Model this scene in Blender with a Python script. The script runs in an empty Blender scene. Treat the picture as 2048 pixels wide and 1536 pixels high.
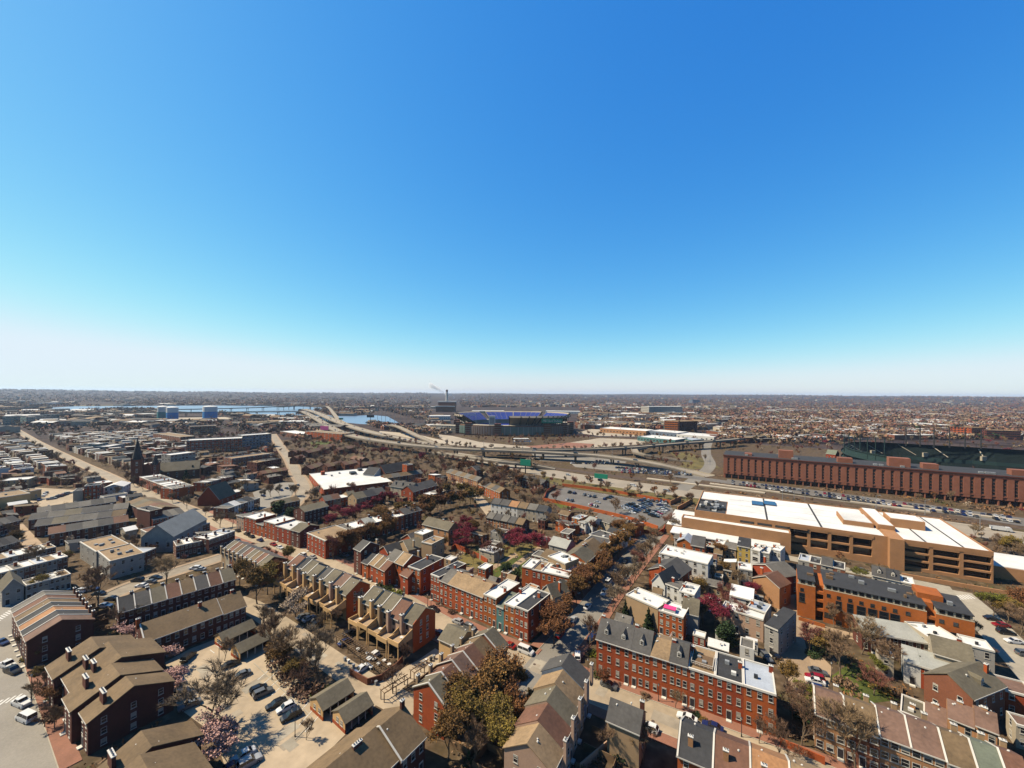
import bpy, math, random
from mathutils import Vector, Matrix
R = random.Random(7)
SC = bpy.context.scene
COL = SC.collection
# ---------------------------------------------------------------- camera
F, CX, CY, HC = 800.0, 1024.0, 786.0, 80.0          # focal length in photo pixels, principal point, camera height
ROLL = math.atan(0.0068)
cam = bpy.data.objects.new('camera', bpy.data.cameras.new('camera'))
COL.objects.link(cam)
cr, sr = math.cos(ROLL), math.sin(ROLL)
cam.matrix_world = Matrix(((cr, -sr, 0, 0), (0, 0, -1, 0), (sr, cr, 0, HC), (0, 0, 0, 1)))
cam.data.sensor_fit = 'HORIZONTAL'; cam.data.sensor_width = 36.0
cam.data.lens = 36.0 * F / 2048.0
cam.data.shift_y = (CY - 768.0) / 2048.0
cam.data.clip_start = 0.5; cam.data.clip_end = 60000
SC.camera = cam
# ---------------------------------------------------------------- sky, sun, exposure
HAZE = 4e-5
SUN_EL, SUN_AZ = math.radians(50), math.radians(-85)   # azimuth clockwise from +Y
world = bpy.data.worlds.new('World'); SC.world = world; world.use_nodes = True
nt = world.node_tree; nt.nodes.clear()
sky = nt.nodes.new('ShaderNodeTexSky'); sky.sky_type = 'NISHITA'; sky.sun_disc = False
sky.sun_elevation = SUN_EL; sky.sun_rotation = SUN_AZ
sky.altitude = 80; sky.air_density = 1.0; sky.dust_density = 0.42; sky.ozone_density = 3.0
EXPO = 1.35
sep = nt.nodes.new('ShaderNodeSeparateColor'); com = nt.nodes.new('ShaderNodeCombineColor')
bg = nt.nodes.new('ShaderNodeBackground'); bg.inputs['Strength'].default_value = 0.12
wo = nt.nodes.new('ShaderNodeOutputWorld')
nt.links.new(sky.outputs[0], sep.inputs[0])
for k, (gain, power, most) in enumerate(((2.2, 1.7, .76), (1.46, .97, .88), (1.18, .42, .98))):      # the deep, clear blue of this sky: one response per channel
    m1 = nt.nodes.new('ShaderNodeMath'); m1.operation = 'MULTIPLY'; m1.inputs[1].default_value = 0.1
    m2 = nt.nodes.new('ShaderNodeMath'); m2.operation = 'POWER'; m2.inputs[1].default_value = power
    m3 = nt.nodes.new('ShaderNodeMath'); m3.operation = 'MULTIPLY'; m3.inputs[1].default_value = gain / (0.12 * 2 ** EXPO)
    m4 = nt.nodes.new('ShaderNodeMath'); m4.operation = 'SMOOTH_MIN'; m4.inputs[1].default_value = most / (0.12 * 2 ** EXPO); m4.inputs[2].default_value = .25 / (0.12 * 2 ** EXPO)
    nt.links.new(sep.outputs[k], m1.inputs[0]); nt.links.new(m1.outputs[0], m2.inputs[0]); nt.links.new(m2.outputs[0], m3.inputs[0]); nt.links.new(m3.outputs[0], m4.inputs[0]); nt.links.new(m4.outputs[0], com.inputs[k])
nt.links.new(com.outputs[0], bg.inputs[0]); nt.links.new(bg.outputs[0], wo.inputs[0])
sun_dir = Vector((math.sin(SUN_AZ) * math.cos(SUN_EL), math.cos(SUN_AZ) * math.cos(SUN_EL), math.sin(SUN_EL)))
sl = bpy.data.lights.new('sun', 'SUN'); sl.energy = 5.0; sl.angle = math.radians(0.5); sl.color = (1.0, 0.86, 0.64)
sun = bpy.data.objects.new('sun', sl); COL.objects.link(sun)
sun.rotation_euler = sun_dir.to_track_quat('Z', 'Y').to_euler()
SC.view_settings.view_transform = 'Standard'; SC.view_settings.look = 'None'
SC.view_settings.exposure = EXPO; SC.view_settings.gamma = 1.0
SC.cycles.max_bounces = 5; SC.cycles.diffuse_bounces = 2; SC.cycles.glossy_bounces = 2
SC.cycles.transparent_max_bounces = 8; SC.cycles.volume_bounces = 0; SC.cycles.transmission_bounces = 2
# ---------------------------------------------------------------- helpers
def W(px, py, h=0.0):
    """ground-plan point of what stands at height h and shows at photo pixel (px, py)"""
    du, dv = (px - CX) / F, -(py - CY) / F
    x, z = du * cr - dv * sr, du * sr + dv * cr
    t = (h - HC) / z
    return (x * t, t)
def P(x, y, z=0.0):
    """photo pixel of a world point (used for regions and for deciding which side a wall shows)"""
    X, Z = x / y, (z - HC) / y
    du, dv = X * cr + Z * sr, -X * sr + Z * cr
    return (CX + du * F, CY - dv * F)
UX, UY = 0.848, -0.530        # street grid: u runs to the right and nearer, v away from the camera
VX, VY = 0.530, 0.848
UA, VA = math.atan2(UY, UX), math.atan2(VY, VX)
def inpoly(x, y, poly):
    c = False; n = len(poly); j = n - 1
    for i in range(n):
        xi, yi = poly[i]; xj, yj = poly[j]
        if (yi > y) != (yj > y) and x < (xj - xi) * (y - yi) / (yj - yi) + xi: c = not c
        j = i
    return c
CELL = 2.5
OCC = {}
def mark_poly(poly, what='house'):
    xs = [p[0] for p in poly]; ys = [p[1] for p in poly]
    i0, i1 = int(min(xs) // CELL), int(max(xs) // CELL); j0, j1 = int(min(ys) // CELL), int(max(ys) // CELL)
    if (i1 - i0) * (j1 - j0) > 400000: return
    for i in range(i0, i1 + 1):
        for j in range(j0, j1 + 1):
            if inpoly((i + .5) * CELL, (j + .5) * CELL, poly): OCC[(i, j)] = what
def free(x, y, r=0.0, ok=()):
    n = int(math.ceil(r / CELL)); ci, cj = int(x // CELL), int(y // CELL)
    for i in range(ci - n, ci + n + 1):
        for j in range(cj - n, cj + n + 1):
            w = OCC.get((i, j))
            if w and w not in ok: return False
    return True
ONES = 'first second third fourth fifth sixth seventh eighth ninth tenth eleventh twelfth thirteenth fourteenth fifteenth sixteenth seventeenth eighteenth nineteenth'.split()
TENS = {2: 'twenty', 3: 'thirty', 4: 'forty', 5: 'fifty', 6: 'sixty', 7: 'seventy', 8: 'eighty', 9: 'ninety'}
TENO = {2: 'twentieth', 3: 'thirtieth', 4: 'fortieth', 5: 'fiftieth', 6: 'sixtieth', 7: 'seventieth', 8: 'eightieth', 9: 'ninetieth'}
def ordw(i):
    i += 1
    if i < 20: return ONES[i - 1]
    if i < 100: return TENO[i // 10] if i % 10 == 0 else TENS[i // 10] + '-' + ONES[i % 10 - 1]
    return str(i) + 'th'
class MB:
    def __init__(s): s.v, s.f, s.m = [], [], []
    def face(s, pts, m=0):
        n = len(s.v); s.v.extend(pts); s.f.append(tuple(range(n, n + len(pts)))); s.m.append(m)
    def box(s, x0, x1, y0, y1, z0, z1, m=0, top=None, bottom=True):
        n = len(s.v)
        s.v += [(x0, y0, z0), (x1, y0, z0), (x1, y1, z0), (x0, y1, z0), (x0, y0, z1), (x1, y0, z1), (x1, y1, z1), (x0, y1, z1)]
        fs = [(4, 5, 6, 7), (0, 1, 5, 4), (1, 2, 6, 5), (2, 3, 7, 6), (3, 0, 4, 7)]
        ms = [m if top is None else top, m, m, m, m]
        if bottom: fs.append((3, 2, 1, 0)); ms.append(m)
        s.f += [tuple(n + k for k in q) for q in fs]; s.m += ms
    def prism(s, poly, z0, z1, m=0, top=None, bottom=False):
        n = len(poly)
        for i in range(n):
            a, b = poly[i], poly[(i + 1) % n]
            s.face([(a[0], a[1], z0), (b[0], b[1], z0), (b[0], b[1], z1), (a[0], a[1], z1)], m)
        s.face([(p[0], p[1], z1) for p in poly], m if top is None else top)
        if bottom: s.face([(p[0], p[1], z0) for p in reversed(poly)], m)
    def hull(s, prof, y0, y1, m=0, axis='y'):
        """profile in (x,z), extruded along y (axis y) or profile in (y,z) extruded along x (axis x)"""
        q = (lambda a, b, t: (a, t, b)) if axis == 'y' else (lambda a, b, t: (t, a, b))
        n = len(prof)
        for i in range(n):
            a, b = prof[i], prof[(i + 1) % n]
            s.face([q(a[0], a[1], y0), q(b[0], b[1], y0), q(b[0], b[1], y1), q(a[0], a[1], y1)], m)
        s.face([q(a[0], a[1], y0) for a in reversed(prof)], m); s.face([q(a[0], a[1], y1) for a in prof], m)
    def tube(s, p, q, r0, r1, n=5, m=0, cap=False):
        p, q = Vector(p), Vector(q); d = (q - p)
        if d.length < 1e-6: return
        d.normalize(); a = d.orthogonal().normalized(); b = d.cross(a); k = len(s.v)
        for c, r in ((p, r0), (q, r1)):
            for i in range(n):
                t = 2 * math.pi * i / n
                s.v.append(tuple(c + a * (r * math.cos(t)) + b * (r * math.sin(t))))
        for i in range(n):
            j = (i + 1) % n
            s.f.append((k + i, k + j, k + n + j, k + n + i)); s.m.append(m)
        if cap:
            s.f.append(tuple(k + n + i for i in range(n))); s.m.append(m)
            s.f.append(tuple(k + i for i in reversed(range(n)))); s.m.append(m)
    def mesh(s, name, mats, smooth=False):
        me = bpy.data.meshes.new(name); me.from_pydata(s.v, [], s.f)
        for m in mats: me.materials.append(MT[m] if isinstance(m, str) else m)
        if len(mats) > 1: me.polygons.foreach_set('material_index', s.m)
        if smooth: me.polygons.foreach_set('use_smooth', [True] * len(me.polygons))
        me.update(); return me
    def build(s, name, mats, parent=None, smooth=False):
        if isinstance(mats, str): mats = [mats]
        return link(name, s.mesh(name, mats, smooth), parent)
def link(name, data, parent=None, loc=(0, 0, 0), rz=0.0, sc=None):
    o = bpy.data.objects.new(name, data); COL.objects.link(o); o.location = loc
    if rz: o.rotation_euler[2] = rz
    if sc: o.scale = sc
    if parent is not None: o.parent = parent
    return o
def tag(o, label=None, cat=None, group=None, kind=None):
    if label: o['label'] = label
    if cat: o['category'] = cat
    if group: o['group'] = group
    if kind: o['kind'] = kind
    return o
def thing(name, label, cat, x, y, z=0.0, rz=0.0, group=None):
    o = link(name, None, None, (x, y, z), rz); o.empty_display_size = 1
    return tag(o, label, cat, group)
# ---------------------------------------------------------------- materials
MT = {}
ALB, SAT = .44, 1.15
def tone(col):
    """measured picture colours to surface colours at this exposure"""
    g = .3 * col[0] + .55 * col[1] + .15 * col[2]
    return tuple(max(.003, (g + (c - g) * SAT) * ALB) for c in col)
def M(name, col, rough=.88, var=.22, scale=.35, rand=.10, spec=.25, metal=0.0, fine=3.0, hue=0.0):
    col = tone(col); m = bpy.data.materials.new(name); m.use_nodes = True; n = m.node_tree.nodes; l = m.node_tree.links
    b = n['Principled BSDF']; b.inputs['Roughness'].default_value = rough
    b.inputs['Specular IOR Level'].default_value = spec; b.inputs['Metallic'].default_value = metal
    b.inputs['Base Color'].default_value = (*col, 1); MT[name] = m
    if var == 0 and rand == 0: return m
    tc = n.new('ShaderNodeTexCoord'); oi = n.new('ShaderNodeObjectInfo')
    n1 = n.new('ShaderNodeTexNoise'); n1.inputs['Scale'].default_value = scale; n1.inputs['Detail'].default_value = 5
    n2 = n.new('ShaderNodeTexNoise'); n2.inputs['Scale'].default_value = fine; n2.inputs['Detail'].default_value = 3
    vm = n.new('ShaderNodeVectorMath'); vm.operation = 'ADD'
    sc = n.new('ShaderNodeVectorMath'); sc.operation = 'SCALE'; sc.inputs[3].default_value = 1.0
    mu = n.new('ShaderNodeMath'); mu.operation = 'MULTIPLY'; mu.inputs[1].default_value = 137.0
    l.new(oi.outputs['Random'], mu.inputs[0]); l.new(tc.outputs['Object'], vm.inputs[0]); l.new(mu.outputs[0], vm.inputs[1])
    l.new(vm.outputs[0], n1.inputs['Vector']); l.new(vm.outputs[0], n2.inputs['Vector'])
    def mad(src, a, c):
        q = n.new('ShaderNodeMath'); q.operation = 'MULTIPLY_ADD'; q.inputs[1].default_value = a; l.new(src, q.inputs[0])
        if isinstance(c, float): q.inputs[2].default_value = c
        else: l.new(c, q.inputs[2])
        return q.outputs[0]
    v = mad(n1.outputs['Fac'], var * 3.0, 1.0 - var * 1.5)
    v = mad(n2.outputs['Fac'], var * 2.6, v); v = mad(oi.outputs['Random'], rand * 2, v)
    s2 = n.new('ShaderNodeMath'); s2.operation = 'SUBTRACT'; s2.inputs[1].default_value = var * 1.3 + rand; l.new(v, s2.inputs[0])
    h = n.new('ShaderNodeHueSaturation'); h.inputs['Color'].default_value = (*col, 1); l.new(s2.outputs[0], h.inputs['Value'])
    if hue:
        hu = mad(oi.outputs['Random'], hue * 2, .5 - hue); l.new(hu, h.inputs['Hue'])
    l.new(h.outputs[0], b.inputs['Base Color'])
    return m
M('brick', (0.36, 0.085, 0.038), rand=.2, hue=.008); M('orange_brick', (0.4, 0.13, 0.045)); M('dark_brick', (.125, .042, .030)); M('brown_brick', (0.2, 0.082, 0.05))
M('warehouse_brick', (0.27, 0.115, 0.078), var=.2); M('tan_brick', (0.46, 0.255, 0.14), var=.14)
M('cream', (0.7, 0.47, 0.25), var=.10); M('tan', (0.42, 0.3, 0.19), var=.12); M('pinkish', (0.52, 0.36, 0.27), var=.1)
M('white', (.74, .73, .70), var=.07); M('grey_wall', (0.38, 0.36, 0.33)); M('beige', (.48, .42, .33), var=.1); M('blue_grey', (.16, .20, .26))
M('teal_wall', (.10, .22, .22)); M('mauve_wall', (.30, .17, .14)); M('yellow_wall', (.55, .40, .14), var=.1)
M('r_brown', (0.18, 0.128, 0.078), var=.32, scale=.22, fine=1.6); M('r_tan', (.30, .215, .135), var=.32, scale=.22, fine=1.6); M('r_dark', (.045, .046, .05), var=.32, scale=.22, fine=1.6); M('r_grey', (0.16, 0.15, 0.135), var=.32, scale=.22, fine=1.6)
M('r_green', (0.155, 0.136, 0.1), var=.32, scale=.22, fine=1.6); M('r_red', (.165, .088, .062), var=.32, scale=.22, fine=1.6); M('r_mauve', (.185, .118, .092), var=.32, scale=.22, fine=1.6); M('r_white', (.78, .78, .77), var=.2, scale=.10)
M('r_silver', (.46, .50, .56), var=.18, rough=.55); M('r_orange', (.36, .20, .11), var=.32, scale=.22, fine=1.6); M('r_slate', (0.085, 0.082, 0.08), var=.32, scale=.22, fine=1.6); M('r_metal', (0.36, 0.365, 0.34), var=.2)
M('r_copper', (.17, .19, .15), var=.2)
M('trim', (.72, .69, .63), var=.06); M('frame', (.58, .55, .50), var=0, rand=0); M('dark_trim', (.05, .045, .04), var=.1)
M('pane', (.018, .022, .028), rough=.12, var=0, rand=0, spec=.6); M('door', (.035, .03, .035), var=0, rand=.02); M('blue_glass', (.03, .06, .13), rough=.12, var=.1, spec=.7)
M('chimney_cap', (.70, .69, .66), var=.08); M('flue', (.02, .018, .016), var=0, rand=0)
M('concrete', (.42, .38, .31), var=.16, scale=.12, fine=.9); M('road_light', (0.44, 0.36, 0.265), var=.22, scale=.07, fine=.5); M('road_mid', (.34, .295, .235), var=.25, scale=.08, fine=.6); M('asphalt', (0.165, 0.155, 0.145), var=.25, scale=.1)
M('asphalt_pale', (.27, .25, .22), var=.2, scale=.08); M('brick_pave', (.27, .135, .095), var=.2); M('paving', (.40, .30, .21), var=.2, scale=.2); M('paint', (.78, .77, .73), var=.1)
M('lot_pale', (.48, .42, .34), var=.2, scale=.02, fine=.2)
M('grass', (.085, .105, .022), var=.45, scale=.12, fine=1.2); M('dry_grass', (.155, .125, .045), var=.4, scale=.1, fine=1.0); M('mulch', (.07, .05, .03), var=.5, scale=.2)
M('metal_dark', (.04, .042, .045), rough=.5, var=.1); M('metal_grey', (.30, .31, .32), rough=.5, var=.1); M('rail', (.10, .07, .055), var=.3); M('wood', (.19, .125, .075), var=.2)
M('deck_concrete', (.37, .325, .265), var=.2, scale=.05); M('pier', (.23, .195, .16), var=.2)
M('seat_blue', (0.003, 0.04, 0.25), var=.12, scale=.05); M('seat_green', (0.006, 0.022, 0.023), var=.2, scale=.05); M('steel_green', (0.018, 0.045, 0.045), var=.1); M('sign_green', (0.02, 0.26, 0.17), var=.05)
M('glass_brown', (0.17, 0.12, 0.1), rough=.3, var=.25, scale=.05); M('glass_green', (0.13, 0.21, 0.19), rough=.2, var=.2, scale=.05, spec=.5)
M('bark', (0.16, 0.12, 0.085), var=.3, scale=1.0); M('twig', (0.28, 0.19, 0.12), var=.25, rand=.18, hue=.012); M('twig_dark', (0.21, 0.13, 0.085), var=.3, rand=.2, hue=.012)
M('twig_red', (0.28, 0.125, 0.09), var=.3, rand=.2, hue=.015); M('twig_grey', (0.31, 0.235, 0.16), var=.25, rand=.15)
M('twig_far', (0.13, 0.085, 0.08), var=.3, scale=.02); M('bud', (0.24, 0.115, 0.05), var=.45, rand=.22, scale=.5, hue=.02); M('olive', (0.225, 0.145, 0.045), var=.45, rand=.2, scale=.5, hue=.02); M('lime', (.16, .17, .03), var=.4, scale=.5)
M('blossom_red', (0.24, 0.026, 0.052), var=.4, rand=.15, scale=.6); M('blossom_pink', (.72, .46, .40), var=.3, rand=.1, scale=.8); M('blossom_white', (.60, .47, .35), var=.3, rand=.12, scale=.6)
M('evergreen', (.028, .050, .016), var=.5, rand=.2, scale=.7); M('hedge', (.065, .075, .022), var=.5, rand=.2, scale=.7)
for nm, c in dict(black=(.008, .008, .009), white=(.78, .78, .77), silver=(.42, .43, .44), grey=(.13, .135, .14), blue=(.012, .025, .10), red=(.26, .012, .012), tan=(.30, .24, .16)).items():
    M('paint_' + nm, c, rough=.28, var=0, rand=.06, spec=.6)
M('blind', (.42, .39, .33), var=.1, rand=.25); M('tyre', (.012, .012, .012), var=0, rand=0); M('pink_cover', (.85, .10, .28), var=.05, rand=0); M('tank_white', (.74, .76, .76), var=.06, scale=.05); M('tank_blue', (.03, .23, .55), var=.1, scale=.08); M('tank_green', (.09, .30, .30), var=.1, scale=.08)
M('billboard', (.62, .14, .36), var=.1); M('lamp_white', (.8, .78, .7), var=0)
NAME_ROOF = dict(r_brown='brown', r_tan='tan', r_dark='dark', r_grey='grey', r_green='grey-green', r_red='red-brown', r_mauve='mauve-brown', r_white='white', r_silver='silver', r_orange='orange-tan', r_slate='slate', r_metal='metal', r_copper='copper-green', concrete='pale')
NAME_WALL = dict(brick='red brick', orange_brick='orange brick', dark_brick='dark brick', brown_brick='brown brick', cream='cream', tan='tan', pinkish='pinkish', white='white', grey_wall='grey', beige='beige', tan_brick='tan brick', mauve_wall='mauve', yellow_wall='yellow', blue_grey='blue-grey', teal_wall='teal', warehouse_brick='brick')
# ---------------------------------------------------------------- shared small meshes
def window_mesh(mat='frame'):
    b = MB()
    b.face([(-.5, -.012, 0), (.5, -.012, 0), (.5, -.012, 1), (-.5, -.012, 1)], 1)
    for x0, x1, z0, z1 in ((-.5, -.42, 0, 1), (.42, .5, 0, 1), (-.42, .42, .94, 1), (-.42, .42, 0, .05), (-.42, .42, .48, .53)):
        b.box(x0, x1, -.05, .0, z0, z1, 0)
    b.box(-.58, .58, -.12, -.002, -.075, -.005, 0)
    return b.mesh('window', [mat, 'pane'])
def window_kind(f):
    m = WIN.copy(); m.materials.append(MT['blind']); b = MB(); b.v = [tuple(v.co) for v in m.vertices]; b.f = [tuple(p.vertices) for p in m.polygons]; b.m = [p.material_index for p in m.polygons]
    b.face([(-.42, -.018, f), (.42, -.018, f), (.42, -.018, .94), (-.42, -.018, .94)], 2); return b.mesh('window', ['frame', 'pane', 'blind'])
WIN = window_mesh(); WIN_KINDS = [WIN, WIN, WIN, window_kind(.5), window_kind(.25), window_kind(.7)]; WIN_D = window_mesh('dark_trim')
def door_mesh():
    b = MB(); b.face([(-.42, -.03, 0), (.42, -.03, 0), (.42, -.03, .86), (-.42, -.03, .86)], 1)
    b.box(-.5, -.42, -.07, 0, 0, 1, 0); b.box(.42, .5, -.07, 0, 0, 1, 0); b.box(-.42, .42, -.07, 0, .86, 1, 0)
    b.box(-.5, .5, -.9, -.08, -.05, .10, 2)
    return b.mesh('door', ['frame', 'door', 'trim'])
DOOR = door_mesh()
def window(parent, x, y, z, w, h, rz=0.0, data=None):
    return link('window', data or R.choice(WIN_KINDS), parent, (x, y, z), rz, (w, 1, h))
VENT = None
def vent_mesh():
    b = MB(); b.tube((0, 0, -.1), (0, 0, .35), .12, .12, 6, 0); b.tube((0, 0, .3), (0, 0, .5), .24, .15, 6, 0, True)
    return b.mesh('roof_vent', ['chimney_cap'])
VENT = vent_mesh()
def chimney(parent, x, y, z0, z1, w=.9, d=.6, mat='brick', pots=2, cap='chimney_cap'):
    b = MB(); b.box(x - w / 2, x + w / 2, y - d / 2, y + d / 2, z0, z1, 0)
    c = b.build('chimney', [mat], parent)
    k = MB(); k.box(x - w / 2 - .08, x + w / 2 + .08, y - d / 2 - .08, y + d / 2 + .08, z1 + .003, z1 + .16, 0)
    for i in range(pots):
        px = x + (i + .5 - pots / 2) * w / max(pots, 1)
        k.tube((px, y, z1 + .15), (px, y, z1 + .42), .17, .15, 6, 0); k.tube((px, y, z1 + .43), (px, y, z1 + .435), .11, .11, 6, 1, True)
    k.build('chimney_cap', [cap, 'flue'], c)
    return c
CREATED = {}; WID = {}; YARDS = []
def house(A, B, depth, h, roof='flat', rise=3.0, wall='brick', rm='r_grey', win=(2, 3), ends='', detail=2, name='row_house', label=None, cat='house',
          group=None, chim=(), dorm=0, cop='', door=True, back=False, z0=0.0, over=.35, side_win=1, trim='trim', wmesh=None, ws=(1.0, 1.7), vents=0, ridge=.5, cmat=None, par=.35):
    """one house; front wall on A->B (A left as seen from the camera), depth away from it"""
    dx, dy = B[0] - A[0], B[1] - A[1]; w = math.hypot(dx, dy); a = math.atan2(dy, dx)
    nx, ny = -dy / w, dx / w
    mark_poly([A, B, (B[0] + nx * depth, B[1] + ny * depth), (A[0] + nx * depth, A[1] + ny * depth)])
    e = .015; x0, x1 = e, w - e; D = depth; ry = D * ridge
    wb, rb, cb = MB(), MB(), MB()
    zb = z0 - .3
    if roof == 'flat':
        t = .28
        wb.face([(x0, 0, zb), (x1, 0, zb), (x1, 0, h), (x0, 0, h)]); wb.face([(x1, 0, zb), (x1, D, zb), (x1, D, h), (x1, 0, h)])
        wb.face([(x1, D, zb), (x0, D, zb), (x0, D, h), (x1, D, h)]); wb.face([(x0, D, zb), (x0, 0, zb), (x0, 0, h), (x0, D, h)])
        o, i_ = [(x0, 0), (x1, 0), (x1, D), (x0, D)], [(x0 + t, t), (x1 - t, t), (x1 - t, D - t), (x0 + t, D - t)]
        for k in range(4):
            p, q, r, s = o[k], o[(k + 1) % 4], i_[(k + 1) % 4], i_[k]
            wb.face([(*p, h), (*q, h), (*r, h), (*s, h)], 1)
            wb.face([(*s, h), (*r, h), (*r, h - par), (*s, h - par)], 1)
        rb.face([(*p, h - par) for p in i_])
        if detail and trim:
            cb.box(x0, x1, -.18, -.004, h - .45, h + .03)          # cornice along the front
    elif roof == 'shed':                                             # low behind, high along the front (rise<0: the other way)
        hf, hb = (h, h - rise) if rise >= 0 else (h, h - rise)
        wb.hull([(0, zb), (D, zb), (D, hb), (0, hf)], x0, x1, 0, 'x')
        rb.hull([(-.25, hf + .01), (D + .25, hb + .01), (D + .25, hb + .2), (-.25, hf + .2)], x0, x1, 0, 'x')
        if detail and trim: cb.box(x0, x1, -.34, -.252, hf - .25, hf + .22)
    elif roof == 'gx':
        wb.hull([(0, zb), (D, zb), (D, h), (ry, h + rise), (0, h)], x0, x1, 0, 'x')
        s1, s2 = rise / ry, rise / (D - ry); t = .18
        ex = e if 'n' in ends else 0
        a0 = x0 - (.25 if 'l' in ends else 0); a1 = x1 + (.25 if 'r' in ends else 0)
        rb.hull([(-over, h - s1 * over + .01), (ry, h + rise + .01), (ry, h + rise + t + .03), (-over, h - s1 * over + t)], a0, a1, 0, 'x')
        rb.hull([(D + over, h - s2 * over + .01), (D + over, h - s2 * over + t), (ry + .001, h + rise + t + .03), (ry + .001, h + rise + .01)], a0, a1, 0, 'x')
        for sd in cop:
            c0, c1 = {'l': (x0 - .16, x0 + .16), 'r': (x1 - .16, x1 + .16)}[sd]
            cb.hull([(-over - .05, h - s1 * over + t + .005), (ry, h + rise + t + .04), (ry, h + rise + t + .22), (-over - .05, h - s1 * over + t + .18)], c0, c1, 0, 'x')
            cb.hull([(D + over + .05, h - s2 * over + t + .005), (D + over + .05, h - s2 * over + t + .18), (ry + .001, h + rise + t + .22), (ry + .001, h + rise + t + .04)], c0, c1, 0, 'x')
        if detail and trim:
            cb.box(a0, a1, -over - .07, -over - .003, h - s1 * over - .05, h - s1 * over + t + .02)
    elif roof == 'gy':
        m_ = w / 2; s1 = rise / m_; t = .18
        wb.hull([(x0, zb), (x1, zb), (x1, h), (m_, h + rise), (x0, h)], 0, D, 0, 'y')
        rb.hull([(x0 - .3, h - s1 * .3 + .01), (m_, h + rise + .01), (m_, h + rise + t + .03), (x0 - .3, h - s1 * .3 + t)], -.3, D + .3, 0, 'y')
        rb.hull([(x1 + .3, h - s1 * .3 + .01), (x1 + .3, h - s1 * .3 + t), (m_ + .001, h + rise + t + .03), (m_ + .001, h + rise + .01)], -.3, D + .3, 0, 'y')
        if detail and trim:
            cb.hull([(x0 - .3, h - s1 * .3 - .02), (m_, h + rise - .02), (m_, h + rise + t + .04), (x0 - .3, h - s1 * .3 + t + .02)], -.36, -.303, 0, 'y')
            cb.hull([(x1 + .3, h - s1 * .3 - .02), (x1 + .3, h - s1 * .3 + t + .02), (m_ + .001, h + rise + t + .04), (m_ + .001, h + rise - .02)], -.36, -.303, 0, 'y')
    nc, nf = win
    fh = (h - z0) / max(nf, 1)
    spots = []
    def face_w(x, y, z, ww, hh, rz): spots.append((x, y, z, ww, hh, rz))
    dcol = R.randrange(nc) if (door and nc) else -1
    for f in range(nf):
        for c in range(nc):
            x = w * (c + .5) / nc; z = z0 + f * fh + fh * .32
            if f == 0 and c == dcol: continue
            face_w(x, 0, z, ws[0], min(ws[1], fh * .58), 0)
    def seen(nx_, ny_, px, py): return nx_ * (0 - px) + ny_ * (0 - py) > 0
    ux, uy = dx / w, dy / w
    if 'r' in ends and seen(ux, uy, *B) and side_win:
        k = max(1, int(D / 4.5) * side_win) if side_win < 9 else side_win - 9
        for f in range(nf):
            for c in range(k): face_w(w - e, D * (c + .5) / k, z0 + f * fh + fh * .32, ws[0], min(ws[1], fh * .58), math.pi / 2)
    if 'l' in ends and seen(-ux, -uy, *A) and side_win:
        k = max(1, int(D / 4.5))
        for f in range(nf):
            for c in range(k): face_w(e, D * (c + .5) / k, z0 + f * fh + fh * .32, ws[0], min(ws[1], fh * .58), -math.pi / 2)
    CREATED[name] = CREATED.get(name, 0) + 1
    if not detail:                                                    # far away: one mesh holds the whole house
        b = MB(); off = 0
        for src, mi in ((wb, 0), (rb, 1)):
            n = len(b.v); b.v += src.v; b.f += [tuple(n + q for q in f) for f in src.f]; b.m += [1 if (mi == 1 or mm == 1) else 0 for mm in src.m]
        for x, y, z, ww, hh, rz in spots:
            c_, s_ = math.cos(rz), math.sin(rz)
            b.face([(x + c_ * u + s_ * .02, y + s_ * u - c_ * .02, zz) for u, zz in ((-ww / 2, z), (ww / 2, z), (ww / 2, z + hh), (-ww / 2, z + hh))], 2)
        for fx, fy in chim:
            b.box(fx * w - .4, fx * w + .4, fy * D - .3, fy * D + .3, h - .5, h + (rise if roof[0] == 'g' else 0) + 1.1, 0)
        if roof == 'flat':
            for q in range(R.choice((1, 2, 2, 3))):
                rx, ry_ = w * R.uniform(.15, .7), D * R.uniform(.15, .8); b.box(rx, rx + R.uniform(.6, 1.4), ry_, ry_ + R.uniform(.6, 1.2), h - par + .005, h + R.uniform(.1, .7), R.choice((0, 1)))
        o = b.build(name, [wall, rm, 'pane'])
        o.location = (A[0], A[1], 0); o.rotation_euler[2] = a
        return tag(o, label, cat, group)
    t = thing(name, label, cat, A[0], A[1], 0, a, group); WID[t.name] = w
    wb.build('wall', [wall, trim or wall], t); rb.build('roof', [rm], t)
    if cb.f: cb.build('coping' if roof == 'gx' else 'cornice', [trim or 'trim'], t)
    for s in spots: window(t, *s, data=wmesh)
    if dcol >= 0:
        link('door', DOOR, t, (w * (dcol + .5) / nc, 0, z0 + .12), 0, (1.15, 1, 2.5))
    for q in chim:
        fx, fy = q[0], q[1]; top = (h + rise * (1 - abs(fy - ridge) / max(ridge, 1 - ridge)) if roof == 'gx' else h)
        chimney(t, min(max(fx * w, .5), w - .5) if 0 <= fx <= 1 else fx * w, fy * D, top - 1.2, (h + rise if roof[0] == 'g' else h) + (q[2] if len(q) > 2 else 1.3), w=(q[3] if len(q) > 3 else .9), pots=(4 if len(q) > 3 else 2), mat=cmat or (wall if wall in ('brick', 'dark_brick', 'cream', 'pinkish', 'tan') else 'brick'))
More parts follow.
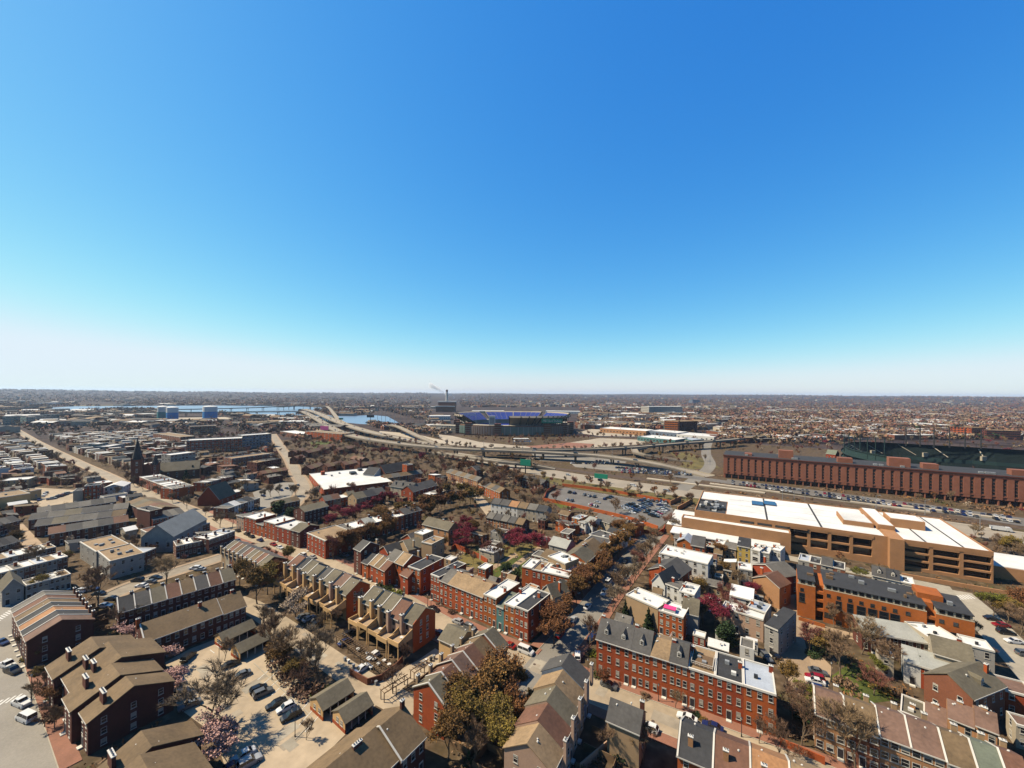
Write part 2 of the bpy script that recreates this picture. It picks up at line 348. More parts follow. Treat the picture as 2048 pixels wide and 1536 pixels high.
    for i in range(dorm):
        x = w * (i + .5) / dorm; y = ry * .30; zf = h + rise * .30; b = MB()
        b.hull([(x - .65, zf), (x + .65, zf), (x + .65, zf + 1.3), (x, zf + 2.0), (x - .65, zf + 1.3)], y - .2, y + 2.4, 0, 'y')
        d_ = b.build('dormer', [rm], t)
        k = MB(); k.face([(x - .55, y - .22, zf + .1), (x + .55, y - .22, zf + .1), (x + .55, y - .22, zf + 1.3), (x, y - .22, zf + 1.85), (x - .55, y - .22, zf + 1.3)], 0); k.build('dormer_front', ['trim'], d_)
        window(d_, x, y - .23, zf + .25, .7, 1.0)
    if roof == 'gx' and not vents and A[1] < 150: vents = R.choice((1, 2, 2, 3))
    for i in range(vents):
        link('roof_vent', VENT, t, (w * R.uniform(.15, .85), ry + R.choice((-1, 1)) * R.uniform(.4, 1.4), h + rise * .75))
    if roof == 'flat' and detail == 2:
        for i in range(R.choice((1, 1, 2, 3))):
            x, y = w * R.uniform(.2, .65), D * R.uniform(.2, .75); b = MB(); s_ = R.uniform(.6, 1.3)
            b.box(x, x + s_, y, y + s_ * .8, h - par + .004, h - par + R.uniform(.5, .95)); b.build(R.choice(('roof_hatch', 'air_unit')), [R.choice(('metal_grey', 'chimney_cap', 'metal_dark'))], t)
    return t
def cyc(v, i): return v[i % len(v)] if isinstance(v, (list, tuple)) else v
def row(phrase, A, B, h, depth, n=4, split=None, walls='brick', roofs='r_grey', dh=0, roof='flat', rise=3.0, win=(2, 3), detail=2, chim=None, cop='', world=False,
        jog=0, group=None, name='row_house', cat='house', kind='row house', dorm=0, labels=None, ends='lr', **kw):
    a, b = (A, B) if world else (W(*A, h), W(*B, h))
    dx, dy = b[0] - a[0], b[1] - a[1]; L = math.hypot(dx, dy); ux, uy = dx / L, dy / L
    ts = [i / n for i in range(n + 1)]
    if split:
        ts = [0.0]
        for px in split:                                             # where the pixel column meets the eave line
            lo, hi = 0.0, 1.0
            for _ in range(40):
                mid = (lo + hi) / 2
                if P(a[0] + dx * mid, a[1] + dy * mid, h)[0] < px: lo = mid
                else: hi = mid
            ts.append(lo)
        ts.append(1.0); n = len(ts) - 1
    out = []
    if detail == 2 and a[1] < 215: YARDS.append((a, b, ts, max(depth) if isinstance(depth, list) else depth, phrase))
    for i in range(n):
        j = cyc(jog, i); jx, jy = -uy * j, ux * j
        p = (a[0] + dx * ts[i] + jx, a[1] + dy * ts[i] + jy); q = (a[0] + dx * ts[i + 1] + jx, a[1] + dy * ts[i + 1] + jy)
        hh = h + cyc(dh, i) + R.uniform(-.04, .04)
        e = ('l' if i == 0 and 'l' in ends else '') + ('r' if i == n - 1 and 'r' in ends else '')
        wl, rf = cyc(walls, i), cyc(roofs, i)
        if labels: lb = labels[i]
        else:
            lb = f"{NAME_ROOF[rf]}-roofed {NAME_WALL[wl]} house, " + (f"{ordw(i)} from left in {phrase}" if n > 1 else f"{phrase}")
        ch = cyc(chim, i) if chim else ()
        out.append(house(p, q, cyc(depth, i), hh, cyc(roof, i), cyc(rise, i), wl, rf, cyc(win, i) if isinstance(win, list) else win, e, detail, name, lb, cat,
                         group or ("houses in the " + phrase if n > 1 else None), ch, cyc(dorm, i), cop if not callable(cop) else cop(i, n), **kw))
    return out
# ---------------------------------------------------------------- ribbons and polygons on the ground
ROADS = []
def smooth_line(pts, step=6.0):
    out = []
    n = len(pts)
    for i in range(n - 1):
        p0, p1, p2, p3 = pts[max(i - 1, 0)], pts[i], pts[i + 1], pts[min(i + 2, n - 1)]
        k = max(1, int(math.hypot(p2[0] - p1[0], p2[1] - p1[1]) / step))
        for j in range(k):
            t = j / k
            out.append(tuple(.5 * (2 * p1[c] + (p2[c] - p0[c]) * t + (2 * p0[c] - 5 * p1[c] + 4 * p2[c] - p3[c]) * t * t + (3 * p1[c] - p0[c] - 3 * p2[c] + p3[c]) * t ** 3) for c in range(len(p1))))
    out.append(tuple(pts[-1])); return out
def offsets(line, d):
    out = []
    for i, p in enumerate(line):
        a, b = line[max(i - 1, 0)], line[min(i + 1, len(line) - 1)]
        dx, dy = b[0] - a[0], b[1] - a[1]; l = math.hypot(dx, dy) or 1
        out.append((p[0] - dy / l * d, p[1] + dx / l * d))
    return out
ZL = {'road': .05, 'ground_patch': .02, 'lot': .035, 'paint': .062}
LAYER = [0.0]
def ribbon(name, pts, width, mat, z=.05, px=True, mark='road', label=None):
    line = smooth_line([W(*p) if px else p for p in pts], 8)
    l, r = offsets(line, width / 2), offsets(line, -width / 2); LAYER[0] += .00015; z += LAYER[0]
    b = MB()
    for i in range(len(line) - 1):
        b.face([(*r[i], z), (*r[i + 1], z), (*l[i + 1], z), (*l[i], z)])
        if mark: mark_poly([r[i], r[i + 1], l[i + 1], l[i]], mark)
    o = b.build(name, [mat]); tag(o, label, None, None, 'structure')
    ROADS.append((line, width)); return o
def near_road(x, y, skip=None, pad=0.0):
    for line, w in ROADS:
        if line is skip: continue
        for i in range(len(line) - 1):
            ax, ay = line[i]; bx, by = line[i + 1]; dx, dy = bx - ax, by - ay; ll = dx * dx + dy * dy or 1
            t = min(1, max(0, ((x - ax) * dx + (y - ay) * dy) / ll))
            if math.hypot(ax + dx * t - x, ay + dy * t - y) < w / 2 + pad: return True
    return False
def pavement(idx, mat='brick_pave', w=2.4, gap=0.0, sides=(1, -1)):
    line, rw = ROADS[idx]; fine = smooth_line(line, 2.0); b = MB(); kb = MB()
    for s in sides:
        i0, k0, o0 = offsets(fine, s * rw / 2), offsets(fine, s * (rw / 2 + .18)), offsets(fine, s * (rw / 2 + w))
        for i in range(len(fine) - 1):
            cx, cy = (i0[i][0] + o0[i + 1][0]) / 2, (i0[i][1] + o0[i + 1][1]) / 2
            if near_road(cx, cy, line): continue
            q = [k0[i], k0[i + 1], o0[i + 1], o0[i]] if s < 0 else [k0[i + 1], k0[i], o0[i], o0[i + 1]]
            b.prism(q[::-1] if s < 0 else q[::-1], 0, .17)
            q = [i0[i], i0[i + 1], k0[i + 1], k0[i]]
            kb.prism(q, 0, .18)
            mark_poly([i0[i], i0[i + 1], o0[i + 1], o0[i]], 'pave')
    if b.f:
        tag(b.build('pavement', [mat]), kind='structure'); tag(kb.build('kerb', ['concrete']), kind='structure')
def patch(name, pts, mat, z=.02, mark=None, px=True):
    LAYER[0] += .00015; poly = [W(*p) if px else p for p in pts]; b = MB(); b.face([(*p, z + LAYER[0]) for p in poly])
    o = b.build(name, [mat])
    if o.data.polygons[0].normal.z < 0: o.data.flip_normals()
    if mark: mark_poly(poly, mark)
    return tag(o, kind='structure')

BACK = []
def zone(phrase, poly, n, walls, roofs, seed, hh=(3.2, 6.5), sz=(4, 9), ang=None):
    """small back buildings, garages and wings that fill the inside of a block"""
    r = random.Random(seed); xs = [p[0] for p in poly]; ys = [p[1] for p in poly]; got = []
    for k in range(n * 60):
        if len(got) >= n: break
        px, py = r.uniform(min(xs), max(xs)), r.uniform(min(ys), max(ys))
        if not inpoly(px, py, poly): continue
        x, y = W(px, py); a = (UA if ang is None else ang) + (math.pi / 2 if r.random() < .3 else 0); w, d = r.uniform(*sz), r.uniform(*sz); ca, sa = math.cos(a), math.sin(a); c = (x + ca * w / 2 - sa * d / 2, y + sa * w / 2 + ca * d / 2)
        if not free(*c, max(w, d) / 2 + .6): continue
        got.append((P(*c)[0], x, y, ca, sa, w, d, r.uniform(*hh), r.choice(walls), r.choice(roofs), r.choice(('flat', 'flat', 'shed', 'gx'))))
        mark_poly([(x, y), (x + ca * w, y + sa * w), (x + ca * w - sa * d, y + sa * w + ca * d), (x - sa * d, y + ca * d)])
    for i, (_, x, y, ca, sa, w, d, h, wl, rf, ro) in enumerate(sorted(got)):
        house((x, y), (x + ca * w, y + sa * w), d, h, ro, 1.2, wl, rf, (2, 1 if h < 4.5 else 2), 'lr', 1 if y < 230 else 0, 'back_building', f"{NAME_ROOF[rf]}-roofed {NAME_WALL[wl]} back building, {ordw(i)} from left in {phrase}", 'outbuilding', 'back buildings in ' + phrase, door=False)
# ---------------------------------------------------------------- trees: unit height 10 m, trunk mesh + crown mesh, shared by the copies
def grow(seed, spread=.55, first=.2, levels=4, upright=.38, kids=(4, 4, 4, 5)):
    r = random.Random(seed); limbs, twigs = [], []
    def rec(p, d, L, rad, lev):
        q = p
        for k in range(2):
            dd = (d + Vector((r.uniform(-.18, .18), r.uniform(-.18, .18), r.uniform(-.05, .15)))).normalized(); e = q + dd * (L / 2)
            limbs.append((q, e, rad * (1 - .18 * k), rad * (1 - .18 * (k + 1)), lev)); q = e; d = dd
        if lev >= levels:
            return
        n = kids[min(lev, len(kids) - 1)]
        for i in range(n):
            a = 2 * math.pi * (i + r.uniform(-.35, .35)) / n + seed; side = Vector((math.cos(a), math.sin(a), 0))
            nd = (d * r.uniform(.6, 1.1) + side * spread * r.uniform(.5, 1.35) + Vector((0, 0, upright * r.uniform(.3, 1.2)))).normalized()
            f = r.uniform(.45, 1.0)
            base = p + (q - p) * f if i else q
            if lev + 1 >= levels: twigs.append((base, base + nd * L * r.uniform(.45, .8), lev))
            rec(base, nd, L * r.uniform(.62, .82), rad * .5, lev + 1) if lev + 1 < levels else None
    rec(Vector((0, 0, -.3)), Vector((0, 0, 1)), 10 * first + .3, .17, 0)
    top = max([l[1].z for l in limbs] + [t[1].z for t in twigs]); s = 10 / top
    limbs = [(a * s, b * s, ra, rb, lv) for a, b, ra, rb, lv in limbs]; twigs = [(a * s, b * s, lv) for a, b, lv in twigs]
    return limbs, twigs, r
def quad(b, c, s, r, m=0, el=1.0):
    d1 = Vector((r.gauss(0, 1), r.gauss(0, 1), r.gauss(0, 1))).normalized(); d2 = d1.orthogonal().normalized(); d3 = d1.cross(d2)
    a = r.uniform(0, 6.28); u = (d2 * math.cos(a) + d3 * math.sin(a)) * s; v = d1 * s * el
    b.face([tuple(c - u - v * .4), tuple(c + u * .6 - v), tuple(c + u + v * .5), tuple(c - u * .3 + v)], m)
def tree_meshes(kind, seed, spread, twig, leaf=None, nleaf=0, lsize=.2, levels=4, fan=7, tw=.028, **kw):
    limbs, twigs, r = grow(seed, spread, levels=levels, **kw)
    tb, cb = MB(), MB()
    for a, b, ra, rb, lv in limbs:
        if lv <= 1: tb.tube(a, b, ra, rb, 6, 0)
        else: cb.tube(a, b, max(ra, .03), max(rb, .022), 3, 0)
    for a, b, lv in twigs:
        d = b - a; L = d.length
        for k in range(fan):
            st = a + d * r.uniform(0, .7); v = (d.normalized() + Vector((r.gauss(0, .5), r.gauss(0, .5), r.gauss(.1, .4)))).normalized() * L * r.uniform(.5, 1.1)
            o = v.orthogonal().normalized(); o = (o * math.cos(k) + v.normalized().cross(o) * math.sin(k)) * tw
            cb.face([tuple(st - o), tuple(st + o), tuple(st + v)], 0)
            if leaf:
                for q in range(nleaf):
                    quad(cb, st + v * r.uniform(.25, 1.05) + Vector((r.gauss(0, .12), r.gauss(0, .12), r.gauss(0, .12))), lsize * r.uniform(.5, 1.2), r, 1)
    mats = [twig] + ([leaf] if leaf else [])
    return tb.mesh('trunk', ['bark']), cb.mesh('crown', mats), (tb, cb, mats)
def joined(parts):
    tb, cb, mats = parts; b = MB(); b.v = list(cb.v); b.f = list(cb.f); b.m = list(cb.m); n = len(b.v)
    b.v += tb.v; b.f += [tuple(n + q for q in f) for f in tb.f]; b.m += [0] * len(tb.f); return b.mesh('tree', mats)
def ever_meshes(seed, cone=True):
    r = random.Random(seed); tb, cb = MB(), MB(); tb.tube((0, 0, -.3), (0, 0, 8.5), .2, .05, 6)
    for i in range(2600):
        if cone:
            z = 10 * (1 - math.sqrt(r.random())) * .95 + .6; rad = (10.2 - z) * .30 * (.75 + .35 * math.sin(z * 3.1)) ; q = rad * math.sqrt(r.uniform(.25, 1)); a = r.uniform(0, 6.28)
            p = Vector((q * math.cos(a), q * math.sin(a), z - q * .25))
        else:
            k = r.randrange(9); c = Vector((2.2 * math.cos(k * 2.4) * (k % 3) / 2, 2.2 * math.sin(k * 2.4) * (k % 3) / 2, 3 + k * .72)); d = Vector((r.gauss(0, 1), r.gauss(0, 1), r.gauss(0, 1))).normalized()
            p = c + d * r.uniform(1.0, 2.1)
        quad(cb, p, r.uniform(.12, .34), r, 0)
    return tb.mesh('trunk', ['bark']), cb.mesh('crown', ['evergreen']), (tb, cb, ['evergreen'])
def shrub_mesh(seed, mat, n=420, flat=.8):
    r = random.Random(seed); b = MB()
    for i in range(n):
        k = r.randrange(5); c = Vector((.7 * math.cos(k * 1.9), .7 * math.sin(k * 1.9), .25 + .2 * (k % 2))); d = Vector((r.gauss(0, 1), r.gauss(0, 1), abs(r.gauss(0, 1)))).normalized()
        p = c + d * r.uniform(.3, .85); p.z = max(.05, p.z * flat); quad(b, p, r.uniform(.06, .17), r)
    return b.mesh('shrub', [mat])
KINDS = {
    'bare':   [tree_meshes('bare', s, sp, 'twig', fan=12, tw=.032, upright=u) for s, sp, u in ((1, .58, .4), (2, .66, .36), (3, .5, .5))],
    'grey':   [tree_meshes('grey', s, sp, 'twig_grey', fan=13, tw=.032, upright=.5) for s, sp in ((4, .48), (5, .6))],
    'dark':   [tree_meshes('dark', s, sp, 'twig_dark', fan=8, tw=.035, levels=4) for s, sp in ((6, .68), (7, .6))],
    'redbud': [tree_meshes('redbud', s, sp, 'twig_red', 'blossom_red', 2, .13, fan=9) for s, sp in ((8, .8), (9, .7))],
    'brown':  [tree_meshes('brown', s, sp, 'twig_dark', 'bud', 2, .14, fan=10) for s, sp in ((10, .62), (11, .75), (12, .55))],
    'olive':  [tree_meshes('olive', s, sp, 'twig', 'olive', 2, .13, fan=9) for s, sp in ((13, .65), (14, .75))],
    'pink':   [tree_meshes('pink', s, sp, 'twig', 'blossom_pink', 4, .17, fan=6, first=.12) for s, sp in ((15, .8), (16, .9))],
    'white':  [tree_meshes('white', s, sp, 'twig_grey', 'blossom_white', 3, .14, fan=6) for s, sp in ((17, .65), (18, .7))],
    'reddish': [tree_meshes('reddish', s, sp, 'twig_red', fan=12, tw=.03) for s, sp in ((19, .6), (20, .7))],
    'lime':   [tree_meshes('lime', s, sp, 'twig', 'lime', 2, .15, fan=6, first=.12) for s, sp in ((21, .8),)],
    'conifer': [ever_meshes(22), ever_meshes(23)], 'evergreen': [ever_meshes(24, False)],
}
JOIN = {}
def joined_far(kind, i):
    k = (kind, i)
    if k not in JOIN:
        tb, cb, mats = KINDS[kind][i][2]; r = random.Random(i); b = MB()
        for f, m in zip(cb.f, cb.m):                                   # thinner crown of larger pieces for trees a few pixels high
            if r.random() < .30:
                c = sum((Vector(cb.v[q]) for q in f), Vector()) / len(f)
                b.face([tuple(c + (Vector(cb.v[q]) - c) * 2.3) for q in f], m)
        n = len(b.v); b.v += tb.v; b.f += [tuple(n + q for q in f) for f in tb.f]; b.m += [0] * len(tb.f)
        JOIN[k] = b.mesh('tree', mats)
    return JOIN[k]
ADJ = dict(bare='leafless brown', grey='leafless pale grey', dark='leafless dark', redbud='crimson flowering', brown='red-brown budding', olive='olive-green budding', pink='pale pink blossoming', white='creamy white blossoming', reddish='leafless reddish', lime='lime-green leafing', conifer='conical dark evergreen', evergreen='rounded dark evergreen')
TREES = []
def tree(px, py, h, kind, place, wide=1.0, world=None, force=False):
    x, y = world or W(px, py)
    TREES.append((x, y, h, kind, place, wide))
def trees_along(pts, n, h, kinds, place, jit=1.2, px=True):
    line = [W(*p) if px else p for p in pts]
    seg = [math.hypot(line[i + 1][0] - line[i][0], line[i + 1][1] - line[i][1]) for i in range(len(line) - 1)]; T = sum(seg)
    for k in range(n):
        d = T * (k + .5 + R.uniform(-.3, .3)) / n; i = 0
        while i < len(seg) - 1 and d > seg[i]: d -= seg[i]; i += 1
        t = d / seg[i]; x = line[i][0] + (line[i + 1][0] - line[i][0]) * t + R.uniform(-jit, jit); y = line[i][1] + (line[i + 1][1] - line[i][1]) * t + R.uniform(-jit, jit)
        TREES.append((x, y, h * R.uniform(.75, 1.2), R.choice(kinds), place, 1.0))
def emit_trees():
    groups = {}
    for t in TREES: groups.setdefault((t[3], t[4]), []).append(t)
    for (kind, place), ts in groups.items():
        ts.sort(key=lambda t: P(t[0], t[1])[0])
        for i, (x, y, h, _, _, wide) in enumerate(ts):
            v = R.randrange(len(KINDS[kind])); s = h / 10; rz = R.uniform(0, 6.28)
            lb = (f"{ordw(i)} {ADJ[kind]} tree from left " if len(ts) > 1 else f"{ADJ[kind]} tree ") + place
            g = f"{ADJ[kind]} trees {place}" if len(ts) > 1 else None
            nm = {'conifer': 'evergreen_tree', 'evergreen': 'evergreen_tree', 'redbud': 'flowering_tree', 'pink': 'flowering_tree', 'white': 'flowering_tree'}.get(kind, 'bare_tree' if kind in ('bare', 'grey', 'dark', 'reddish') else 'budding_tree')
            mark_poly([(x - 1, y - 1), (x + 1, y - 1), (x + 1, y + 1), (x - 1, y + 1)], 'tree')
            if y < 255:
                o = thing(nm, lb, 'tree', x, y, 0, rz, g); o.scale = (s * wide, s * wide, s)
                link('trunk', KINDS[kind][v][0], o); link('crown', KINDS[kind][v][1], o)
            else:
                o = link(nm, joined_far(kind, v), None, (x, y, 0), rz, (s * wide, s * wide, s)); tag(o, lb, 'tree', g)
# ---------------------------------------------------------------- cars: nose to +x, wheels on z = 0
def loft(b, secs, m=0):
    k = len(b.v); n = len(secs[0])
    for s in secs: b.v += s
    for i in range(len(secs) - 1):
        for j in range(n):
            q = (j + 1) % n; b.f.append((k + i * n + j, k + i * n + q, k + (i + 1) * n + q, k + (i + 1) * n + j)); b.m.append(m)
    b.f.append(tuple(k + j for j in reversed(range(n)))); b.m.append(m)
    b.f.append(tuple(k + (len(secs) - 1) * n + j for j in range(n))); b.m.append(m)
CARSPEC = {  # length, width, hood z, roof z, stations of the greenhouse: x rear foot, rear top, front top, front foot
    'sedan': (4.7, 1.82, .92, 1.45, (-1.75, -1.05, .25, 1.0)), 'suv': (4.7, 1.9, 1.08, 1.72, (-2.25, -1.9, .3, .98)),
    'hatchback': (4.2, 1.78, .96, 1.52, (-2.0, -1.5, .25, .95)), 'van': (5.2, 2.0, 1.2, 2.05, (-2.55, -2.45, 1.0, 1.75)), 'pickup': (5.5, 1.95, 1.1, 1.85, (-.75, -.6, .6, 1.2)),
}
CARM = {}
def car_meshes(kind, col):
    k = (kind, col)
    if k in CARM: return CARM[k]
    L, Wd, hz, rz, st = CARSPEC[kind]; h = Wd / 2
    b = MB()
    def sec(x, wf, z0, z1): w = h * wf; return [(x, -w, z0), (x, w, z0), (x, w * 1.0, (z0 + z1) * .55), (x, w * .93, z1), (x, -w * .93, z1), (x, -w, (z0 + z1) * .55)]
    loft(b, [sec(-L / 2, .86, .42, hz * .93), sec(-L / 2 + .18, .97, .24, hz), sec(-L / 4, 1, .2, hz + .02), sec(L / 6, 1, .2, hz + .01), sec(L / 2 - .55, .98, .22, hz * .90), sec(L / 2 - .1, .9, .26, hz * .76), sec(L / 2, .78, .38, hz * .62)])
    a, c, d, e = st; w1, w0 = h * .80, h * .92                           # roof panel and pillars
    b.box(c, d, -w1, w1, rz - .05, rz, 0)
    for s in (-1, 1):
        for p, q in (((a, s * w0, hz), (c, s * w1, rz - .02)), ((e, s * w0, hz), (d, s * w1, rz - .02)), (((a + e) / 2 - .1, s * w0, hz), ((c + d) / 2 - .1, s * w1, rz - .02))): b.tube(p, q, .05, .05, 4)
    if kind == 'pickup':
        b2 = MB(); b2.box(-L / 2 + .12, -.9, -h * .8, h * .8, hz + .01, hz + .02, 1)
        for s in (-1, 1): b.box(-L / 2 + .05, -.8, s * h * .86 - .06, s * h * .86 + .06, hz, hz + .28)
    body = b.mesh('body', ['paint_' + col])
    g = MB(); g.v += [(a, -w0 + .02, hz - .02), (a, w0 - .02, hz - .02), (e, w0 - .02, hz - .02), (e, -w0 + .02, hz - .02), (c, -w1 + .02, rz - .06), (c, w1 - .02, rz - .06), (d, w1 - .02, rz - .06), (d, -w1 + .02, rz - .06)]
    g.f += [(0, 1, 5, 4), (1, 2, 6, 5), (2, 3, 7, 6), (3, 0, 4, 7)]; g.m += [0] * 4
    glass = g.mesh('windows', ['pane'])
    wh = MB(); wh.tube((0, -.11, 0), (0, .11, 0), .33, .33, 12, 0, True); wh.tube((0, -.118, 0), (0, .118, 0), .19, .19, 8, 1, True)
    wheel = CARM.setdefault('wheel', None) or wh.mesh('wheel', ['tyre', 'metal_grey']); CARM['wheel'] = wheel
    hl = CARM.get('head')
    if not hl:
        q = MB(); q.box(-.10, .03, -.17, .17, -.07, .07); hl = q.mesh('headlight', ['lamp_white']); q = MB(); q.box(-.03, .08, -.15, .15, -.09, .09); CARM['tail'] = q.mesh('tail_light', ['paint_red']); CARM['head'] = hl
    j = MB(); off = 0                                                   # one mesh for cars too small to show parts
    for src, mi in ((b, 0), (g, 1)):
        n = len(j.v); j.v += src.v; j.f += [tuple(n + t for t in f) for f in src.f]; j.m += [mi] * len(src.f)
    for sx in (-1, 1):
        for sy in (-1, 1): j.tube((sx * L * .3, sy * h * .9 - .1, .33), (sx * L * .3, sy * h * .9 + .1, .33), .33, .33, 8, 2, True)
    CARM[k] = (body, glass, wheel, j.mesh('car', ['paint_' + col, 'pane', 'tyre'])); return CARM[k]
CARS = []
def car(px, py, ang, col, kind, where, world=None):
    x, y = world or W(px, py); CARS.append((x, y, ang, col, kind, where))
def emit_cars():
    groups = {}
    for c in CARS: groups.setdefault((c[3], c[4], c[5]), []).append(c)
    for (col, kind, where), cs in groups.items():
        cs.sort(key=lambda t: P(t[0], t[1])[0])
        cw = {'tan': 'beige'}.get(col, col)
        for i, (x, y, ang, _, _, _) in enumerate(cs):
            body, glass, wheel, one = car_meshes(kind, col)
            lb = (f"{ordw(i)} {cw} {kind} from left " if len(cs) > 1 else f"{cw} {kind} ") + where
            nm = 'parked_car' if kind in ('sedan', 'suv', 'hatchback') else ('parked_van' if kind == 'van' else 'pickup_truck')
            g = 'cars ' + where
            z = .065
            mark_poly([(x - 2, y - 2), (x + 2, y - 2), (x + 2, y + 2), (x - 2, y + 2)], 'car')
            if y < 200:
                o = thing(nm, lb, kind if kind in ('van',) else 'car', x, y, z, ang, g); L, Wd, hz, rz, st = CARSPEC[kind]
                link('body', body, o); link('windows', glass, o)
                for sx in (-1, 1):
                    for sy in (-1, 1):
                        link('wheel', wheel, o, (sx * L * .3, sy * Wd * .45, .33))
                for sy in (-1, 1):
                    link('headlight', CARM['head'], o, (L / 2 - .08, sy * Wd * .31, hz * .63)); link('tail_light', CARM['tail'], o, (-L / 2 + .02, sy * Wd * .33, hz * .78))
            else:
                o = link(nm, one, None, (x, y, z), ang); tag(o, lb, kind if kind in ('van',) else 'car', g)
SHRUBS = []
SHM = [shrub_mesh(40, 'hedge'), shrub_mesh(41, 'twig_dark'), shrub_mesh(42, 'olive'), shrub_mesh(43, 'evergreen'), shrub_mesh(44, 'lime')]
SHN = ['green', 'brown twiggy', 'olive', 'dark evergreen', 'lime-green']
def shrub(px, py, s, k, place, world=None):
    x, y = world or W(px, py); SHRUBS.append((x, y, s, k, place))
def emit_shrubs():
    groups = {}
    for c in SHRUBS: groups.setdefault((c[3], c[4]), []).append(c)
    for (k, place), cs in groups.items():
        cs.sort(key=lambda t: P(t[0], t[1])[0])
        for i, (x, y, s, _, _) in enumerate(cs):
            o = link('shrub', SHM[k], None, (x, y, 0), R.uniform(0, 6), (s, s, s * R.uniform(.7, 1.1)))
            tag(o, (f"{ordw(i)} {SHN[k]} shrub from left " if len(cs) > 1 else f"{SHN[k]} shrub ") + place, 'shrub', 'shrubs ' + place)
def far_forms():
    """thin versions of the leafless and flowering trees, as plain arrays, for masses nobody would count"""
    out = {}
    for kind, ms in KINDS.items():
        if kind in ('conifer', 'evergreen', 'lime', 'pink'): continue
        for i in range(len(ms)):
            tb, cb, mats = ms[i][2]; r = random.Random(i + 50); b = MB(); n = len(cb.f); keep = 260 / n
            for f, m in zip(cb.f, cb.m):
                if r.random() < keep:
                    c = sum((Vector(cb.v[q]) for q in f), Vector()) / len(f); b.face([tuple(c + (Vector(cb.v[q]) - c) * 4.2) for q in f], m)
            k = len(b.v); b.v += tb.v; b.f += [tuple(k + q for q in f) for f in tb.f[:18]]; b.m += [0] * len(tb.f[:18]); out.setdefault(kind, []).append((b, mats))
    return out
# ---------------------------------------------------------------- the setting: ground, hills, water, roads
def noise2(x, y):
    return (math.sin(x * 1.7 + y * .6) + math.sin(x * .53 - y * 1.31 + 2.1) + math.sin(x * 3.1 + y * 2.3 + .7) * .5 + math.sin(x * .21 + y * .17 + 4) * 1.2) / 3.7
def far_material(name, near):
    m = bpy.data.materials.new(name); m.use_nodes = True; n, l = m.node_tree.nodes, m.node_tree.links; b = n['Principled BSDF']; b.inputs['Roughness'].default_value = .95; b.inputs['Specular IOR Level'].default_value = .1
    tc = n.new('ShaderNodeTexCoord')
    def ramp(src, pts):
        r = n.new('ShaderNodeValToRGB'); l.new(src, r.inputs[0])
        while len(r.color_ramp.elements) < len(pts): r.color_ramp.elements.new(.5)
        for e, (p, c) in zip(r.color_ramp.elements, pts): e.position = p; e.color = (*(tone(c) if sum(c) not in (0, 3) else c), 1)
        return r.outputs[0]
    def nz(scale, det=5):
        q = n.new('ShaderNodeTexNoise'); q.inputs['Scale'].default_value = scale; q.inputs['Detail'].default_value = det; l.new(tc.outputs['Object'], q.inputs['Vector']); return q.outputs['Fac']
    def mix(f, a, c):
        q = n.new('ShaderNodeMix'); q.data_type = 'RGBA'; l.new(f, q.inputs[0]); l.new(a, q.inputs[6]); l.new(c, q.inputs[7]); return q.outputs[2]
    if near:
        soil = ramp(nz(.35, 6), [(.3, (.065, .047, .032)), (.55, (.125, .09, .06)), (.75, (.22, .165, .115))]); grass = ramp(nz(.9, 4), [(.3, (.05, .05, .018)), (.7, (.13, .115, .04))])
        l.new(mix(ramp(nz(.045, 4), [(.54, (0, 0, 0)), (.68, (.8, .8, .8))]), soil, grass), b.inputs['Base Color'])
    else:
        wood = ramp(nz(.02, 8), [(.3, (.030, .022, .024)), (.5, (.062, .046, .044)), (.72, (.105, .078, .066))])
        field = ramp(nz(.004, 3), [(.4, (.075, .058, .05)), (.62, (.12, .095, .07))])
        l.new(mix(ramp(nz(.0016, 6), [(.52, (0, 0, 0)), (.64, (1, 1, 1))]), wood, field), b.inputs['Base Color'])
    MT[name] = m
far_material('ground', True); far_material('far_ground', False)
def polar(name, rs, a0, a1, na, zf, mat):
    b = MB()
    for r in rs:
        for i in range(na + 1):
            a = a0 + (a1 - a0) * i / na; x, y = r * math.sin(a), r * math.cos(a); b.v.append((x, y, zf(x, y, r)))
    for j in range(len(rs) - 1):
        for i in range(na): k = j * (na + 1) + i; b.f.append((k, k + 1, k + na + 2, k + na + 1)); b.m.append(0)
    o = b.build(name, [mat]); return tag(o, kind='structure')
polar('ground', [0.5, 60, 120, 250, 500, 760], -math.pi, math.pi, 72, lambda x, y, r: 0.0, 'ground')
polar('outer_ground', [760 + 120 * i for i in range(20)], -math.radians(80), math.radians(80), 60, lambda x, y, r: 0.0, 'far_ground')
def hillz(x, y, r):
    t = min(1, max(0, (r - 3000) / 7000)); t = t * t * (3 - 2 * t)
    return max(0.0, t * (64 + 26 * noise2(x / 1900, y / 1700) + 12 * noise2(x / 520, y / 610) + 4 * noise2(x / 170, y / 150)) - (0 if r < 10500 else (r - 10500) * .02)) - (.5 if r < 3050 else 0)
polar('hills', [3000 + 110 * i for i in range(90)], -math.radians(66), math.radians(66), 420, hillz, 'far_ground')
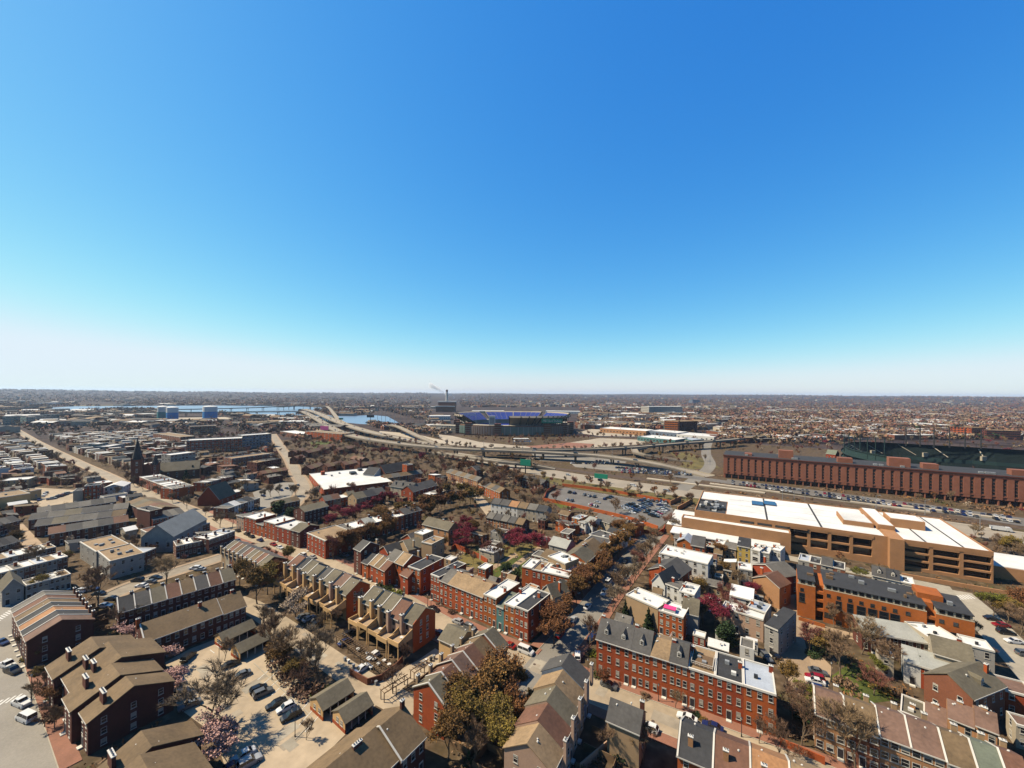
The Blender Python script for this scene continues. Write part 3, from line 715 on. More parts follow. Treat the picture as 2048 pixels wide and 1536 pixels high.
# water of the river
wm = bpy.data.materials.new('water'); wm.use_nodes = True; wb_ = wm.node_tree.nodes['Principled BSDF']; wb_.inputs['Base Color'].default_value = (.09, .13, .19, 1); wb_.inputs['Roughness'].default_value = .30
wn = wm.node_tree.nodes.new('ShaderNodeTexNoise'); wn.inputs['Scale'].default_value = .05; wn.inputs['Detail'].default_value = 6; wt = wm.node_tree.nodes.new('ShaderNodeTexCoord'); wp = wm.node_tree.nodes.new('ShaderNodeBump'); wp.inputs['Strength'].default_value = .4; wp.inputs['Distance'].default_value = 3
wm.node_tree.links.new(wt.outputs['Object'], wn.inputs['Vector']); wm.node_tree.links.new(wn.outputs['Fac'], wp.inputs['Height']); wm.node_tree.links.new(wp.outputs['Normal'], wb_.inputs['Normal']); MT['water'] = wm
WATER = [[(60, 823), (100, 815.5), (150, 812.5), (260, 812), (420, 811), (530, 812), (600, 813), (640, 815), (655, 819), (600, 824), (590, 832), (560, 836), (480, 833), (440, 826), (380, 824), (320, 820), (240, 819), (180, 822), (120, 826)],
         [(560, 826), (605, 829), (650, 830), (680, 832), (745, 830), (775, 833), (788, 840), (800, 847), (770, 850), (720, 848), (690, 845), (650, 842), (590, 838)]]
for w_ in WATER: patch('water', w_, 'water', .06)
patch('riverside_field', [(148, 811.5), (150, 807.5), (200, 806), (235, 807), (232, 810.5)], 'dry_grass', .05)
# roads: (points in the photo, width)
ribbon('street', [(395, 1026), (470, 1060), (600, 1106), (700, 1150), (800, 1201), (880, 1248), (975, 1293), (1060, 1328), (1200, 1388), (1350, 1446), (1480, 1497), (1620, 1551), (1800, 1620)], 9, 'road_light')
ribbon('street', [(1030, 1392), (1060, 1365), (1092, 1325), (1130, 1282), (1165, 1240), (1200, 1193), (1238, 1148), (1275, 1105), (1310, 1066)], 9.5, 'asphalt_pale')
ribbon('alley', [(430, 1190), (500, 1212), (545, 1240), (600, 1278), (680, 1335), (745, 1377), (800, 1405), (835, 1418)], 7.5, 'road_light')
ribbon('alley', [(765, 1385), (810, 1352), (850, 1330), (885, 1305)], 6.5, 'road_light')
ribbon('street', [(215, 1195), (265, 1172), (330, 1150), (430, 1119), (500, 1096), (545, 1083)], 7.5, 'road_mid')
ribbon('street', [(-40, 1225), (-15, 1300), (5, 1390), (24, 1470), (50, 1580)], 9, 'asphalt_pale')
ribbon('street', [(-60, 1150), (-20, 1190), (5, 1240), (15, 1290)], 10, 'asphalt_pale')
ribbon('alley', [(30, 1050), (52, 1075), (75, 1100), (95, 1125)], 6, 'paving')
ribbon('street', [(545, 868), (562, 895), (580, 920), (592, 945), (608, 975), (585, 1010), (540, 1038)], 8, 'road_mid')
ribbon('avenue', [(900, 908), (1000, 925), (1075, 942), (1200, 962), (1300, 976), (1410, 990), (1540, 1006), (1750, 1033), (2060, 1078), (2300, 1115)], 24, 'deck_concrete')
ribbon('street', [(2120, 1400), (2048, 1318), (1990, 1262), (1945, 1215), (1905, 1180)], 11, 'concrete')
ribbon('street', [(1905, 1180), (1820, 1163), (1730, 1147), (1650, 1131), (1560, 1112)], 7, 'concrete')
ribbon('alley', [(1570, 1130), (1575, 1180), (1578, 1240), (1590, 1310), (1610, 1380)], 7, 'paving')
ribbon('street', [(900, 950), (935, 975), (960, 1000), (985, 1030)], 8, 'road_light')
ribbon('avenue', [(1500, 822), (1440, 850), (1420, 880), (1412, 905), (1420, 930), (1395, 955), (1360, 980)], 12, 'asphalt_pale')
ribbon('street', [(1300, 945), (1400, 957), (1480, 968), (1640, 990), (1800, 1010), (2060, 1050)], 14, 'asphalt')
FAR_ST = len(ROADS); ribbon('street', [(-60, 832), (10, 850), (75, 885), (150, 922), (212, 950), (275, 980), (330, 1001), (400, 1028)], 7.5, 'road_mid'); pavement(FAR_ST, 'paving', 1.5)
for i in (0, 1): pavement(i, 'brick_pave', 3.2)
pavement(4, 'paving', 2.2); pavement(5, 'brick_pave', 3.4, sides=(1,)); pavement(8, 'paving', 2.5); pavement(9, 'deck_concrete', 3)
# railway beside the avenue, its platforms, and the paths of the green
for dy in (0, 3.5, 7.5): ribbon('railway', [(1075, 931 + dy * .2), (1200, 947 + dy * .35), (1300, 958 + dy * .5), (1400, 967 + dy * .6), (1540, 984 + dy * .7), (1760, 1010 + dy), (2060, 1050 + dy * 1.3)], 2.6, 'rail', .04)
for a, c in (((1294, 956), (1530, 985)), ((1420, 966), (1700, 1002)), ((1560, 984), (1860, 1023)), ((1700, 997), (2040, 1040))):
    p, q = W(*a, .9), W(*c, .9); line = [p, q]; l_, r_ = offsets(line, 2), offsets(line, -2); b = MB(); b.prism([r_[0], r_[1], l_[1], l_[0]], 0, .9); tag(b.build('rail_platform', ['lot_pale']), kind='structure')
patch('path', [(700, 1053), (720, 1040), (790, 1010), (800, 1015), (760, 1040), (725, 1058)], 'paving', .03)
patch('path', [(985, 1165), (1030, 1125), (1080, 1090), (1090, 1094), (1040, 1130), (998, 1170)], 'paving', .03)
patch('path', [(890, 1190), (960, 1145), (1030, 1105), (1036, 1110), (970, 1150), (900, 1196)], 'paving', .032)
patch('lawn', [(712, 1060), (790, 1020), (850, 1010), (800, 1045), (740, 1068)], 'grass', .025)
patch('lawn', [(900, 1120), (960, 1090), (1040, 1080), (1080, 1095), (1040, 1115), (960, 1140)], 'dry_grass', .022)
patch('lawn', [(985, 1130), (1000, 1115), (1060, 1110), (1060, 1140), (1010, 1165), (985, 1150)], 'grass', .027)
patch('lawn', [(620, 885), (635, 882), (660, 884), (660, 896), (630, 898)], 'grass', .03)
patch('lawn', [(850, 847), (940, 850), (930, 856), (850, 855)], 'grass', .03)
patch('verge', [(1080, 950), (1200, 968), (1400, 998), (1520, 1015), (1400, 1010), (1200, 985), (1090, 965)], 'dry_grass', .03)
patch('verge', [(1300, 945), (1440, 935), (1420, 925), (1380, 905), (1340, 905), (1370, 930)], 'dry_grass', .03)
patch('lawn', [(510, 1325), (545, 1322), (590, 1352), (640, 1390), (650, 1410), (620, 1415), (560, 1372)], 'grass', .026)
patch('lawn', [(1100, 1000), (1160, 1008), (1190, 1022), (1120, 1016)], 'grass', .026); patch('lawn', [(1210, 1018), (1300, 1050), (1290, 1062), (1200, 1030)], 'dry_grass', .026)
patch('lawn', [(1660, 1355), (1700, 1325), (1740, 1330), (1770, 1370), (1800, 1400), (1710, 1410)], 'grass', .024)
patch('plaza', [(1555, 1330), (1570, 1295), (1640, 1310), (1665, 1335), (1655, 1385), (1600, 1395)], 'paving', .036, 'lot')
patch('plaza', [(1585, 1200), (1600, 1255), (1660, 1270), (1760, 1290), (1740, 1275), (1600, 1240)], 'paving', .036, 'lot')
LOTS = [patch('parking_lot', [(330, 1325), (380, 1298), (440, 1275), (475, 1262), (540, 1300), (585, 1345), (622, 1395), (660, 1430), (720, 1385), (765, 1398), (700, 1460), (620, 1540), (560, 1600), (470, 1600), (430, 1470), (355, 1415)], 'road_light', .04, 'lot')]
patch('parking_lot', [(1088, 990), (1130, 975), (1340, 1010), (1352, 1030), (1315, 1058), (1110, 1005)], 'asphalt', .034, 'lot')
patch('parking_lot', [(1140, 925), (1240, 928), (1360, 940), (1385, 948), (1370, 953), (1230, 942), (1150, 934)], 'asphalt_pale', .034, 'lot')
patch('parking_lot', [(1060, 905), (1200, 912), (1260, 918), (1250, 926), (1080, 922)], 'asphalt_pale', .033, 'lot')
patch('parking_lot', [(1455, 958), (1660, 984), (1860, 1010), (2060, 1038), (2060, 1046), (1860, 1022), (1640, 992), (1450, 966)], 'asphalt', .045, 'lot')
patch('parking_lot', [(60, 1005), (70, 975), (150, 980), (150, 1010), (100, 1020)], 'road_light', .034, 'lot')
patch('parking_lot', [(505, 985), (560, 965), (618, 965), (615, 980), (560, 1010), (520, 1020)], 'asphalt_pale', .033, 'lot')
patch('parking_lot', [(400, 1018), (455, 1012), (470, 1020), (430, 1028)], 'asphalt_pale', .033, 'lot')
for poly in ([(1155, 866), (1180, 858), (1260, 862), (1330, 868), (1330, 874), (1200, 872)], [(1140, 885), (1200, 876), (1290, 880), (1290, 888), (1190, 895), (1100, 893)], [(760, 862), (830, 868), (900, 884), (880, 890), (800, 882), (750, 872)],
             [(870, 868), (905, 872), (960, 884), (1040, 892), (1180, 893), (1180, 898), (1000, 898), (900, 890)], [(1330, 870), (1430, 872), (1440, 880), (1340, 882)], [(330, 836), (450, 834), (470, 838), (340, 842)]):
    patch('paved_yard', poly, 'lot_pale', .05, 'lot')
patch('paved_yard', [(1050, 893), (1140, 885), (1190, 888), (1180, 895), (1080, 897)], 'brick_pave', .052)
patch('crosswalk_ground', [(1908, 1186), (1935, 1205), (1950, 1203), (1925, 1184)], 'concrete', .058)
# painted lines: parking bays, crosswalks
def stripes(name, a, c, n, w, ln, ang, z=.092):
    p, q = W(*a), W(*c); b = MB(); ca, sa = math.cos(ang), math.sin(ang)
    for i in range(n):
        t = i / max(1, n - 1); x, y = p[0] + (q[0] - p[0]) * t, p[1] + (q[1] - p[1]) * t
        b.face([(x + ca * u - sa * v, y + sa * u + ca * v, z) for u, v in ((0, -w / 2), (ln, -w / 2), (ln, w / 2), (0, w / 2))])
    tag(b.build(name, ['paint']), kind='structure')
stripes('parking_lines', (545, 1335), (640, 1430), 10, .2, -5.2, VA + .35)
stripes('parking_lines', (420, 1300), (470, 1268), 5, .2, 3.0, UA)
stripes('crosswalk', (-8, 1238), (16, 1222), 6, .4, 3.2, UA + .2, .094); stripes('crosswalk', (6, 1400), (44, 1388), 4, .5, 2.6, UA - .8, .094)
stripes('crosswalk', (1922, 1200), (1950, 1198), 6, .5, 3.5, VA + .3, .094)
for k in range(5): stripes('parking_lines', (1135 + k * 45, 985 + k * 7), (1150 + k * 45, 980 + k * 7), 2, .15, 40, UA, .09)
PR = random.Random(4)
for k in range(34):                                               # repaired rectangles and oil-dark bays on the pavings
    q = PR.choice(([(345, 1330), (640, 1400)], [(430, 1420), (640, 1520)], [(1000, 1300), (1150, 1360)], [(1200, 1380), (1500, 1500)], [(560, 1260), (780, 1380)]))
    t_ = PR.random(); px, py = q[0][0] + (q[1][0] - q[0][0]) * t_ + PR.uniform(-30, 30), q[0][1] + (q[1][1] - q[0][1]) * t_ + PR.uniform(-14, 14); x, y = W(px, py)
    if OCC.get((int(x // CELL), int(y // CELL))) not in ('lot', 'road'): continue
    a = PR.choice((UA, VA)); w, d = PR.uniform(.8, 3.5), PR.uniform(.6, 2); ca, sa = math.cos(a), math.sin(a)
    patch('road_patch', [(x + ca * u - sa * v, y + sa * u + ca * v) for u, v in ((-w, -d), (w, -d), (w, d), (-w, d))], PR.choice(('road_mid', 'concrete', 'road_mid')), .055, None, False)
def manhole(px, py, lb):
    x, y = W(px, py); b = MB(); b.tube((x, y, .02), (x, y, .096), .42, .42, 12, 0, True); o = b.build('manhole_cover', ['rail']); tag(o, 'round iron manhole cover ' + lb, 'manhole cover', 'manhole covers in the street')
for p in ((683, 1339, 'in the alley by the pergola'), (790, 1366, 'in the alley beside the dark bare tree'), (1069, 1329, 'left of centre in the junction'), (1112, 1315, 'right of centre in the junction'), (1306, 1443, 'in the street beyond the small tan house'), (1335, 1481, 'in the street nearest the bottom row'), (1053, 1352, 'below the junction by the parked black hatchback')): manhole(*p)
# ---------------------------------------------------------------- near rows of houses
S = dict
def one(A, B, h, depth, roof, wall, rm, label, world=False, cat='house', name='house', **kw):
    a, b = (A, B) if world else (W(*A, h), W(*B, h))
    return house(a, b, depth, h, roof, wall=wall, rm=rm, label=label, cat=cat, name=name, ends=kw.pop('ends', 'lr'), **kw)
# lower left
row('the row behind the pink magnolia', (289, 1285), (492, 1210), 6.5, 12, split=[445], walls='dark_brick', roofs='r_brown', dh=[0, -.3], roof='gx', rise=3.2, win=[(9, 2), (4, 2)], chim=[[(-.02, .5, 1.8), (.75, .4, 1.0)], [(.7, .55, 1.0)]], name='apartment_house', kind='apartment house', vents=4, cop='l', cmat='brick')
row('the many-coloured row behind the bare tree', (237, 1226), (471, 1158), 6, 11, 8, walls='dark_brick', roofs=['r_dark', 'r_slate', 'r_green', 'r_red', 'r_brown', 'r_slate', 'r_red', 'r_green'], roof='gx', rise=3, win=(2, 2), chim=[[(.9, .55, .8)]], cop='l')
row('the striped-roof row by the far-left street', (24, 1218), (54, 1283), 8, 13.4, 7, walls='dark_brick', roofs=['r_grey', 'r_red', 'r_brown', 'r_dark', 'r_orange', 'r_dark', 'r_mauve'], roof='gx', rise=3, win=(1, 3), cop='l', chim=[[(.5, 1.02, -1.0)]], side_win=1, cmat='brown_brick')
jr = [(94, 1333, 108, 1358), (121, 1347, 143, 1384), (128, 1396, 143, 1423), (162, 1424, 176, 1446)]
for i, (x0, y0, x1, y1) in enumerate(jr):
    one((x0, y0), (x1, y1), 8 - .25 * i, (16, 17.5, 16, 15)[i], 'gx', 'dark_brick', 'r_brown', f"brown-roofed brick house with broad flue chimney, {ordw(i)} from back in jogged lower left row", rise=3.4, win=(2, 3), chim=[(.45 if i != 2 else .25, .2, .5, 2.8)] + ([(.78, .24, .6, 2.6)] if i == 1 else []), vents=5, group='jogged brown-roofed houses at lower left', cat='house', cop='', ends='lr', cmat='dark_brick')
one((-78.4, 73.7), (-73.3, 70.3), 8, 16, 'gx', 'dark_brick', 'r_brown', 'brown-roofed brick house with white flue chimney, far half of the lowest left block', world=True, rise=3.4, win=(2, 3), vents=5, chim=[(.4, .2, .5, 2.8)], group='brown-roofed block at bottom left', cmat='dark_brick')
one((-73.6, 68.2), (-62, 60), 8.3, 16, 'gx', 'dark_brick', 'r_brown', 'brown-roofed brick house stepped forward at the near half of the lowest left block', world=True, rise=3.4, win=(3, 3), vents=6, group='brown-roofed block at bottom left')
# big brown roof at the bottom
bx, by = W(850, 1474, 7)
one((bx - .55 * 6.6, by - .835 * 6.6), (bx, by), 7, 13, 'gx', 'dark_brick', 'r_brown', 'long brown shingle-roofed brick house at the bottom, end section with tall chimney', world=True, rise=3.5, win=(3, 2), chim=[(1.0, .5, 1.8)], vents=2, group='big brown shingle roof at the bottom', cop='l')
one((bx - .55 * 34 - .75, by - .835 * 34 + .5), (bx - .55 * 6.65 - .75, by - .835 * 6.65 + .5), 6.8, 13, 'gx', 'dark_brick', 'r_brown', 'long brown shingle-roofed brick house at the bottom, section cut by the frame edge', world=True, rise=3.5, win=(9, 2), chim=[(.82, .46, .5, 1.9)], vents=7, group='big brown shingle roof at the bottom')
# cream terraces with chimney towers
def cream_row(A, B, n, roofs, walls, phrase, terr=4.8):
    rs = row(phrase, A, B, 9, 9.6, n, walls=walls, roofs=roofs, dh=[0, -.4, .3, 0, -.3, .4, 0, -.2], roof='gx', rise=2.8, win=(1, 3), cop='l', jog=[0, .7, 0, -.6, .4], door=False, wmesh=WIN_D, side_win=2, ridge=.55, kind='terrace house with chimney tower')
    for i, t in enumerate(rs):
        wd = WID[t.name]; wl = cyc(walls, i)
        b = MB(); b.box(.25, 1.25, -1.15, -.02, -.3, 10.8, 0); c = b.build('chimney', [wl if wl != 'mauve_wall' else 'pinkish'], t)
        k = MB(); k.box(.15, 1.35, -1.25, .0, 10.803, 10.98); k.tube((.75, -.6, 10.9), (.75, -.6, 11.3), .25, .25, 6, 1, True); k.build('chimney_cap', ['chimney_cap', 'flue'], c)
        zt = 4.3 + (.6 if i % 3 == 1 else 0); b = MB(); D = terr + (.8 if i % 3 == 1 else 0)
        for q in range(4):                                            # terrace deck on legs over the car port
            xx = .3 + (wd - .7) * (q / 3)
            if q in (0, 3): b.box(xx, xx + .3, -D + .05, -D + .35, -.3, zt - .35)
        b.box(.05, wd - .05, -D, -.01, zt - .35, zt, 0, 1); b.box(.05, wd - .05, -D, -D + .18, zt + .002, zt + 1.0); b.box(.05, .23, -D + .18, -1.2, zt + .002, zt + 1.6 - .6)
        b.hull([(-D + .19, zt + .003), (-.02, zt + .003), (-.02, zt + 2.6), (-D + .19, zt + 1.0)], wd - .22, wd - .05, 0, 'x')
        b.build('terrace', ['cream', 'paving'], t)
        if i % 2 == 0:
            b = MB(); b.box(wd * .5, wd * .5 + 1.1, -D * .55, -D * .55 + .9, zt + .7, zt + .76, 0); b.box(wd * .5 + .4, wd * .5 + .6, -D * .55 + .3, -D * .55 + .5, zt + .003, zt + .7); o = b.build('terrace_table', ['white'], None); o.matrix_world = t.matrix_basis.copy(); tag(o, f"white table on the terrace of the {ordw(i)} house in {phrase}", 'table', 'tables on the terraces')
    return rs
CR1 = cream_row((721, 1202), (823.5, 1249), 5, ['r_green', 'r_green', 'r_green', 'r_red', 'r_green'], ['cream', 'cream', 'tan', 'pinkish', 'pinkish'], 'the cream terrace above the pergola')
CR2 = cream_row((571.5, 1132.5), (692.6, 1189.5), 8, ['r_red', 'r_dark', 'r_green', 'r_green', 'r_slate', 'r_green', 'r_mauve', 'r_green'], ['cream', 'cream', 'mauve_wall', 'cream', 'tan', 'cream', 'mauve_wall', 'cream'], 'the cream terrace behind white blossom')
# brick gable end at the right of the first cream row and yard walls
for t, d_ in ((CR1[-1], 9.6), (CR2[-1], 9.6)):
    wdt = WID[t.name]; b = MB(); b.hull([(0, -.3), (d_, -.3), (d_, 8.85), (d_ * .55, 11.65), (0, 8.85)], wdt + .002, wdt + .22, 0, 'x'); b.build('gable_wall', ['brick'], t)
    for z in (2.0, 4.6, 7.2):
        for y in (3.2, 6.0): window(t, wdt + .222, y, z, .9, 1.7, math.pi / 2)
# striped row up from the cream ones
row('striped-roof row left of the cream terraces', (443, 1101), (520, 1137), 7.5, 11, 9, walls=['tan', 'beige', 'brown_brick'], roofs=['r_green', 'r_red', 'r_brown', 'r_slate', 'r_red', 'r_green', 'r_brown', 'r_red', 'r_green'], roof='gx', rise=2.8, win=(1, 2), cop='l', chim=[[(.2, -.03, -.6)]], cmat='tan')
# centre brown row
row('brown row beside the big budding trees', (887.7, 1411.5), (1014.6, 1293.7), 8, 10, 6, walls=['brick', 'dark_brick', 'brown_brick'], roofs=['r_green', 'r_red', 'r_mauve', 'r_red', 'r_brown', 'r_green'], dh=[0, .1, .5, .5, .2, .8], roof='gx', rise=3.0, win=(2, 3), cop='l', jog=[0, 0, .4, .4, .8, 0], chim=[[(.4, 1.03, -1.0)]], cmat='tan')
one((878, 1277), (915, 1294), 8, 8, 'gx', 'cream', 'r_green', 'cream-walled house with grey-green roof behind the brown row', rise=2.2, win=(1, 1), chim=[(.85, .9, .4)], cmat='tan', vents=1)
# stepped tan row at bottom centre
row('the stepped row with pinkish chimney towers', (1104, 1545), (1194, 1366), 8, 10.6, 5, walls=['pinkish', 'pinkish', 'pinkish', 'tan', 'blue_grey'], roofs=['r_tan', 'r_red', 'r_green', 'r_tan', 'r_slate'], dh=[0, .3, .6, .9, 1.6], roof='gx', rise=3.2, win=(2, 3), jog=[0, .5, 1.0, 1.5, 2.0], cop='', chim=[[(.8, -.09, .2)]], ridge=.5, cmat='pinkish', vents=2)
row('front wall of the small house', (1214, 1439), (1278, 1466.5), 8, 6.5, 1, walls='tan', roofs='r_slate', roof='gx', rise=2.6, win=(0, 1), labels=['small tan house with dark slate gable roof standing alone by the pale street'], chim=[[(.97, .8, .6)]], cmat='dark_brick', side_win=1, door=False)
ax, ay = W(1364, 1445.5, 11); ax -= .53 * 5.2; ay -= .848 * 5.2
row('the bottom row facing the red terrace', (ax, ay), (ax + .872 * 25, ay - .49 * 25), 8.2, 10.4, 4, world=True, walls=['brick', 'brown_brick', 'tan_brick'], roofs=['r_dark', 'r_red', 'r_orange', 'r_tan'], roof='gx', rise=2.9, win=(2, 3), cop='l', chim=[[(.35, .2, .2)]], cmat='tan_brick', vents=2)
# the red terrace with dormers
row('red brick terrace facing the pale street', (1193, 1277), (1553, 1389), 10, 11, split=[1262, 1301, 1338, 1376, 1430, 1487], walls='brick', roofs=['r_slate', 'r_slate', 'r_tan', 'r_slate', 'r_tan', 'r_dark', 'r_silver'], roof=['gx', 'gx', 'gx', 'gx', 'flat', 'flat', 'flat'], rise=[3.4, 3.4, 2.0, 2.6, 0, 0, 0], win=[(4, 3), (3, 3), (2, 3), (3, 3), (3, 3), (3, 3), (3, 3)], dorm=[2, 1, 0, 1, 0, 0, 0], chim=[[(.05, .5, .6)], [(.1, .5, .6)], [], [(.15, .45, .5)], [(.1, .7)], [(.9, .6)], [(.95, .8)]], cmat='brick', ws=(.95, 1.75), ridge=.5)
# things on the deck of the terrace roof
def deck(px0, px1, h, depth, lab):
    a, b_ = W(*px0, h), W(*px1, h); L = math.hypot(b_[0] - a[0], b_[1] - a[1]); t = thing('roof_deck', lab, 'roof deck', a[0], a[1], h - .3, math.atan2(b_[1] - a[1], b_[0] - a[0]))
    b = MB(); b.box(.3, L - .3, .5, depth, 0.01, .12); b.build('deck_boards', ['wood'], t); b = MB()
    for x0, x1, y0, y1 in ((.3, L - .3, .5, .58), (.3, .38, .58, depth), (L - .38, L - .3, .58, depth)): b.box(x0, x1, y0, y1, .95, 1.05); b.box(x0, x1, y0, y1, .5, .56)
    for i in range(6): b.box(.3 + (L - .68) * i / 5, .38 + (L - .68) * i / 5, .5, .58, .12, .95)
    b.build('railing', ['trim'], t); return t
deck((1379, 1327), (1428, 1343), 10.1, 6, 'wooden roof deck with white railing on the red terrace')
deck((1330, 1290), (1358, 1300), 9.6, 6, 'wooden roof terrace with white rails behind the red terrace')
# brick rows up the pale street
row('brick row along the upper pale street', (861.5, 1147), (1056.7, 1223), 10, [15, 12, 11, 11, 14, 8, 15, 14], split=[879, 896, 931, 967, 993, 1008, 1030], walls=['brick', 'brick', 'brick', 'brick', 'orange_brick', 'teal_wall', 'orange_brick', 'brick'], roofs=['r_dark', 'r_grey', 'r_tan', 'r_tan', 'r_white', 'r_copper', 'r_white', 'r_dark'], roof=['flat', 'gx', 'gx', 'gx', 'flat', 'shed', 'flat', 'flat'], rise=[0, 2, 2.4, 2.4, 0, -1.5, 0, 0], dh=[0, -1.2, -1.2, -1.2, .2, -2.2, -.2, .2], win=[(3, 3), (2, 3), (3, 3), (4, 3), (3, 3), (1, 2), (2, 3), (3, 3)], chim=[[(.9, .6)], [(.9, .5, .5)], [(.2, .5, .6), (.8, .5, .6)], [(.5, .5, .6)], [(.9, .4)], [], [(.1, .6)], [(.6, .7)]], cmat='brick')
one((708, 1096.5), (722, 1103), 10.5, 9, 'gx', 'dark_brick', 'r_slate', 'tall narrow brick house with slate roof and white trim at the corner', rise=2.5, win=(1, 4), cop='r', chim=[(.9, .9, .4)], cmat='tan')
one((724, 1124), (737, 1129), 6.5, 9, 'gx', 'brick', 'r_dark', 'low brick house with dark roof beside the tall corner house', rise=2.5, win=(1, 2), cop='r')
row('low tan-roofed trio in the middle row', (739, 1127), (770, 1142), 7, 9, 3, walls='brick', roofs=['r_tan', 'r_brown', 'r_red'], roof='gx', rise=2.6, win=(1, 2), cop='l', chim=[[(.9, .9, .5)], [], []], cmat='tan')
row('tall pair with plain tan gable end', (773, 1117), (808, 1131), 9.5, 9, 2, walls='brick', roofs=['r_grey', 'r_tan'], roof='gx', rise=2.6, win=(2, 3), cop='r', chim=[[], [(.8, .95, .4)]], cmat='tan', wmesh=WIN_D)
one((816, 1132), (841, 1140), 10, 14, 'flat', 'brick', 'r_dark', 'three-storey red brick house with long dark flat roof in the middle row', win=(3, 3), chim=[(.2, .7)], side_win=1)
one((801, 1148), (816, 1155), 7, 5, 'gx', 'brick', 'r_red', 'low brick wing with red-brown roof and white trim', rise=1.4, win=(1, 2))
one((843, 1083), (864, 1088), 11, 9, 'flat', 'tan', 'r_tan', 'tall tan-walled house with pale roof deck behind the middle row', win=(0, 3), door=False, side_win=1)
one((829, 1064), (846, 1069), 12.2, 7, 'flat', 'tan', 'r_white', 'tall tan-walled house with white roof and round vents', win=(0, 3), door=False)
one((803, 1076), (829, 1086), 8, 9, 'gy', 'brick', 'r_slate', 'brick gable house with slate roof before the red-brown wood', rise=3, win=(0, 2), door=False)
one((760, 1098), (776, 1106), 6, 9, 'gy', 'brick', 'r_dark', 'small brick gable house with dark roof behind the trio', rise=2.2, win=(0, 2), door=False)
one((797, 1085), (817, 1101), 7.5, 10, 'gy', 'tan', 'r_green', 'tan gable house with green and red-brown roof slopes', rise=2.8, win=(0, 2), door=False, chim=[(.9, .3, .8)], cmat='tan')
one((845, 1048), (897, 1061), 8, 9, 'gx', 'tan_brick', 'r_green', 'large tan brick house with grey-green roof beside the crimson trees', rise=2.8, win=(4, 2), chim=[(.6, .5, .5), (.95, .5, .5)], ws=(1.0, 2.0), name='school_house', cat='building', vents=3)
# north side row of the left street
row('red brick row along the left street', (473, 1030), (600, 1065), 8.2, 11, split=[488, 512, 528, 551, 581], walls=['pinkish', 'brick', 'brick', 'brick', 'brick', 'dark_brick'], roofs=['r_grey', 'r_white', 'r_grey', 'r_white', 'r_white', 'r_green'], dh=[0, .6, -1.6, 1.0, .2, .2], roof=['shed', 'flat', 'shed', 'flat', 'flat', 'gx'], rise=[1, 0, 1, 0, 0, 2], win=[(3, 3), (3, 3), (2, 2), (3, 3), (3, 3), (2, 3)], chim=[[(.9, .5)]], cmat='brick')
one((614, 1065), (651, 1081), 9, 15, 'flat', 'brick', 'r_tan', 'three-storey red brick corner block with pale roof and five window bays', win=(5, 3), side_win=1, name='corner_house', ws=(1.1, 1.6))
row('the row running behind the corner block', (688, 1062), (843, 1020), 8, 11, 8, walls=['dark_brick', 'brick'], roofs=['r_grey', 'r_white', 'r_metal', 'r_white', 'r_grey', 'r_white', 'r_slate', 'r_slate'], roof=['flat', 'flat', 'gx', 'flat', 'flat', 'flat', 'gx', 'gx'], rise=2, win=(2, 3), chim=[[(.8, .5)]], detail=1)
one((609, 1024), (657, 1012), 8, 12, 'gx', 'dark_brick', 'r_green', 'brick apartment house with beige gable end and grey-green roof by the crimson trees', rise=2, win=(6, 3), name='apartment_house')
row('white-roofed row above the striped row', (418, 1079), (470, 1061), 7, 10, 3, walls='dark_brick', roofs=['r_white', 'r_white', 'r_silver'], win=(3, 2), chim=[[(.5, .5)]])
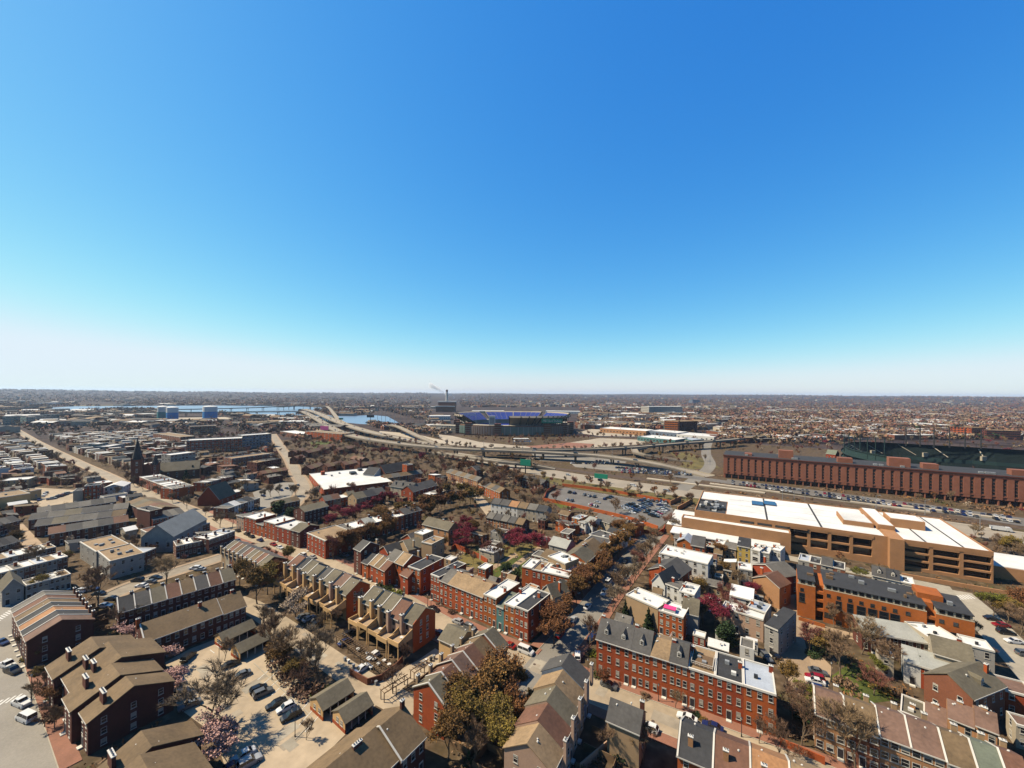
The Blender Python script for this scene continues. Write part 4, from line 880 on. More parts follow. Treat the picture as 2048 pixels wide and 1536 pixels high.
# white terraces near the parking lot
row('white gabled terrace below the walled parking lot', (981.5, 1006), (1092, 1024), 7, 9, 6, walls=['white', 'white', 'white', 'grey_wall', 'beige', 'grey_wall'], roofs=['r_slate', 'r_slate', 'r_orange', 'r_brown', 'r_grey', 'r_dark'], roof='gx', rise=2.4, win=(2, 2), cop='l', trim='dark_trim')
row('grey-roofed low terrace behind the crimson trees', (972, 1035), (1045, 1050), 5.2, 8, 5, walls=['brown_brick', 'tan_brick'], roofs=['r_grey', 'r_slate', 'r_grey', 'r_slate', 'r_brown'], roof='gx', rise=2.2, win=(2, 2), cop='l', trim='dark_trim')
for args in (((1117, 1027), (1136, 1032), 5, 7, 'gx', 'brown_brick', 'r_brown', 'small brown-roofed house nearest the walled parking lot', S(rise=1.5)),
             ((1111, 1040), (1139, 1051), 6, 8, 'shed', 'brick', 'r_grey', 'brick house with grey lean-to roof below the walled lot', S(rise=1.5)),
             ((1144, 1034), (1159, 1038), 6.5, 9, 'flat', 'orange_brick', 'r_silver', 'orange brick house with silver roof and white eaves', S()),
             ((1157, 1043), (1171, 1047), 6, 9, 'shed', 'white', 'r_metal', 'white house with pale metal lean-to roof, left of its twin', S(rise=1.2)),
             ((1170, 1041), (1185, 1046), 6.6, 9, 'gx', 'white', 'r_metal', 'white house with pale metal gable roof beside twiggy ivy', S(rise=1.6)),
             ((1188, 1037), (1219, 1047), 6.5, 10, 'gx', 'beige', 'r_grey', 'long beige house with grey-brown roof and dormer band', S(rise=2.2)),
             ((1222, 1044), (1250, 1051), 7, 9, 'gx', 'grey_wall', 'r_grey', 'grey house with mossy gable roof right of the beige house', S(rise=2)),
             ((1251, 1041), (1273, 1047), 8, 8, 'shed', 'brick', 'r_white', 'tall brick house with white sloping roof at the street corner', S(rise=1.6)),
             ((1211, 1066), (1243, 1075), 6.5, 10, 'gx', 'white', 'r_dark', 'white house with dark roofs and a bright skylight strip', S(rise=1.8)),
             ((1098, 1088), (1133, 1097), 7.5, 9, 'gx', 'grey_wall', 'r_metal', 'house with stained pale metal roof right of the crimson trees', S(rise=2.4)),
             ((1081, 1112), (1110, 1124), 8, 9, 'gx', 'white', 'r_brown', 'white-walled house with brown roof on the corner of the green', S(rise=2)),
             ((1096, 1111), (1131, 1127), 11.5, 8, 'flat', 'tan', 'r_white', 'tan upper storey with half white half brown roof', S()),
             ((1178, 1068), (1215, 1080), 8, 10, 'flat', 'grey_wall', 'r_slate', 'grey-walled house with slate flat roofs and parapets', S()),
             ((1083, 1181), (1106, 1196), 6.5, 8, 'gy', 'beige', 'r_green', 'beige gable house with mossy roof behind the end of the brick row', S(rise=3.4)),
             ((1027, 1188), (1045, 1195), 6, 11, 'flat', 'brick', 'r_orange', 'low brick house with orange-tan roof behind the white roofs', S())):
    kw = args[8]; one(*args[:8], win=kw.pop('win', (2, 2)), chim=[(.85, .5, .8)], detail=2, **kw)
row('the deck-roofed row facing the middle gardens', (1044, 1133), (1138, 1154), 9, 9, split=[1064, 1082], walls='brick', roofs=['r_white', 'r_tan', 'r_white'], win=[(1, 2), (2, 2), (5, 2)], dh=[.3, 0, 0], chim=[[], [(.8, .4)], [(.4, .7)]], side_win=1)
row('brick row facing the tree-lined cross street', (1150, 1146), (1226, 1078), 9.2, 11, 4, walls='brick', roofs=['r_white', 'r_green', 'r_brown', 'r_slate'], roof=['flat', 'gx', 'gx', 'flat'], rise=2.8, win=(2, 3), chim=[[], [(.9, .5, .6)], [(.1, .5, .6)], []])
# houses right of the cross street
for args in (((1318, 1105), (1416, 1128), 9, 12, 'flat', 'white', 'r_white', 'long white house with white flat roof behind the conifer', S(win=(6, 3), ws=(1.2, 1.7))),
             ((1298, 1138), (1357, 1158), 7.5, 13, 'gy', 'brick', 'r_slate', 'brick gable house with broad slate roof by the cross street', S(rise=3, win=(2, 2))),
             ((1304, 1161), (1330, 1171), 8, 11, 'gy', 'white', 'r_slate', 'white gable house with steep grey roof beside brick chimneys', S(rise=3.5, win=(1, 2))),
             ((1331, 1167), (1358, 1177), 8.6, 10, 'shed', 'white', 'r_grey', 'white house with grey sloping roof left of the roof terrace', S(rise=2, win=(2, 3))),
             ((1358, 1181), (1389, 1190), 9, 9, 'flat', 'white', 'r_white', 'white house with crowded roof terrace behind the grey-green roof', S(win=(2, 3))),
             ((1252, 1188), (1316, 1216), 8.5, 8, 'flat', 'tan', 'r_white', 'long tan-walled house with white parapet at the cross street', S(win=(0, 2), door=False)),
             ((1317, 1219), (1367, 1235), 8, 8, 'flat', 'brick', 'r_white', 'red brick house with white roof and pink cover on it', S(win=(4, 3))),
             ((1364, 1224), (1396, 1232), 7, 12, 'gx', 'grey_wall', 'r_green', 'grey house with broad grey-green roof right of the pink cover', S(rise=2.4, win=(0, 2), door=False)),
             ((1354, 1082), (1383, 1088), 7, 9, 'gy', 'orange_brick', 'r_silver', 'orange brick house with dark gable window below the long white building', S(rise=2, win=(1, 2))),
             ((1381, 1090), (1409, 1095), 7, 9, 'shed', 'brick', 'r_slate', 'brick house with slate sloping roof beside the orange brick gable', S(rise=-2)),
             ((1412, 1092), (1428, 1096), 4, 8, 'flat', 'brick', 'concrete', 'low brick house with a cluttered walled roof terrace', S()),
             ((1429, 1085), (1448, 1089), 6.5, 7, 'flat', 'white', 'r_white', 'white boxy house with flat roof above the cluttered terrace', S()),
             ((1449, 1094), (1472, 1099), 6, 9, 'gx', 'tan', 'r_grey', 'tan house with plain grey roof left of the yellow house', S(rise=1.4)),
             ((1474, 1091), (1500, 1096), 8, 9, 'shed', 'yellow_wall', 'r_dark', 'mustard yellow house with dark roof', S(rise=-1.4, win=(2, 3))),
             ((1501, 1097), (1520, 1102), 9, 10, 'flat', 'white', 'r_white', 'white modern house with stacked dark balconies', S(win=(1, 3), ws=(2.4, 2.0))),
             ((1521, 1103), (1539, 1107), 8.5, 10, 'flat', 'grey_wall', 'r_white', 'grey modern house with white roof beside the stacked balconies', S(win=(3, 2))),
             ((1541, 1097), (1561, 1102), 8.5, 8, 'flat', 'white', 'r_white', 'white top-floor glass house beside the long brick building', S(win=(3, 2))),
             ((1477, 1136), (1505, 1141), 7.5, 8, 'flat', 'grey_wall', 'r_white', 'grey house with white flat roof left of the long red gable', S()),
             ((1505, 1129), (1561, 1156), 7.5, 10, 'gy', 'brick', 'r_grey', 'red brick house with one long grey gable roof', S(rise=2.6, win=(0, 2), door=False)),
             ((1506, 1155), (1559, 1176), 8, 8, 'gy', 'tan_brick', 'r_red', 'tan brick gable house in front of the long red gable', S(rise=2.6, win=(0, 2), door=False)),
             ((1459, 1190), (1507, 1202), 6.5, 8, 'shed', 'white', 'r_white', 'white house with bright sloping roof behind the crimson tree', S(rise=-.8)),
             ((1443, 1213), (1527, 1239), 7.5, 5.5, 'flat', 'pinkish', 'r_white', 'long pale pink-walled house with narrow white roof behind bare trees', S(win=(4, 2))),
             ((1494, 1212), (1532, 1225), 8, 7, 'flat', 'grey_wall', 'r_silver', 'grey house with pale roof and skylights behind the pink wall', S(win=(0, 2), door=False)),
             ((1529, 1249), (1557, 1261), 8.5, 14, 'shed', 'grey_wall', 'r_dark', 'grey house with slatted dark roof at the alley', S(rise=-1, win=(1, 3)))):
    kw = args[8]; one(*args[:8], chim=kw.pop('chim', [(.12, .5, .8)]), win=kw.pop('win', (2, 2)), detail=2, **kw)
# behind the orange block
row('the dark-roofed row behind the orange block', (1596, 1118), (1690, 1139), 7.5, 9, 4, walls=['grey_wall', 'brown_brick'], roofs=['r_silver', 'r_dark', 'r_slate', 'r_dark'], roof=['flat', 'flat', 'gx', 'flat'], rise=2, win=(1, 2))
row('dormered grey row behind the orange block', (1745, 1150), (1830, 1169), 8, 8, 3, walls=['grey_wall', 'white', 'grey_wall'], roofs=['r_slate', 'r_dark', 'r_white'], roof=['gx', 'gx', 'flat'], rise=2.6, win=(2, 2), dorm=[1, 1, 0])
# lower right
row('the pair below the orange block', (1724, 1263), (1860, 1288), 6, 7, split=[1755], walls='dark_brick', roofs=['r_metal', 'r_metal'], roof='shed', rise=-1.6, win=[(2, 2), (7, 2)])
one((1859, 1276), (1925, 1281), 8, 9, 'flat', 'beige', 'r_white', 'house with bright white roof below the right end of the orange block', win=(2, 2), ends='lr')
one((1928, 1287), (1990, 1302), 8, 6, 'flat', 'grey_wall', 'r_white', 'narrow white-roofed house running toward the right street', win=(2, 2))
one((1868, 1306), (1950, 1330), 8.5, 11, 'gx', 'beige', 'r_green', 'beige house with grey-green roof and a skylight, right of the brick pair', rise=2.6, win=(0, 2), chim=[(.75, .6, .5)], door=False)
row('the low pair by the dark conifer', (1808, 1322), (1918, 1356), 6, 7, split=[1842], walls=['white', 'brick'], roofs=['r_metal', 'r_metal'], roof='shed', rise=-1.2, win=[(1, 1), (3, 2)])
one((1946, 1398), (2010, 1372), 8, 9, 'gx', 'brown_brick', 'r_green', 'brown brick house with broad grey-green roof and dormer at lower right', rise=3, win=(4, 2), dorm=1, chim=[(.9, .3, 1.0)])
row('mauve-roofed back houses at lower right', (1800, 1400), (1995, 1478), 6.5, 8, split=[1850, 1895, 1950], walls=['brick', 'tan_brick', 'tan_brick', 'tan_brick'], roofs=['r_green', 'r_mauve', 'r_mauve', 'r_mauve'], dh=[-2.5, -2.2, .5, 1.2], roof=['flat', 'gx', 'gx', 'gx'], rise=2, win=(2, 2), chim=[[(.5, .5, .5)]], cmat='tan_brick')
row('the mauve and tan bottom right row', (1630, 1427), (2070, 1588), 8, 11, split=[1692, 1760, 1823, 1893, 1958, 2020], walls=['tan_brick', 'brown_brick', 'tan_brick'], roofs=['r_mauve', 'r_brown', 'r_mauve', 'r_mauve', 'r_brown', 'r_copper', 'r_red'], roof='gx', rise=2.6, win=(3, 3), cop='l', chim=[[(.85, 1.03, -1.2)]], cmat='tan', trim='trim', ws=(1.3, 1.7), jog=[0, 0, .5, .5, 0, 0])
# pink hot-tub cover on a roof
x, y = W(1340, 1212, 9.2); t = thing('tub_cover', 'bright pink rectangular cover on a white flat roof', 'cover', x, y, 8.0, UA); b = MB(); b.box(-1.8, 1.8, -1.1, 1.1, -.4, .55); b.build('base', ['white'], t); b = MB(); b.box(-1.9, 1.9, -1.2, 1.2, .553, .8); b.build('cover', ['pink_cover'], t)
# the orange brick block
def orange_block():
    a, c = W(1595, 1159, 13), W(1950, 1236, 13); L = math.hypot(c[0] - a[0], c[1] - a[1]); ang = math.atan2(c[1] - a[1], c[0] - a[0])
    t = thing('apartment_block', 'long orange brick apartment block with a strip of attic windows', 'apartment block', a[0], a[1], 0, ang); D = 15
    mark_poly([a, c, (c[0] + 15 * .53, c[1] + 15 * .848), (a[0] + 15 * .53, a[1] + 15 * .848)])
    q = lambda px: (lambda w_: (w_[0] - a[0]) * math.cos(ang) + (w_[1] - a[1]) * math.sin(ang))(W(px, 1159 + (px - 1595) * .217, 13))
    x1, x2, x3, x4 = q(1631), q(1647), q(1854), q(1872); b = MB()
    for s, e in ((0, x1), (x2, x3), (x4, L)): b.box(s, e, 0, D, -.3, 11.6)
    b.box(x1 + .003, x2 - .003, 3, D - .01, -.3, 11.55); b.box(x3 + .003, x4 - .003, 3, D - .01, -.3, 13.6)
    b.build('wall', ['orange_brick'], t)
    for s, e in ((0, x1), (x2, x3), (x4, L)):
        b = MB(); b.box(s + .3, e - .3, .5, D - .5, 11.603, 13.2); b.box(s, e, -.02, .3, 11.61, 11.8); b.build('attic', ['beige'], t)
        r = MB(); r.box(s - .0, e + .0, .1, D - .1, 13.203, 13.45); r.build('roof', ['r_dark'], t)
        n = int((e - s) / 1.75)
        for i in range(n): window(t, s + .6 + (e - s - 1.2) * (i + .5) / n, .498, 11.9, 1.25, 1.15, data=WIN_D)
        for i in range(int((e - s) / 2.9)):
            xx = s + 1.3 + i * 2.9 + R.uniform(-.2, .2)
            if xx > e - 1: continue
            window(t, xx, 0, 9.2, 1.1, 1.1, data=WIN_D); window(t, xx, 0, R.choice((2.0, 5.4, 5.4)), R.choice((1.7, 2.4)), R.choice((1.7, 3.2)), data=WIN_D)
            if i % 3 == 1: window(t, xx, 0, .3, 1.6, 1.5, data=WIN_D)
    for s, e in ((x1, x2), (x3, x4)):
        for z in (3.4, 6.6, 9.4): b = MB(); b.box(s + .01, e - .01, .3, 3, z, z + .9); b.build('balcony', ['orange_brick'], t)
    b = MB(); b.box(x3 - 1, x4 + 3, 6, D - 2, 13.46, 15.2); b.build('stair_tower', ['orange_brick'], t)
    for i in range(14):
        k = MB(); xx, yy = R.uniform(2, L - 3), R.uniform(3, 12); k.box(xx, xx + R.uniform(.6, 2), yy, yy + 1, 13.455, 13.455 + R.uniform(.4, 1.1)); k.build('air_unit', [R.choice(('metal_grey', 'white', 'wood'))], t)
orange_block()
# ---------------------------------------------------------------- left half beyond the near rows
for q, (A, B, n, h, ph, rf) in enumerate((((75, 1026), (232, 1003), 6, 5.5, 'uppermost of the four long grey-roofed rows', ['r_grey', 'r_slate', 'r_grey']),
                           ((57, 1040), (255, 1016), 6, 6, 'second of the four long grey-roofed rows', ['r_slate', 'r_grey', 'r_green', 'r_slate', 'r_slate', 'r_grey']),
                           ((69, 1053), (250, 1030), 6, 6, 'third of the four long grey-roofed rows', ['r_slate', 'r_green', 'r_grey', 'r_grey', 'r_slate', 'r_brown']),
                           ((97, 1069), (257, 1042), 5, 6.2, 'nearest of the four long grey-roofed rows', ['r_red', 'r_slate', 'r_grey', 'r_slate', 'r_red']))):
    row(ph, A, B, h, 9, n, walls=['brown_brick', 'dark_brick'], roofs=rf, roof='gx', rise=2.2, win=(2, 2), ridge=.62, cop='', detail=1, chim=[[(.8, .7, .3)], []])
row('the rear flat-roofed row at the left edge', (-25, 1124), (112, 1093), 6, 10, 7, walls=['brown_brick', 'beige', 'grey_wall'], roofs=['r_white', 'r_tan', 'r_silver', 'r_white', 'r_grey'], win=(2, 2), detail=1, chim=[[(.6, .6)], []])
row('the front flat-roofed row at the left edge', (-25, 1152), (136, 1112), 6.5, 9, 7, walls=['brown_brick', 'tan', 'grey_wall'], roofs=['r_tan', 'r_white', 'r_grey', 'r_white', 'r_silver'], win=(2, 2), detail=1, chim=[[(.6, .6)], []])
row('the white-edged row above the striped roofs', (52, 1171), (142, 1147), 6, 8, 4, walls=['grey_wall', 'beige'], roofs=['r_grey', 'r_white', 'r_white', 'r_tan'], win=(2, 2), detail=1)
one((4, 1182), (48, 1171), 6, 12, 'gy', 'grey_wall', 'r_green', 'grey gable house above the striped roofs at the left edge', rise=3.4, win=(2, 2), detail=1)
row('the row left of the four long', (-40, 1104), (38, 1082), 6, 9, 5, walls='dark_brick', roofs=['r_slate', 'r_dark'], roof='gx', rise=2.4, win=(2, 2), detail=1)
row('the row below the cream warehouse', (-45, 1062), (40, 1040), 6, 9, 5, walls='dark_brick', roofs=['r_slate', 'r_grey'], roof='gx', rise=2.4, win=(2, 2), detail=1)
church = one((282, 1076), (347, 1073), 7.5, 28, 'gy', 'grey_wall', 'r_metal', 'grey stone church hall with big pale gable roof and arched window', rise=6, win=(3, 1), cat='church', name='church_hall', door=False, ws=(1.6, 3), trim='grey_wall')
for i, (A, B, h, d, wl, rm, lb) in enumerate((((160, 1083), (193, 1103), 8, 11, 'grey_wall', 'r_tan', 'tan flat-roofed block with rooftop air units, left of its stepped twin'), ((195, 1101), (220, 1122), 8, 11, 'grey_wall', 'r_tan', 'tan flat-roofed block with rooftop air units, stepped forward beside the white roof'))):
    t = one(A, B, h, d, 'flat', wl, rm, lb, win=(3, 2), name='flat_roofed_block', cat='building', group='tan flat-roofed blocks by the church hall', side_win=2)
    for k in range(5):
        b = MB(); x, y = R.uniform(3, 14), R.uniform(2, 8); b.box(x, x + R.uniform(.8, 2), y, y + 1.2, h - .34, h + R.uniform(.2, .8)); b.build('air_unit', ['metal_grey'], t)
row('the pair right of the tan blocks', (252, 1120), (312, 1095), 6.5, 9, 2, walls='brown_brick', roofs=['r_white', 'r_silver'], win=(3, 2), detail=1)
row('low roofs between church hall and white-roofed row', (352, 1092), (418, 1078), 6, 9, 4, walls=['brown_brick', 'dark_brick'], roofs=['r_grey', 'r_white', 'r_dark', 'r_white'], win=(2, 2), detail=1, chim=[[(.5, .6)]])
row('scattered white roofs above the church hall yard', (345, 1068), (420, 1045), 5.5, 8, 5, walls=['brown_brick', 'beige'], roofs=['r_white', 'r_dark', 'r_white', 'r_silver', 'r_white'], win=(2, 2), detail=1, chim=[[(.5, .6)]])
row('grey slope-roofed row above the church hall', (305, 1040), (371, 1026), 6, 8, 5, walls='brick', roofs=['r_slate', 'r_grey'], roof='shed', rise=-2, win=(2, 2), detail=1)
row('white strip-roofed row behind the grey slopes', (300, 1030), (350, 1014), 5.5, 8, 5, walls='brown_brick', roofs=['r_white', 'r_silver', 'r_white'], win=(2, 2), detail=1)
row('brown stepped roofs beside the dark block', (253, 1005), (300, 1026), 7, 14, 5, walls='dark_brick', roofs=['r_brown', 'r_green', 'r_brown', 'r_red', 'r_brown'], roof='gx', rise=2, win=(1, 3), detail=1)
one((274, 1016), (300, 1022), 11, 6, 'flat', 'dark_brick', 'r_dark', 'plain dark brick tower block standing above the church hall', win=(0, 3), door=False, name='brick_block', cat='building')
one((-35, 1000), (61, 986), 8, 22, 'flat', 'cream', 'r_tan', 'cream-walled warehouse with tan flat roof at the left edge', win=(2, 1), name='warehouse', cat='warehouse', door=False)
one((61, 982), (83, 978), 7, 10, 'flat', 'cream', 'r_tan', 'cream block attached to the cream warehouse', win=(1, 1), name='warehouse', cat='warehouse', door=False)
one((0, 962), (57, 958), 7, 14, 'flat', 'cream', 'r_white', 'cream three-window building behind the cream warehouse', win=(5, 2), name='office_block', cat='building', door=False)
one((168, 972), (201, 969), 11, 9, 'flat', 'brick', 'r_dark', 'square red brick tower house with grid of windows by the parking lot', win=(4, 4), name='brick_block', cat='building', door=False)
one((146, 982), (166, 980), 8, 10, 'flat', 'beige', 'r_dark', 'blank beige annex on the left of the square brick tower', win=(0, 1), name='brick_block', cat='building', door=False)
one((207, 976), (247, 973), 6.5, 14, 'gy', 'white', 'r_white', 'white hall with low white gable roof beside the brick tower', rise=2, win=(4, 2), name='white_hall', cat='building', door=False)
row('grey strip roof in front of the white hall', (208, 994), (256, 986), 4, 7, 1, walls='white', roofs='r_grey', win=(6, 1), detail=1, labels=['long low white shed with grey roof in front of the white hall'])
one((395, 999), (439, 999), 4.5, 17, 'gy', 'brick', 'r_green', 'modern red brick church with one steep grey roof slope', rise=9, win=(0, 1), name='brick_church', cat='church', door=False)
row('flat white annex behind the modern brick church', (440, 990), (485, 982), 4.5, 10, 2, walls='brick', roofs='r_white', win=(3, 1), detail=1)
row('the brick row just below the spires', (279, 953), (345, 978), 8, 13, 9, walls=['brick', 'brown_brick'], roofs=['r_white', 'r_grey', 'r_dark', 'r_silver', 'r_grey', 'r_white'], win=(2, 3), detail=1, chim=[[(.7, .6)]])
row('the row cornering toward the modern church', (346, 978), (383, 970), 8, 12, 4, walls=['brick', 'dark_brick'], roofs=['r_dark', 'r_grey'], win=(2, 3), detail=1)
row('brick row behind the modern brick church', (408, 966), (466, 952), 7, 10, 7, walls=['brick', 'brown_brick'], roofs=['r_grey', 'r_white'], win=(2, 2), detail=1)
row('mixed row above the left street corner', (455, 1017), (520, 995), 6.5, 10, 5, walls=['brown_brick', 'white'], roofs=['r_grey', 'r_white', 'r_slate', 'r_dark'], win=(2, 2), detail=1, roof=['flat', 'gx', 'flat', 'gx', 'flat'], rise=2)
# the church with two spires
def spire_church():
    gx, gy = W(263, 967); t = thing('spired_church', 'dark brick church with one tall and one short pointed spire', 'church', gx, gy, 0, math.radians(35))
    mark_poly([(gx - 5, gy - 5), (gx + 60, gy - 5), (gx + 60, gy + 30), (gx - 5, gy + 30)])
    def tower(x, y, s, h, sp, cl):
        b = MB(); b.box(x, x + s, y, y + s, -.3, h)
        for dx in (0, s): 
            for dy in (0, s): b.box(x + dx - .5, x + dx + .5, y + dy - .5, y + dy + .5, -.2, h + 1.5)
        o = b.build('tower', ['brown_brick'], t); k = MB(); c = (x + s / 2, y + s / 2, h + sp)
        r = [(x + s / 2 + s * .6 * math.cos(i * math.pi / 4), y + s / 2 + s * .6 * math.sin(i * math.pi / 4), h) for i in range(8)]
        for i in range(8): k.face([r[i], r[(i + 1) % 8], c])
        k.build('spire', ['r_dark'], o)
        for z in (h * .45, h * .75): window(o, x + s / 2, y - .01, z, 1.4, 3.2); window(o, x - .01, y + s / 2, z, 1.4, 3.2, -math.pi / 2)
    tower(0, 0, 6.5, 20, 19, 1); tower(13, -4, 5, 15, 9, 1)
    b = MB(); b.hull([(2, -.3), (17, -.3), (17, 9), (9.5, 16), (2, 9)], 3, 9, 0, 'y'); b.build('front_gable', ['brown_brick'], t)
    b = MB(); b.hull([(0, -.3), (16, -.3), (16, 8), (8, 14.5), (0, 8)], 14, 46, 0, 'x'); o = b.build('nave', ['brown_brick'], t)
    b = MB(); b.hull([(-.6, 7.6), (8, 14.6), (8, 15), (-.6, 8)], 13.8, 46.2, 0, 'x'); b.hull([(16.6, 7.6), (16.6, 8), (8.001, 15), (8.001, 14.6)], 13.8, 46.2, 0, 'x'); b.build('nave_roof', ['r_green'], t)
    for i in range(5): window(t, 18 + i * 6, 0, 2.5, 1.4, 4.2)
    link('door', DOOR, t, (9.5, 3 - .02, 0), 0, (3, 1, 3.6))
spire_church()
def big(A, B, h, d, wall, rm, label, cols, fl, name='apartment_block', cat='apartment block', wd=True, **kw):
    return one(A, B, h, d, 'flat', wall, rm, label, win=(cols, fl), name=name, cat=cat, detail=kw.pop('detail', 1), door=False, ws=kw.pop('ws', (2.0, 1.7)), par=.8, **kw)
big((373, 881), (484, 876), 17, 22, 'brick', 'r_white', 'white-roofed five-storey brick apartment block with white corner bays', 14, 5, ws=(2.6, 2.0))
big((485, 871), (543, 867), 19, 20, 'blue_grey', 'r_white', 'dark blue glazed end block beside the brick apartments', 9, 5, ws=(3.2, 2.4))
big((341, 910), (391, 904), 14, 16, 'grey_wall', 'r_white', 'grey and dark four-storey block with white roof behind the spires', 7, 4, ws=(2.8, 2.0))
big((464, 917), (540, 907), 11, 16, 'warehouse_brick', 'r_tan', 'long red-tan warehouse building right of the dark fir', 8, 3)
big((380, 853), (432, 851), 16, 22, 'brown_brick', 'r_tan', 'brown office block with window strips before the water tanks', 10, 4)
big((306, 866), (361, 874), 12, 18, 'brown_brick', 'r_tan', 'long brown brick block beside dark evergreens', 12, 3)
big((195, 888), (217, 885), 9, 14, 'teal_wall', 'r_white', 'small teal-walled block among the row houses', 4, 3)
big((217, 893), (250, 887), 8, 14, 'grey_wall', 'r_white', 'white-roofed grey block right of the teal one', 5, 2)
for i, (x0, x1, y, wl) in enumerate(((5, 32, 833, 'teal_wall'), (33, 52, 832, 'blue_grey'), (53, 70, 834, 'teal_wall'), (71, 88, 831, 'grey_wall'), (89, 103, 830, 'beige'), (104, 119, 829, 'teal_wall'))):
    big((x0, y), (x1, y - .6), 20, 30, wl, 'r_grey', f"{NAME_WALL[wl]} section of the long far apartment complex at left, {ordw(i)} from left", 5, 5, group='far apartment complex at left', ws=(3, 2.2))
big((121, 842), (180, 838), 12, 25, 'beige', 'r_tan', 'long beige far block right of the teal apartment complex', 10, 3)
big((610, 862), (684, 868), 13, 20, 'brick', 'r_tan', 'three-storey brick mill building below the highway', 10, 3, ws=(1.8, 2.4))
big((560, 862), (610, 870), 8, 25, 'brown_brick', 'r_white', 'low brick building with white roofs left of the mill', 6, 2)
big((-60, 918), (18, 912), 9, 14, 'blue_grey', 'r_tan', 'blue-grey block at the left edge of the row houses', 6, 3)
# white-roofed school, its stack, and the roofs around it
A, B = (619, 947), (648, 979); t = one(A, B, 6, 52, 'flat', 'brick', 'r_white', 'broad white-roofed brick school building with a dark smoke stack', win=(8, 1), name='school', cat='school', detail=2, door=False)
for x, y, s, h, m in ((8, 8, 4, 3, 'brick'), (18, 30, 7, 2, 'metal_dark'), (6, 40, 5, 2, 'metal_dark'), (20, 14, 2, 1.2, 'metal_grey'), (12, 22, 2, 1.2, 'metal_grey')):
    b = MB(); b.box(x, x + s, y, y + s * .7, 5.66, 5.66 + h); b.build('roof_box', [m], t)
sx, sy = W(721, 948); t = thing('smoke_stack', 'slender dark brick smoke stack behind the white school roof', 'chimney', sx, sy, 0); b = MB(); b.tube((0, 0, -.2), (0, 0, 14.5), 1.15, .9, 10, 0, True); b.build('shaft', ['dark_brick'], t); b = MB(); b.tube((0, 0, 14.4), (0, 0, 15), 1.2, 1.2, 10, 0, True); b.build('cap', ['dark_brick'], t)
one((770, 946), (826, 936), 8, 14, 'gx', 'dark_brick', 'r_dark', 'dark steep-roofed chapel with a brick tower', rise=6, win=(5, 1), name='chapel', cat='church', detail=1)
one((814, 930), (826, 928), 14, 7, 'flat', 'brick', 'r_dark', 'square brick bell tower at the dark chapel', win=(1, 2), name='bell_tower', cat='tower', door=False, detail=1)
one((748, 950), (770, 944), 7, 12, 'gy', 'white', 'r_dark', 'white gable house left of the dark chapel', rise=5, win=(2, 2), detail=1)
row('brown roofs in front of the dark chapel', (770, 957), (845, 946), 5.5, 9, 5, walls=['brown_brick', 'tan_brick'], roofs=['r_brown', 'r_grey', 'r_brown'], roof='gx', rise=2.4, win=(2, 2), detail=1)
one((781, 972), (822, 978), 8, 10, 'gx', 'beige', 'r_slate', 'beige house with steep slate roof beside the blossom', rise=3.4, win=(4, 2), detail=2, dorm=3)
one((826, 984), (874, 970), 7, 12, 'gx', 'brick', 'r_slate', 'brick hall with slate roof and white balustrade', rise=3.6, win=(6, 2), detail=2)
row('small roofs right of the brick hall', (862, 990), (895, 980), 5, 8, 3, walls='brown_brick', roofs=['r_white', 'r_grey', 'r_brown'], win=(2, 2), detail=1)
row('roofs between the blossom and the crimson trees', (650, 1002), (712, 990), 6, 9, 4, walls=['brick', 'tan'], roofs=['r_grey', 'r_red', 'r_white', 'r_green'], roof=['gx', 'gx', 'flat', 'gx'], rise=2.4, win=(2, 2), detail=1)
row('slate roofs above the crimson trees', (713, 998), (772, 985), 7, 11, 3, walls=['tan', 'brown_brick', 'brown_brick'], roofs=['r_green', 'r_dark', 'r_slate'], roof='gx', rise=3, win=(2, 2), detail=1)
row('roofs left of the big dark fir', (556, 1010), (600, 1000), 6, 9, 3, walls='brown_brick', roofs=['r_brown', 'r_green'], roof='gx', rise=2, win=(2, 2), detail=1)
row('the brick row in the leafless wood', (957, 968), (1000, 985), 7, 9, 5, walls=['orange_brick', 'brick'], roofs=['r_brown', 'r_slate'], roof='gx', rise=2.5, win=(2, 3), detail=1)
row('the tan row by the railway wood', (893, 944), (955, 962), 6, 9, 7, walls=['tan_brick', 'brown_brick'], roofs=['r_grey', 'r_brown'], roof='gx', rise=2.4, win=(2, 2), detail=1)
one((935, 937), (953, 941), 7, 8, 'gy', 'brown_brick', 'r_dark', 'brown gable house above the tan row', rise=3, win=(1, 2), detail=1)
row('dark roofs among trees beside the railway', (1026, 955), (1085, 968), 6, 9, 5, walls='dark_brick', roofs=['r_slate', 'r_dark'], roof='gx', rise=2.5, win=(2, 2), detail=1)
cl = [(592, 905, 612, 900), (596, 918, 612, 914), (617, 906, 660, 896), (640, 895, 672, 892), (678, 900, 712, 895), (622, 938, 648, 930), (655, 934, 690, 927), (690, 930, 716, 925), (700, 917, 722, 921), (722, 933, 770, 924)]
for i, (x0, y0, x1, y1) in enumerate(cl):
    row('the ' + ['left-edge clump of town houses', 'clump below the left edge one', 'long back clump', 'rearmost clump', 'clump by the red trees', 'clump left of the school roof', 'clump above the school roof', 'clump behind the smoke stack', 'gabled clump by the smoke stack', 'long clump left of the dark chapel'][i], (x0, y0), (x1, y1), 6, 10, max(3, int((x1 - x0) / 8)), walls=['brown_brick', 'brick'], roofs=['r_red', 'r_brown', 'r_mauve'], roof='gx', rise=2.6, win=(1, 2), detail=0, name='town_house', cat='town house')
row('brown roofs at the cross street corner', (524, 948), (576, 940), 6, 9, 5, walls='brown_brick', roofs=['r_red', 'r_brown'], roof='gx', rise=2, win=(2, 2), detail=0)
